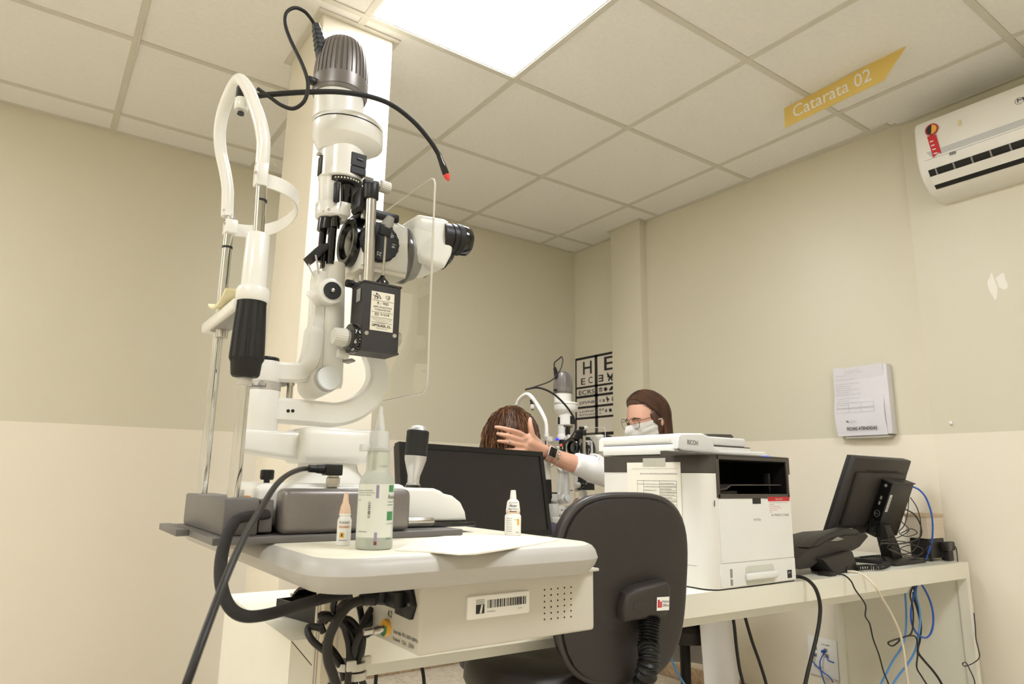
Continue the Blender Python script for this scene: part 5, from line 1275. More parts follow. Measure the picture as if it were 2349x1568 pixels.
for k in range(4): text('lettering', 'CE 19V 3.42A'[k:k+8], V((1.456, q.y-.0122, q.z+.008-.007*k)), (1,0,0), (0,0,1), .0035, m_inkw, ad, width=.024-.004*k)
obj('wire', B().tube([V((1.505, q.y, q.z)), PX(2192, 1254, 1.505), PX(2195, 1268, 1.505), PZ(2197, 1287, DZ+.002)], .0018, 8), m_cable, ad)

# tangle of monitor leads
tang = [[(2015, 1250), (2050, 1240), (2090, 1246), (2120, 1262), (2100, 1275), (2060, 1268), (2035, 1255), (2055, 1240)],
        [(2018, 1245), (2070, 1246), (2110, 1232), (2112, 1205), (2098, 1180), (2078, 1168)],
        [(2085, 1140), (2082, 1175), (2074, 1205), (2062, 1220), (2080, 1230), (2104, 1222), (2090, 1212), (2068, 1222)],
        [(2088, 1140), (2104, 1165), (2112, 1200), (2108, 1240), (2095, 1262), (2075, 1270), (2050, 1262)],
        [(2040, 1258), (2075, 1275), (2110, 1280), (2124, 1284), (2130, 1276), (2125, 1258), (2136, 1248), (2128, 1236)],
        [(2020, 1240), (2060, 1232), (2085, 1215), (2072, 1200), (2064, 1190)],
        [(2055, 1262), (2085, 1250), (2115, 1258), (2105, 1274), (2075, 1262), (2045, 1252)]]
tg = thing('lead_tangle', (1.3, -.775, DZ), 'tangle of thin black monitor leads on the desk', 'cable', 'wires on the desk')
for k, pp in enumerate(tang):
    obj('lead', B().tube([PY(a, c, -.775-.004*(k % 5)+.004*math.sin(i*2+k)) for i, (a, c) in enumerate(pp)], .0026 if k in (1,) else .0016, 8), m_cable, tg)
cable('network_cable', [PX(2094, 1116, 1.34), PX(2110, 1124, 1.35), PX(2126, 1145, 1.36), PX(2138, 1185, 1.37), PX(2139, 1230, 1.372), PX(2131, 1262, 1.365), PX(2124, 1284, 1.355)], .0032, m_blue, 'bright blue network cable arching down from the mini computer', group='network cables at the desk')

# cables hanging at the desk
GH = 'cables hanging from the desk'
def hang(nm, pp, y, r, m, lab, grp=GH):
    ys = y if isinstance(y, list) else [y]*len(pp)
    P_ = [PY(a, c, yy) for (a, c), yy in zip(pp, ys)]
    for k_, p in enumerate(P_):
        lim = DA.y + (p.x-DA.x)*du.y/du.x          # desk front edge at this x
        if p.y > lim-.004:
            if pp[k_][1] < 1326: p.z = max(p.z, DZ+r+.001)
            elif DA.x < p.x < DB.x: p.z = min(p.z, DZ-DTH-.003)
    cable(nm, P_, r, m, lab, group=grp)
yo = DB.y-.012
hang('power_lead', [(1820, 1322), (1838, 1323), (1856, 1332), (1872, 1352), (1881, 1385), (1880, 1420), (1873, 1460), (1862, 1505), (1851, 1550), (1842, 1600), (1830, 1700)], [-.77, -.79, -.82]+[yo-.01]*8, .0052, m_cable, 'thick black mains lead hanging in front of the desk from the printer')
hang('power_lead', [(1679, 1400), (1685, 1440), (1689, 1480), (1696, 1530), (1706, 1575), (1715, 1650)], -.55, .0052, m_cable, 'black mains lead hanging behind the desk edge under the printer, steeper one')
hang('power_lead', [(1704, 1395), (1715, 1435), (1727, 1475), (1743, 1520), (1758, 1570), (1775, 1650)], -.55, .0052, m_cable, 'black mains lead hanging behind the desk edge under the printer, slanting one')
hang('telephone_wire', [(1915, 1318), (1935, 1321), (1952, 1332), (1962, 1352), (1985, 1386), (1985, 1412), (1995, 1430), (2003, 1465), (2016, 1500), (2027, 1540), (2040, 1575), (2050, 1640)], [-.78, -.80]+[yo]*10, .0022, m_cable, 'thin wavy black wire hanging from the telephone')
hang('telephone_cable', [(1944, 1311), (1965, 1312), (1986, 1322), (2008, 1345), (2026, 1375), (2045, 1408), (2062, 1445), (2072, 1485), (2078, 1530), (2084, 1580), (2088, 1650)], [-.766, -.79, -.82]+[yo-.004]*8, .0034, m_creamc, 'cream cable hanging from the telephone stand')
hang('network_cable', [(2073, 1330), (2077, 1370), (2079, 1415), (2077, 1455), (2068, 1485), (2050, 1512), (2034, 1542), (2018, 1575), (1990, 1640)], -.735, .0034, m_lblue, 'light blue network cable hanging straight then bending to the outlet', 'network cables at the desk')
hang('network_cable', [(2106, 1330), (2096, 1365), (2090, 1400), (2092, 1430), (2104, 1453), (2122, 1462), (2135, 1452), (2141, 1425), (2138, 1393), (2127, 1362), (2111, 1335)], -.772, .0034, m_blue, 'bright blue network cable hanging in a loop under the desk', 'network cables at the desk')
hang('network_cable', [(2102, 1335), (2102, 1365), (2109, 1395), (2111, 1425), (2106, 1460), (2100, 1490), (2084, 1520), (2062, 1548), (2044, 1578), (2020, 1640)], -.764, .0034, m_lblue, 'light blue network cable crossing behind the cream cable', 'network cables at the desk')
hang('power_lead', [(2100, 1332), (2088, 1362), (2094, 1392), (2095, 1425), (2090, 1452), (2075, 1460), (2048, 1468), (2037, 1474), (2046, 1481), (2058, 1474), (2070, 1462), (2092, 1457), (2103, 1465), (2105, 1500), (2103, 1530), (2115, 1552), (2132, 1580), (2160, 1640)], -.78, .0026, m_cable, 'thin black lead knotted into a small sideways loop')
hang('power_lead', [(2098, 1335), (2096, 1365), (2106, 1400), (2112, 1430), (2110, 1465), (2105, 1492), (2118, 1512), (2142, 1540), (2160, 1568), (2180, 1620)], -.758, .0042, m_cable, 'thicker black lead swinging out towards the wall')
hang('loose_wire', [(2234, 1405), (2237, 1435), (2239, 1465), (2246, 1495), (2246, 1508), (2236, 1518), (2222, 1525), (2212, 1527), (2208, 1521), (2216, 1519), (2224, 1534), (2234, 1556), (2236, 1575), (2230, 1640)], yo-.006, .0018, mat('indigo_wire', (40, 36, 56), .45), 'very thin dark wire curling across the front of the desk end')
hang('network_cable', [(1537, 1490), (1541, 1512), (1552, 1540), (1566, 1562), (1585, 1590)], -.5, .0034, m_lblue, 'light blue network cable hanging beside the chair back', 'network cables at the desk')
# leads dangling under the left part of the desk
hang('power_lead', [(867, 1505), (865, 1530), (862, 1560), (858, 1620)], -.45, .0042, m_cable, 'black lead hanging straight under the left part of the desk')
hang('power_lead', [(918, 1500), (925, 1514), (942, 1518), (955, 1508), (966, 1525), (972, 1555), (974, 1600)], -.45, .0042, m_cable, 'black lead looping under the left part of the desk')
hang('power_lead', [(1092, 1480), (1100, 1490), (1112, 1496), (1122, 1484), (1124, 1478)], -.45, .0034, m_cable, 'short black lead loop hanging below the desk near the chair seat')

# ================================================================ on the right wall
def wx(y): return 1.512 + (.737-y)/(1.447)*.030     # face of the proud wall panel
# network outlet
xo = wx(-.23)-.001
y0, y1 = PX(1857, 1500, xo).y, PX(1924, 1500, xo).y; z1 = PX(1890, 1463, xo).z; z0 = PX(1890, 1550, xo).z
ol_ = thing('network_outlet', (xo, (y0+y1)/2, z0), 'white network outlet plate with blue patch leads on the wall under the desk', 'outlet')
om = Matrix.Rotation(0, 4, 'Z')
obj('plate', B().box((xo-.010, y1, z0), (xo+.001, y0, z1), .003), m_bwhite, ol_)
def oq(px, py, d=.011): p = PX(px, py, xo); return V((xo-d, p.y, p.z))
for a, c in ((1873, 1484), (1897, 1490), (1873, 1500), (1900, 1503)):
    p = oq(a, c); obj('jack', B().box((xo-.0125, p.y-.008, p.z-.007), (xo-.009, p.y+.008, p.z+.007), .0008, 1), m_grey, ol_)
p = oq(1895, 1492); obj('blue_plug', B().box((xo-.03, p.y-.006, p.z-.005), (xo-.012, p.y+.006, p.z+.006), .001), m_blue, ol_)
for k, pp in enumerate(([(1894, 1496), (1890, 1515), (1893, 1540), (1902, 1568), (1912, 1600)], [(1874, 1498), (1871, 1508), (1880, 1522), (1896, 1538), (1912, 1550), (1920, 1562)], [(1901, 1504), (1908, 1511), (1916, 1515), (1922, 1517)])):
    obj('patch_lead', B().tube([oq(a, c, .012 if i == 0 else .03) for i, (a, c) in enumerate(pp)], .0026, 8), m_blue, ol_)
for a, c, s_ in ((1888, 1478, 'PTO-8091'), (1868, 1475, 'RB'), (1870, 1527, 'PTO-8078')):
    p = oq(a, c, .0105); text('lettering', s_, p, (0,-1,0), (0,0,1), .006, m_ink, ol_)
# paper holder with finished forms
xp = wx(-.49)
fh = thing('form_stack', (xp-.02, -.49, 1.2), 'thick stack of printed white forms in a wall holder reading FICHAS ATENDIDAS', 'paper stack')
yl0, yr0 = -.372, -.606
xf_ = xp-.045
yl0 = PX(1914, 900, xf_).y; yr0 = PX(2028, 900, xf_).y; zt0 = PX(1970, 838, xf_).z; zb0 = PX(1975, 998, xf_).z
obj('holder', B().box((xp-.04, yr0-.004, zb0-.012), (xp+.003, yl0-.03, zb0-.002), .002), mat('clear_holder', (226, 220, 204), .2, trans=.4), fh)
obj('stack', B().box((xf_+.002, yr0-.018, zb0+.002), (xp-.0005, yl0+.002, zt0-.004), .003), m_lav, fh)
vs = []; nn = 14
for i in range(nn+1):
    z = zb0+.012+(zt0-zb0-.012)*i/nn; bul = .005*math.sin(i/nn*PI*2.2)
    for j in range(9):
        y = yl0+(yr0-yl0)*j/8; vs.append((xf_-bul-.001, y+.004*math.sin(i/nn*5), z-.004*math.sin(j/8*PI)))
m_ = len(vs)
vs += [(v[0]+.0012, v[1], v[2]) for v in vs]
fs = []
for i in range(nn):
    for j in range(8):
        a = i*9+j; fs += [(a, a+1, a+10, a+9), (m_+a+9, m_+a+10, m_+a+1, m_+a)]
ts = obj('top_sheet', B().add(vs, fs), m_lav, fh)
obj('lower_sheet', B().box((xf_-.0008, yr0, zb0-.001), (xf_+.002, yl0-.002, zb0+.05), .0005, 1), m_lav, fh)
def fq(u, v, d=.0085): return V((xf_-d, yl0+(yr0-yl0)*u, zb0+(zt0-zb0)*v))
text('lettering', 'FICHAS ATENDIDAS', fq(.22, .075), (0,-1,0), (0,0,1), .0135, m_ink, ts, width=.6*abs(yr0-yl0), bold=.02)
random.seed(4)
for k in range(17):
    v = .93-.031*k; 
    if k in (3, 5, 12): continue
    text('print_text', random.choice(('Nome do paciente e data', 'Exame solicitado retorno', 'Acuidade visual olho direito', 'Prontuario numero')), fq(.07+.2*(k < 2), v), (0,-1,0), (0,0,1), .003, m_ringg, ts, width=(.2+.35*random.random())*abs(yr0-yl0))
for (u0, u1, v0, v1) in ((.05, .8, .40, .47), (.05, .8, .33, .395)):
    for a in ((u0, v0, u1, v0), (u0, v1, u1, v1), (u0, v0, u0, v1), (u1, v0, u1, v1), (.3, v0, .3, v1), (.55, v0, .55, v1)):
        p, q = fq(a[0], a[1]), fq(a[2], a[3]); obj('print_rule', B().box((p.x-.0002, min(p.y, q.y)-.0003, min(p.z, q.z)-.0003), (p.x+.0002, max(p.y, q.y)+.0003, max(p.z, q.z)+.0003)), m_grey, ts)
text('lettering', 'NL', fq(.22, .19), (0,-1,0), (0,0,1), .008, m_ink, ts, width=.012, bold=.03)
for k in range(3): text('print_text', 'NUCLEO DE OLHOS', fq(.29, .205-.012*k), (0,-1,0), (0,0,1), .002, m_ringg, ts, width=.03)
# small white hook on the wall
p = PX(2182, 970, XR); obj('wall_hook', B().box((XR-.006, p.y-.006, p.z-.008), (XR, p.y+.006, p.z+.008), .002).cyl((XR-.005, p.y, p.z-.002), (XR-.014, p.y, p.z-.001), .002, n=8), m_bwhite, label='tiny white hook stuck on the wall', cat='hook')
# mark of filler on the wall
p = PX(2285, 655, XR)
fb = []
for (dy, dz, ry, rz_, kd) in ((.012, 0, .012, .05, 'long narrow'), (-.02, .012, .02, .03, 'short broad')):
    vs = [(XR-.0004, p.y+dy+ry*math.cos(a)*(1+.35*math.sin(2*a+dy*50)), p.z+dz+rz_*math.sin(a)*(1+.2*math.cos(3*a))) for a in [2*PI*i/26 for i in range(26)]]
    obj('filler_patch', B().add(vs + [(v[0]+.0008, v[1], v[2]) for v in vs], [tuple(range(26)), tuple(range(51, 25, -1))]+[(i, (i+1) % 26, 26+(i+1) % 26, 26+i) for i in range(26)]), mat('filler', (238, 232, 218), .3, var=.02), label=kd + ' pale filler smear on the wall below the air conditioner', cat='patch', group='filler smears on the wall')

# ================================================================ air conditioner
m_ac = mat('air_conditioner_white', (238, 234, 224), 0.35, var=.01)
m_acg = mat('air_conditioner_stripe', (196, 196, 194), 0.35, var=.01)
AY0, AY1 = -.862, -1.70
ac = thing('air_conditioner', (1.56, (AY0+AY1)/2, 2.13), 'white split air conditioner high on the wall with red ribbon sticker', 'air conditioner')
prof = [(1.56, 2.432), (1.405, 2.437), (1.385, 2.43), (1.374, 2.41), (1.368, 2.34), (1.368, 2.27), (1.378, 2.225), (1.40, 2.187), (1.44, 2.155), (1.50, 2.137), (1.56, 2.133)]
obj('housing', B().prism(prof, 'y', AY0, AY1, .012, 3), m_ac, ac)
fz = PX(2160, 345, 1.368).z
obj('stripe', B().prism([(AY0-.055, fz-.012), (AY1+.055, fz-.012), (AY1+.055, fz+.012), (AY0-.04, fz+.012)], 'x', 1.3664, 1.3685), m_acg, ac)
obj('panel_seam', B().box((1.3672, AY1+.03, fz-.020), (1.3684, AY0-.03, fz-.0188)), m_acg, ac)
# air outlet with louvres
om_ = [(1.385, 2.213), (1.432, 2.160), (1.428, 2.157), (1.381, 2.209)]
obj('air_outlet', B().prism([(1.3765, 2.221), (1.3978, 2.1842), (1.434, 2.1565), (1.437, 2.161), (1.403, 2.190), (1.382, 2.224)], 'y', AY0-.035, AY1+.035), m_prk, ac)
lv_ = obj('louvre', B().prism([(1.381, 2.192), (1.408, 2.166), (1.410, 2.1685), (1.383, 2.1945)], 'y', AY0-.037, AY1+.037), m_ac, ac)
for k in range(12):
    y = AY0-.06-.062*k
    obj('vane', B().prism([(1.3745, 2.219), (1.390, 2.192), (1.393, 2.194), (1.3775, 2.221)], 'y', y, y-.005, mtx=None), m_grey, ac)
# badge: round emblem on a ribbon
def aq(px, py): return PX(px, py, 1.3665)
bc_ = aq(2137, 297); rb = .024
bdg = obj('energy_badge', B().cyl((1.368, bc_.y, bc_.z), (1.3655, bc_.y, bc_.z), rb, n=36), mat('badge_wine', (178, 50, 58), .4), ac); bdg['label'] = 'red ribbon energy sticker'
obj('badge_disc', B().cyl((1.3657, bc_.y, bc_.z), (1.3648, bc_.y, bc_.z), rb*.78, n=32), m_dial, bdg)
obj('badge_half', B().prism([(bc_.y+rb*.78*math.cos(a), bc_.z+rb*.78*math.sin(a)) for a in [PI*.55+PI*i/16 for i in range(17)]], 'x', 1.3650, 1.3643), m_yel, bdg)
rbn = [aq(2127, 314), aq(2147, 308), aq(2160, 352), aq(2152, 350), aq(2141, 362)]
obj('ribbon', B().prism([(p.y, p.z) for p in rbn], 'x', 1.3662, 1.3652), m_redp, bdg)
for k in range(4): p = aq(2134+3*k, 326+9*k); obj('ribbon_print', B().box((1.3646, p.y-.011, p.z-.0015), (1.3654, p.y+.001, p.z+.003)), m_inkw, bdg)
p = aq(2183, 352)
for k in range(9): obj('barcode_bar', B().box((1.3675, p.y+.008-.0026*k-.0008, p.z-.005), (1.3669, p.y+.008-.0026*k+.0003*(k % 3), p.z+.006)), m_ink, ac)
p = aq(2201, 282); obj('tape_piece', B().box((1.3672, p.y-.004, p.z-.012), (1.3676, p.y+.005, p.z+.012)), mat('old_tape', (226, 214, 160), .4), ac)
p = aq(2332, 236)
text('lettering', 'Midea', V((1.3678, p.y, p.z)), (0,-1,0), (0,0,1), .014, m_dial, ac, width=.075)
obj('logo_ring', B().tube([V((1.3674, p.y+.002-.010+.013*math.cos(a), p.z+.005+.012*math.sin(a))) for a in [2*PI*i/24 for i in range(24)]], .0006, 6, closed=True, raw=True), m_dial, ac)

# ================================================================ hanging room sign
xs1 = PZ(1799, 248, 2.545).x; xs2 = PZ(2081, 101, 2.545).x
def gq(px, py):
    p = PX(px, py, 1.012); return p
poly = [gq(1800, 293), gq(1799, 248), gq(2081, 101), gq(2027, 184)]
zt_s = (poly[1].z+poly[2].z)/2
m_gold = mat('gold_acrylic', (224, 194, 108), 0.3, 0.2, var=.04, vscale=3)
sg = obj('room_sign', B().prism([(p.y, p.z) for p in poly], 'x', 1.012, 1.016, .0006, 1), m_gold, label='gold arrow shaped ceiling sign reading Catarata 02', cat='sign')
ey_ = (gq(1800, 248)-gq(1800, 293)).normalized(); exs = (gq(2027, 184)-gq(1800, 293)); exs = V((0, exs.y, exs.z)).normalized()
eyy = V((0, -exs.z, exs.y)); 
if eyy.z < 0: eyy = -eyy
q = gq(1819, 271); q2 = gq(1998, 186)
text('lettering', 'Catarata 02', V((1.0119, q.y, q.z)), exs, eyy, .052, mat('pale_vinyl', (236, 232, 232), .4), sg, width=(V((0, q2.y, q2.z))-V((0, q.y, q.z))).length)
for yv in (poly[1].y-.03, poly[2].y+.06):
    f_ = (yv-poly[1].y)/(poly[2].y-poly[1].y); zz = poly[1].z+(poly[2].z-poly[1].z)*f_
    if ZC-.001-zz > .003: obj('hanger', B().cyl((1.014, yv, zz-.01), (1.014, yv, ZC+.003), .0007, n=6), m_steel, sg)
# thin white wire taped along the ceiling bar at the left
obj('ceiling_wire', B().tube([PZ(329, 52, ZC-.004), PZ(322, 85, ZC-.006), PZ(316, 112, ZC-.006), PZ(310, 140, ZC-.004)], .0016, 6), mat('pale_wire', (226, 214, 210), .5), label='thin pale wire along the ceiling bar beside the slit lamp arch', cat='wire')

# ================================================================ eye chart in the corner recess
xc = XR-.006
def cq(cx_, cy_): return PX(1300+cx_/8.25, 790+cy_/8.25, xc)
yL = cq(140, 260).y; yR = .985; zT = cq(150, 262).z; zB = zT-.80
ec = thing('eye_chart', (xc, (yL+yR)/2, zB), 'white eye test chart with thick black frames hanging in the corner', 'eye chart')
obj('board', B().box((xc, yR, zB), (XR, yL, zT), .001, 1), mat('chart_white', (226, 218, 204), .5, var=.01), ec)
def bar(c0, c1, z0, z1):
    obj('black_frame', B().box((xc-.0012, c1, z0), (xc+.0005, c0, z1)), m_ink, ec)
yA, yB_, yC, yD = cq(163, 300).y, cq(188, 300).y, cq(530, 400).y, cq(582, 400).y
zz = [(cq(350, a).z, cq(350, b).z) for a, b in ((232, 276), (788, 826), (962, 1008), (1166, 1208), (1372, 1412))]
bar(yA, yB_, zB+.02, zz[0][0]); bar(yC, yD, zB+.02, zz[0][0])
for a, b in zz: bar(yA, yR+.004, b, a)
for k in range(3): bar(yA, yR+.004, zz[4][1]-.09-.09*k-.02, zz[4][1]-.09-.09*k)
def cl(s, c0, c1, cyt, cyb, x=350):
    """letters spanning crop columns c0..c1 with top/bottom rows measured at column x"""
    a = cq(c0, 0).y; 
    yy0 = PX(1300+c0/8.25, 850, xc).y; yy1 = PX(1300+c1/8.25, 850, xc).y
    z1 = cq(x, cyt).z; z0 = cq(x, cyb).z
    text('letter', s, V((xc-.0002, yy0, z0)), (0,-1,0), (0,0,1), z1-z0, m_ink, ec, width=abs(yy1-yy0), bold=.012)
cl('H', 292, 458, 318, 560, 375); cl('E', 258, 340, 640, 760, 300); cl('C', 404, 486, 610, 730, 445)
cl('ECRS', 222, 515, 858, 940, 370); cl('DFVNB', 238, 518, 1068, 1120, 380); cl('LCPNF', 240, 512, 1248, 1280, 380); cl('RTVHSZ', 238, 522, 1312, 1342, 380)
cl('E', 684, 858, 225, 480, 770); cl('E', 612, 645, 1040, 1085, 628); cl('E', 612, 640, 1280, 1312, 626)
def mirrored(c0, c1, cyt, cyb, x, rot):
    y0_, y1_ = PX(1300+c0/8.25, 850, xc).y, PX(1300+c1/8.25, 850, xc).y; z1_ = cq(x, cyt).z; z0_ = cq(x, cyb).z
    w_, h_ = abs(y1_-y0_), z1_-z0_
    def rc(u0, u1, v0, v1):
        obj('letter', B().box((xc-.0012, y0_-w_*u1, z0_+h_*v0), (xc, y0_-w_*u0, z0_+h_*v1)), m_ink, ec)
    if rot == 'left':
        rc(.75, 1, 0, 1); [rc(0, 1, v, v+.18) for v in (0, .41, .82)]
    elif rot == 'down':
        rc(0, 1, .78, 1); [rc(u, u+.18, 0, 1) for u in (0, .41, .82)]
    else:
        rc(0, 1, 0, .22); [rc(u, u+.18, 0, 1) for u in (0, .41, .82)]
mirrored(602, 690, 572, 702, 645, 'left'); mirrored(610, 668, 815, 900, 640, 'down'); mirrored(676, 716, 1030, 1080, 695, 'up'); mirrored(612, 640, 1212, 1250, 626, 'up'); mirrored(662, 688, 1205, 1245, 675, 'left')
def shape(pts):
    pp = [cq(*p) for p in pts]; obj('picture', B().prism([(p.y, p.z) for p in pp], 'x', xc-.0012, xc+.0004), m_ink, ec)
shape([(760, 520), (790, 550), (822, 600), (830, 600), (860, 545), (882, 515), (880, 620), (850, 635), (872, 660), (862, 690), (840, 668), (822, 640), (808, 690), (785, 690), (790, 650), (805, 628), (775, 622)])
def star(cx_, cy_, r, R):
    shape([(cx_+(R if i % 2 else r)*math.cos(2*PI*i/24), cy_+(R if i % 2 else r)*math.sin(2*PI*i/24)*1.15) for i in range(24)])
star(737, 842, 26, 42); star(828, 1240, 22, 34)
shape([(800, 850), (825, 825), (842, 790), (885, 778), (890, 850), (850, 855), (835, 872), (815, 872)])
shape([(752, 985), (772, 978), (776, 1015), (800, 1018), (808, 1035), (785, 1062), (778, 1090), (768, 1090), (770, 1062), (752, 1030)])
shape([(848, 1022), (884, 962), (892, 1012)]); shape([(850, 1035), (890, 1026), (890, 1076), (872, 1080), (870, 1050), (852, 1054)])
shape([(722, 1228), (742, 1252), (742, 1205), (752, 1205), (752, 1250), (770, 1222), (760, 1262), (748, 1285), (732, 1262)])

# ================================================================ second slit lamp on its own table
SC2 = .9
pn_ = PY(1255, 1000, .2-.0945*SC2)
O2 = V((pn_.x, .2, .725))
lamp2 = slit_lamp(O2, SC2, 'smaller looking white slit lamp between the patient and the doctor', first=False)
def S2(px, py, y): return (PY(px, py, y) - O2)/SC2
for ch in lamp2.children:                      # its slide is pushed out towards the doctor
    nm = ch.name.split('.')[0]
    if nm in ('illumination_tower', 'illumination_arm'): ch.location.x += .035
    elif nm in ('sliding_base', 'joystick', 'pedestal', 'pivot_column', 'microscope', 'microscope_arm', 'tonometer', 'breath_shield'): ch.location.x += .062
gooseneck(lamp2, [S2(1205, 893, .16), S2(1235, 889, .14), S2(1268, 902, .12), S2(1298, 930, .10), S2(1317, 960, .09), S2(1320, 985, .09), S2(1308, 1005, .09)], .0046, S2(1287, 1021, .09))
pl2 = S(724, 56, 0)+V((.035, 0, 0))
obj('lamp_cable', B().tube([pl2, pl2+V((-.004, -.004, .02)), S2(1283, 822, .17), S2(1288, 818, .16), S2(1291, 828, .15), S2(1284, 850, .14), S2(1265, 872, .14), S2(1235, 884, .15), S2(1208, 892, .16)], .0029, 8), m_rubber, lamp2, local=True)
obj('blue_filter', B().cyl(S2(1276, 1007, .2), S2(1280, 1007, .19), .006, n=14).cyl(S2(1292, 1010, .2), S2(1296, 1010, .19), .007, n=14), mat('blue_glow', (60, 60, 240), .3, emit=1.2), lamp2, local=True)
tab2 = instrument_table(O2.x+.025, O2.x+.40, -.06, .50, O2.z, 'cream instrument table carrying the slit lamp in use', (O2.x+.2, .28))

# ================================================================ people
m_skin = mat('skin', (222, 172, 146), 0.5, sss=.12, var=.05, vscale=25)
m_skin2 = mat('skin_patient', (206, 158, 132), 0.5, sss=.12, var=.05, vscale=25)
m_hair = mat('brown_hair', (62, 43, 34), 0.42, var=.25, vscale=30, stretch=(1, 1, .2), col2=(96, 66, 48))
m_hair2 = mat('auburn_hair', (50, 32, 24), 0.45, var=.3, vscale=40, stretch=(1, 1, .3), col2=(84, 54, 36))
m_hairg = mat('golden_strands', (132, 92, 56), 0.42, var=.15)
m_hairp = mat('blue_lit_strands', (84, 60, 130), 0.42, var=.15)  # violet colour stands in for blue lamp light reflected by the hair
m_coat = mat('white_coat', (240, 237, 234), 0.7, bump=.15, bscale=300, var=.015)
m_mask = mat('white_mask', (238, 234, 226), 0.75, bump=.1, bscale=700, var=.01)
m_rim = mat('bronze_rim', (96, 72, 54), 0.25, .7)
m_glass = mat('spectacle_glass', (255, 255, 255), 0.02, trans=1.0, ior=1.08, var=0)
m_shirt = mat('dark_blouse', (70, 64, 74), 0.7, var=.08)
m_trou = mat('dark_trousers', (46, 46, 54), 0.75, var=.08)
m_shoe = mat('white_shoe', (226, 222, 216), 0.5)
m_lip = mat('brow_brown', (70, 46, 36), 0.6)

def remeshed(b, voxel, it=6):
    me = bpy.data.meshes.new('tmp'); me.from_pydata([tuple(p) for p in b.v], [], b.f)
    o = bpy.data.objects.new('tmp', me); COL.objects.link(o)
    m = o.modifiers.new('r', 'REMESH'); m.mode = 'VOXEL'; m.voxel_size = voxel
    s = o.modifiers.new('s', 'SMOOTH'); s.factor = .5; s.iterations = it
    dg = bpy.context.evaluated_depsgraph_get(); dg.update()
    e = bpy.data.meshes.new_from_object(o.evaluated_get(dg))
    r = B(); r.v = [v.co.copy() for v in e.vertices]; r.f = [tuple(p.vertices) for p in e.polygons]
    bpy.data.objects.remove(o, do_unlink=True); bpy.data.meshes.remove(me); bpy.data.meshes.remove(e)
    return r
def limb(b, pts, rs, n=14):
    """tapered chain with rounded ends"""
    P = cr([V(p) for p in pts], 5); m = len(P); rr = []
    for i in range(m):
        u = i/(m-1)*(len(rs)-1); q = min(int(u), len(rs)-2); rr.append(rs[q]*(1-(u-q))+rs[q+1]*(u-q))
    b.tube(P, rr, n, raw=True); b.ball(P[0], rr[0], n, m=8); b.ball(P[-1], rr[-1], n, m=8); return b

class Head:
    def __init__(s, c, f, up=(0,0,1)):
        s.c = V(c); s.f = V(f).normalized(); s.l = V(up).cross(s.f).normalized(); s.u = s.f.cross(s.l)
    def W(s, a, b, c): return s.c + s.f*a + s.l*b + s.u*c
    def rad(s, d):
        a, b, c = d
        k = .074*(1-.20*max(0, -c)*max(0, a+.3))
        r = 1/math.sqrt((a/.097)**2 + (b/k)**2 + (c/.120)**2)
        g = lambda x, y, sx, sy: math.exp(-((b-x)/sx)**2-((c-y)/sy)**2)
        if a > 0:
            r += .022*g(0, -.16, .10, .16) + .008*g(0, .05, .09, .2)       # nose
            r -= .009*(g(.33, .10, .15, .12)+g(-.33, .10, .15, .12))       # eye sockets
            r += .006*(g(.33, .07, .09, .06)+g(-.33, .07, .09, .06))       # eyelids
            r += .004*(g(.32, .27, .2, .07)+g(-.32, .27, .2, .07))         # brow
            r += .004*(g(.45, -.25, .18, .2)+g(-.45, -.25, .18, .2))       # cheeks
            r += .006*g(0, -.55, .14, .06) + .005*g(0, -.46, .14, .05)     # lips
            r += .010*g(0, -.85, .25, .14)                                 # chin
        return r
    def pt(s, d, off=0.0):
        d = V(d).normalized(); r = s.rad(d)+off; return s.W(d.x*r, d.y*r, d.z*r)
    def mesh(s, b, n=72, m=48):
        vs = []; fs = []
        for i in range(m+1):
            t = PI*i/m
            for j in range(n):
                a = 2*PI*j/n; vs.append(s.pt((math.sin(t)*math.cos(a), math.sin(t)*math.sin(a), math.cos(t)+1e-9)))
        for i in range(m):
            for j in range(n): fs.append((i*n+j, (i+1)*n+j, (i+1)*n+(j+1) % n, i*n+(j+1) % n))
        b.add(vs, fs)
        for sg in (1, -1): b.ball(s.W(-.012, sg*.073, -.012), .03, 12, sc=(.55, .45, 1.0), m=8)
        return b
    def patch(s, az, el, off, n=24, m=12, thick=.002):
        """cloth patch over the face: az, el ranges in degrees, off(azf, elf)"""
        vs = []
        for layer in (0, 1):
            for i in range(m+1):
                for j in range(n+1):
                    u, v = j/n, i/m; A = math.radians(az[0]+(az[1]-az[0])*u); E = math.radians(el[0]+(el[1]-el[0])*v)
                    vs.append(s.pt((math.cos(E)*math.cos(A), math.cos(E)*math.sin(A), math.sin(E)), off(u, v)+layer*thick))
        N = (n+1)*(m+1); fs = []
        for i in range(m):
            for j in range(n):
                a = i*(n+1)+j; fs += [(a, a+n+1, a+n+2, a+1), (N+a, N+a+1, N+a+n+2, N+a+n+1)]
        for j in range(n): fs += [(j, j+1, N+j+1, N+j), (m*(n+1)+j+1, m*(n+1)+j, N+m*(n+1)+j, N+m*(n+1)+j+1)]
        for i in range(m): fs += [((i+1)*(n+1), i*(n+1), N+i*(n+1), N+(i+1)*(n+1)), (i*(n+1)+n, (i+1)*(n+1)+n, N+(i+1)*(n+1)+n, N+i*(n+1)+n)]
        return B().add(vs, fs)

def strand(b, pts, r):
    b.tube(pts, [r, r*1.1, r*.9, r*.35], 4, raw=True)

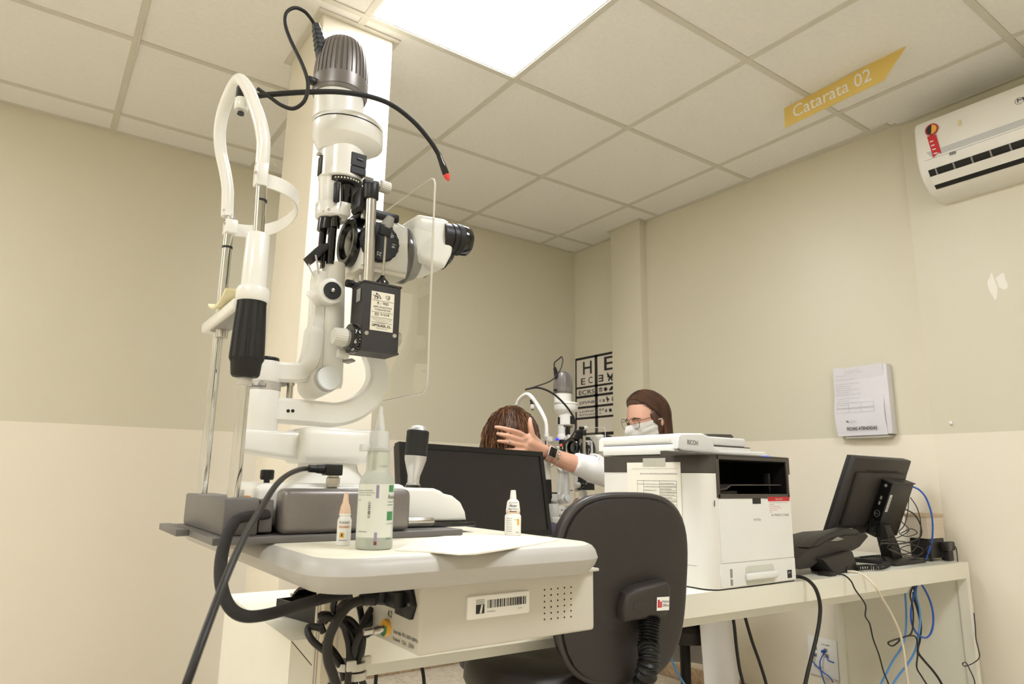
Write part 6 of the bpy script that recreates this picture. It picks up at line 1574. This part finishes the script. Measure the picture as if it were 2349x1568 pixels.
# ---------------------------------------------------------------- doctor
hc = PY(1486, 962, .13)
D = thing('person', (hc.x+.05, .1, 0), 'seated doctor in white coat, face mask and glasses, arm stretched to the patient', 'person')
hd = Head(hc, (-.90, .14, -.30))
body = B(); hd.mesh(body)
neck = hc + V((.03, 0, -.10)); sh = V((hc.x+.10, .10, hc.z-.24))
limb(body, [neck, sh+V((0, 0, .06)), sh], [.05, .052, .06])
limb(body, [sh, V((sh.x+.02, .10, .78)), V((sh.x+.06, .10, .56))], [.105, .115, .13])
limb(body, [sh+V((0, -.15, -.01)), sh, sh+V((0, .15, -.01))], [.055, .08, .055])
shl = sh+V((0, -.165, -.02)); elb = PY(1420, 1092, -.005); wri = PY(1254, 1036, .072)
midf = PY(1318, 1064, .045)
limb(body, [shl, shl.lerp(elb, .5), elb], [.05, .043, .038])
limb(body, [elb, midf, PY(1280, 1050, .06), wri], [.038, .036, .031, .024])
# left hand laid on the patient's hair, back of the hand to the room
limb(body, [wri, PY(1232, 1026, .07), PY(1212, 1014, .066)], [.023, .026, .024])
limb(body, [PY(1240, 1024, .07), PY(1222, 1008, .066), PY(1200, 1004, .062)], [.018, .019, .014])
limb(body, [PY(1238, 1036, .07), PY(1220, 1026, .068), PY(1200, 1022, .064)], [.019, .019, .015])
for pp, rs in ((((1204, 1000), (1190, 992), (1166, 985), (1150, 981), (1137, 979)), (.0108, .0098, .0086, .0077, .0064)),
               (((1202, 1011), (1186, 1006), (1164, 999), (1150, 996), (1141, 994)), (.0108, .0098, .0086, .0077, .0064)),
               (((1203, 1021), (1188, 1019), (1168, 1014), (1154, 1012), (1143, 1011)), (.0104, .0094, .0082, .0074, .0062)),
               (((1206, 1031), (1194, 1033), (1178, 1032), (1168, 1031), (1160, 1031)), (.0098, .0086, .0076, .0068, .0058))):
    ys = [.062, .056, .056, .064, .072]
    limb(body, [PY(a, c, y) for (a, c), y in zip(pp, ys)], rs, 10)
limb(body, [PY(1232, 1014, .066), PY(1222, 1000, .058), PY(1218, 983, .054), PY(1216, 970, .056), PY(1216, 960, .060)], [.016, .0128, .0106, .0094, .0072], 10)
# right arm bent towards the lamp, legs under the table
shr = sh+V((0, .165, -.02))
limb(body, [shr, V((sh.x-.08, .34, .86)), V((sh.x-.20, .30, .84))], [.05, .043, .036]); limb(body, [V((sh.x-.20, .30, .84)), V((sh.x-.36, .26, .90)), V((sh.x-.40, .25, .90))], [.036, .026, .03])
for yy in (.0, .2):
    limb(body, [V((sh.x+.05, yy+.0, .54)), V((sh.x-.18, yy, .53)), V((sh.x-.36, yy, .50))], [.09, .078, .058])
    limb(body, [V((sh.x-.36, yy, .50)), V((sh.x-.31, yy, .28)), V((sh.x-.27, yy, .07))], [.056, .05, .034]); limb(body, [V((sh.x-.27, yy, .045)), V((sh.x-.37, yy, .032))], [.034, .028])
obj('body', remeshed(body, .0037, 3), m_skin, D, angle=80)
for yy in (.0, .2):
    obj('shoe', B().box((sh.x-.43, yy-.042, .0), (sh.x-.21, yy+.042, .05), .02, 3), m_shoe, D)
# coat: torso, near sleeve ending below the elbow, skirt over the thighs
coat = B()
limb(coat, [sh+V((0, 0, .03)), V((sh.x+.02, .10, .80)), V((sh.x+.05, .10, .56))], [.118, .135, .16])
limb(coat, [sh+V((0, -.16, -.01)), sh+V((0, 0, .01)), sh+V((0, .16, -.01))], [.064, .09, .064])
limb(coat, [shl, shl.lerp(elb, .5), elb, PY(1355, 1074, .025)], [.062, .060, .056, .052])
cuff_c = PY(1316, 1062, .045); cuff_d = (cuff_c-PY(1372, 1078, .02)).normalized()
coat.lathe(PY(1372, 1078, .02), cuff_c-PY(1372, 1078, .02), [(0, .050), (.05, .047), ((cuff_c-PY(1372, 1078, .02)).length, .0435)], 24)
limb(coat, [shr, V((sh.x-.08, .34, .86)), V((sh.x-.18, .31, .84))], [.06, .053, .048])
limb(coat, [V((sh.x+.05, .0, .57)), V((sh.x-.14, .0, .555))], [.11, .095]); limb(coat, [V((sh.x+.05, .2, .57)), V((sh.x-.14, .2, .555))], [.11, .095])
obj('coat', remeshed(coat, .008, 5), m_coat, D, angle=80)
tl = B(); vs = []; fs = []
for i in range(9):
    z = .60-.05*i; rr_ = .165+.006*i
    for j in range(33):
        a = math.radians(-120+240*j/32); q_ = rr_*(1+.03*math.sin(j*1.3)*(i/8))
        for k_ in (0, 1): vs.append((sh.x+.06+(q_+.006*k_)*math.cos(a), .10+(q_+.006*k_)*math.sin(a), z))
for i in range(8):
    for j in range(32):
        a = (i*33+j)*2; b_ = a+66; fs += [(a, b_, b_+2, a+2), (a+1, a+3, b_+3, b_+1)]
for j in range(32): a = j*2; fs += [(a, a+2, a+3, a+1)]; a = 8*66+j*2; fs += [(a, a+1, a+3, a+2)]
for i in range(8): a = i*66; fs += [(a, a+1, a+67, a+66)]; a = i*66+64; fs += [(a, a+66, a+67, a+1)]
obj('coat_tail', tl.add(vs, fs), m_coat, D, angle=80)
# lace band round the sleeve
lc = PY(1362, 1074, .028); ld_ = cuff_d; e1 = ld_.cross(V((0,0,1))).normalized(); e2 = ld_.cross(e1)
lace = B()
for k, (dd, fr_) in enumerate(((-.010, 9), (.0, 14), (.010, 9))):
    lace.tube([lc+ld_*(dd+.004*math.sin(a*fr_))+(e1*math.cos(a)+e2*math.sin(a))*(.0555) for a in [2*PI*i/160 for i in range(160)]], .0024, 5, closed=True, raw=True)
o = obj('lace_band', lace, m_coat, D); o['label'] = 'white lace trim on the sleeve'; o['kind'] = 'stuff'
# watch
wd = (wri-midf).normalized(); w0 = PY(1258, 1039, .068); a1_ = V((0, -1, 0)); a1_ = (a1_-wd*a1_.dot(wd)).normalized(); a2_ = wd.cross(a1_)
wt = obj('watch_strap', B().sweep([w0+(a1_*math.cos(a)+a2_*math.sin(a))*.0305 for a in [2*PI*i/32 for i in range(32)]], rect(.010, .0015), wd, closed=True), mat('rose_strap', (216, 170, 150), .5), D)
wm = Matrix((wd, a2_, a1_)).transposed().to_4x4(); wm.translation = w0+a1_*.0325
obj('watch_case', B().box((-.017, -.020, -.003), (.017, .020, .006), .005, 3, mtx=wm), m_silver, wt)
obj('watch_face', B().box((-.0145, -.0175, .0045), (.0145, .0175, .0068), .004, 3, mtx=wm), m_blackg, wt)
# charm bracelet
b0 = PY(1272, 1048, .062)
bl = obj('bracelet', B().tube([b0+(a1_*math.cos(a)*.036+a2_*math.sin(a)*.040)+wd*.004*math.sin(3*a) for a in [2*PI*i/40 for i in range(40)]], .0013, 6, closed=True, raw=True), m_silver, D)
for k in range(9):
    a = -.2+k*.35; q = b0+(a1_*math.cos(a)*.0365+a2_*math.sin(a)*.0405)
    obj('charm', B().lathe(q-wd*.003, wd, [(0, .0025), (.002, .0042), (.004, .0042), (.006, .0025)], 12), m_silver if k % 3 else m_green, bl)
rg = PY(1166, 1011.5, .056); rdv = (PY(1154, 1010, .064)-PY(1188, 1017, .056)).normalized(); r1 = rdv.orthogonal().normalized(); r2 = rdv.cross(r1)
rn = obj('ring', B().tube([rg+(r1*math.cos(a)+r2*math.sin(a))*.0102 for a in [2*PI*i/24 for i in range(24)]], .0014, 6, closed=True, raw=True), m_silver, D)
obj('ring_stone', B().ball(rg+V((0, -.0115, 0)), .003, 10, m=6), m_steel, rn)
# face mask with pleats and loops
mk = hd.patch((-78, 78), (-66, 2), lambda u, v: .005+.012*math.exp(-((u-.5)/.16)**2)*math.exp(-((v-.62)/.3)**2)+.0016*math.sin(v*22)*(1 if .15 < v < .8 else 0)+.004*(1-abs(u-.5)*2), 32, 28)
mo = obj('face_mask', mk, m_mask, D)
for sg in (1, -1):
    A = math.radians(77*sg)
    q0 = hd.pt((math.cos(A)*math.cos(-.08), math.sin(A)*math.cos(-.08), math.sin(-.02)), .007); q1 = hd.pt((math.cos(A)*.6, math.sin(A)*.6, -.62), .007)
    er = hd.W(-.028, sg*.083, -.004)
    obj('ear_loop', B().tube([q0, q0.lerp(er, .5)+hd.l*sg*.006, er, hd.W(-.026, sg*.082, -.03), q1], .0016, 6), m_mask, mo)
# glasses
gl = thing('glasses_anchor', (0,0,0), '', '') if False else None
rim = B()
gobj = None
for sg in (1, -1):
    ctr = hd.W(.103, sg*.034, .008); ln_ = (hd.f+hd.l*sg*.22).normalized(); lt_ = hd.u.cross(ln_).normalized()*-1; lu = hd.u
    rp_ = []
    for i in range(32):
        a = 2*PI*i/32; e = 2.6; ca, sa = math.cos(a), math.sin(a); r = (abs(ca)**e+abs(sa)**e)**(-1/e)
        rp_.append(ctr + lt_*r*ca*.0285 + lu*r*sa*(.024+.004*(ca*sg*-1 if sa > 0 else 0)))
    part = B().tube(rp_, .0013 if sg else .001, 6, closed=True, raw=True)
    if gobj is None:
        gobj = obj('glasses', part.tube([hd.W(.106, -.010, .012), hd.W(.110, 0, .015), hd.W(.106, .010, .012)], .0012, 6), m_rim, D)
    else: obj('rim', part, m_rim, gobj)
    obj('lens', B().add([p for p in rp_]+[p+ln_*.0012 for p in rp_], [tuple(range(32))[::-1], tuple(range(32, 64))]+[(i, (i+1) % 32, 32+(i+1) % 32, 32+i) for i in range(32)]), m_glass, gobj)
    obj('temple', B().tube([hd.W(.092, sg*.063, .016), hd.W(.05, sg*.077, .016), hd.W(0, sg*.080, .014), hd.W(-.02, sg*.079, .002)], .0013, 6), m_rim, gobj)
    # eyebrow and lowered lashes
    obj('eyebrow', B().tube([hd.pt((.9, sg*.16, .22), .0012), hd.pt((.88, sg*.33, .275), .0016), hd.pt((.78, sg*.52, .22), .0008)], [.0022, .003, .0012], 6), m_lip, D)
    obj('eyelashes', B().tube([hd.pt((.9, sg*.2, .055), .0012), hd.pt((.9, sg*.33, .02), .002), hd.pt((.8, sg*.47, .055), .0015)], .0013, 6), m_lip, D)
# long brown hair
random.seed(21)
cap = hd.patch((-180, 180), (-35, 90), lambda u, v: .0, 2, 2)
def inface(d):
    return d.x > .16+.55*max(0, d.z-.45) and d.z < .80 and abs(d.y) < .90-.12*d.z
vs = []; n, m = 64, 40; fs = []
for i in range(m+1):
    t = PI*.74*i/m
    for j in range(n):
        a = 2*PI*j/n; d = V((math.sin(t)*math.cos(a), math.sin(t)*math.sin(a), math.cos(t)+1e-9)).normalized()
        vs.append(hd.pt(d, -.004 if inface(d) else .011))
for i in range(m):
    for j in range(n): fs.append((i*n+j, (i+1)*n+j, (i+1)*n+(j+1) % n, i*n+(j+1) % n))
hr = B().add(vs, fs)
def fall(sg, t, lift):
    """strand from the parting, over the side and down the back"""
    s0 = V((.50-1.15*t, sg*.06, .85+.2*math.sin(t*PI))).normalized()
    e0 = V((-.22-.68*t, sg*(.95-.45*t), -.18)).normalized(); pts = []
    mid = V((.22-.85*t, sg*(.72-.2*t), .55-.1*t)).normalized()
    for k in range(9):
        q = k/8; d = (s0*(1-q)**2 + mid*2*q*(1-q) + e0*q*q).normalized(); pts.append(hd.pt(d, lift*(.6+.4*math.sin(q*PI)) + .004))
    last = pts[-1]; bk_ = -V((hd.f.x, hd.f.y, 0)).normalized()
    for k in range(1, 6): pts.append(last + V((0, 0, -.055*k)) + bk_*.006*k + V((0, sg*.002*k, 0)))
    return pts
st_b = B()
for k in range(900):
    sg = 1 if k % 2 else -1; t = random.random(); strand(st_b, fall(sg, t, .010+.010*random.random()), .0019)
hair = obj('hair', hr, m_hair, D, angle=80)
o = obj('hair_strands', st_b, m_hair, hair, angle=80, merge=False); o['kind'] = 'stuff'

# ---------------------------------------------------------------- patient
pc_ = PY(1172, 1000, .2); ztop = PY(1172, 938, .2).z
hc2 = V((pc_.x+.0, .2, ztop-.138))
Pn = thing('person', (hc2.x-.1, .2, 0), 'patient with auburn highlighted hair leaning to the slit lamp, seen from behind', 'person')
h2 = Head(hc2, (.97, .18, -.10))
body = B(); h2.mesh(body, 48, 32)
sp_ = hc2+V((-.10, 0, -.24))
limb(body, [hc2+V((-.03, 0, -.09)), sp_+V((.03, 0, .06)), sp_], [.05, .052, .06])
limb(body, [sp_, V((sp_.x-.02, .2, .78)), V((sp_.x+.03, .2, .56))], [.105, .12, .135])
for sg in (-1, 1):
    s_ = sp_+V((0, sg*.16, -.02)); limb(body, [s_, V((s_.x+.06, .2+sg*.24, .82)), V((s_.x+.24, .2+sg*.235, .775)), V((s_.x+.30, .2+sg*.23, .765))], [.05, .042, .03, .028])
    limb(body, [V((sp_.x-.0, .2+sg*.09, .54)), V((sp_.x+.12, .2+sg*.1, .53)), V((sp_.x+.30, .2+sg*.1, .50))], [.09, .078, .06])
    limb(body, [V((sp_.x+.30, .2+sg*.1, .50)), V((sp_.x+.27, .2+sg*.1, .28)), V((sp_.x+.22, .2+sg*.1, .07))], [.056, .05, .036]); limb(body, [V((sp_.x+.20, .2+sg*.1, .045)), V((sp_.x+.30, .2+sg*.1, .032))], [.034, .028])
    obj('shoe', B().box((sp_.x+.14, .2+sg*.1-.042, 0), (sp_.x+.36, .2+sg*.1+.042, .05), .02, 3), m_shirt, Pn)
obj('body', remeshed(body, .006, 4), m_skin2, Pn, angle=80)
top = B(); limb(top, [sp_+V((0, 0, .02)), V((sp_.x-.02, .2, .78)), V((sp_.x+.03, .2, .56))], [.118, .135, .15]); limb(top, [sp_+V((0, -.15, -.01)), sp_+V((0, 0, 0)), sp_+V((0, .15, -.01))], [.066, .09, .066])
for sg in (-1, 1): s_ = sp_+V((0, sg*.16, -.02)); limb(top, [s_, V((s_.x+.06, .2+sg*.24, .82)), V((s_.x+.13, .2+sg*.238, .805))], [.06, .052, .046])
obj('blouse', remeshed(top, .009, 4), m_shirt, Pn, angle=80)
tr_ = B()
for sg in (-1, 1):
    limb(tr_, [V((sp_.x-.0, .2+sg*.09, .54)), V((sp_.x+.12, .2+sg*.1, .53)), V((sp_.x+.30, .2+sg*.1, .50)), V((sp_.x+.27, .2+sg*.1, .28)), V((sp_.x+.24, .2+sg*.1, .1))], [.1, .088, .068, .062, .055])
obj('trousers', remeshed(tr_, .009, 4), m_trou, Pn, angle=80)
vs = []; fs = []; n, m = 56, 34
for i in range(m+1):
    t = PI*.80*i/m
    for j in range(n):
        a = 2*PI*j/n; d = V((math.sin(t)*math.cos(a), math.sin(t)*math.sin(a), math.cos(t)+1e-9)).normalized()
        fc_ = d.x > .5 and d.z < .55
        vs.append(h2.pt(d, -.004 if fc_ else .017+.003*math.sin(9*a+4*t)))
for i in range(m):
    for j in range(n): fs.append((i*n+j, (i+1)*n+j, (i+1)*n+(j+1) % n, i*n+(j+1) % n))
hair2 = obj('hair', B().add(vs, fs), m_hair2, Pn, angle=80)
random.seed(33)
sb_d, sb_g, sb_v = B(), B(), B()
for k in range(1500):
    az = random.uniform(-2.7, 2.7) + PI      # round the back and the sides, crown outwards
    d0 = V((-.25, random.uniform(-.12, .12), 1)).normalized(); wv = random.uniform(-.35, .35); ln = random.uniform(.8, 1.25); lf = .012+.014*random.random()
    pts = []
    for q in range(9):
        u = q/8; th_ = .12+u*1.75*ln; aa = az + wv*math.sin(u*3)
        d = V((math.sin(th_)*math.cos(aa)-.12, math.sin(th_)*math.sin(aa), math.cos(th_))).normalized()
        pts.append(h2.pt(d, lf+.007*math.sin(u*8+k)+.004*random.uniform(-1, 1)))
    last = pts[-1]
    for q in range(1, 4): pts.append(last+V((-.004*q+.004*math.sin(k), .006*q*math.sin(az), -.035*q)))
    strand(sb_v if abs(az-PI) > 2.45 and k % 2 else (sb_g if k % 7 == 0 else sb_d), pts, .0018)
for nm, bb_, mm_ in (('hair_strands', sb_d, m_hair2), ('golden_strands', sb_g, m_hairg), ('blue_lit_strands', sb_v, m_hairp)):
    if bb_.v: o = obj(nm, bb_, mm_, hair2, angle=80, merge=False); o['kind'] = 'stuff'

# ---------------------------------------------------------------- stools under the two of them
def stool(x, y, h, lab):
    t = thing('round_stool', (x, y, 0), lab, 'stool', 'round stools')
    obj('seat', B().lathe((x, y, 0), (0,0,1), [(h-.07, .13), (h-.065, .15), (h-.02, .155), (h-.004, .145), (h, .12), (h, 0)], 36), m_vinyl, t)
    obj('column', B().cyl((x, y, .08), (x, y, h-.06), .022, n=20), m_black, t)
    for k in range(5):
        a = 2*PI*k/5; e_ = V((math.cos(a), math.sin(a), 0)); c_ = V((x, y, .085))
        lg = obj('base_arm', B().sweep([c_+e_*.01, c_+e_*.24+V((0,0,-.025))], rect(.018, .012, .004), (-e_.y, e_.x, 0)), m_black, t)
        q = c_+e_*.235; obj('caster', B().ball((q.x, q.y, .026), .026, 14, m=10).cyl((q.x, q.y, .03), (q.x, q.y, .07), .007, n=10), m_black, lg)
    return t
stool(sh.x+.06, .10, .415, 'dark round stool under the doctor')
stool(sp_.x+.07, .2, .405, 'dark round stool under the patient')
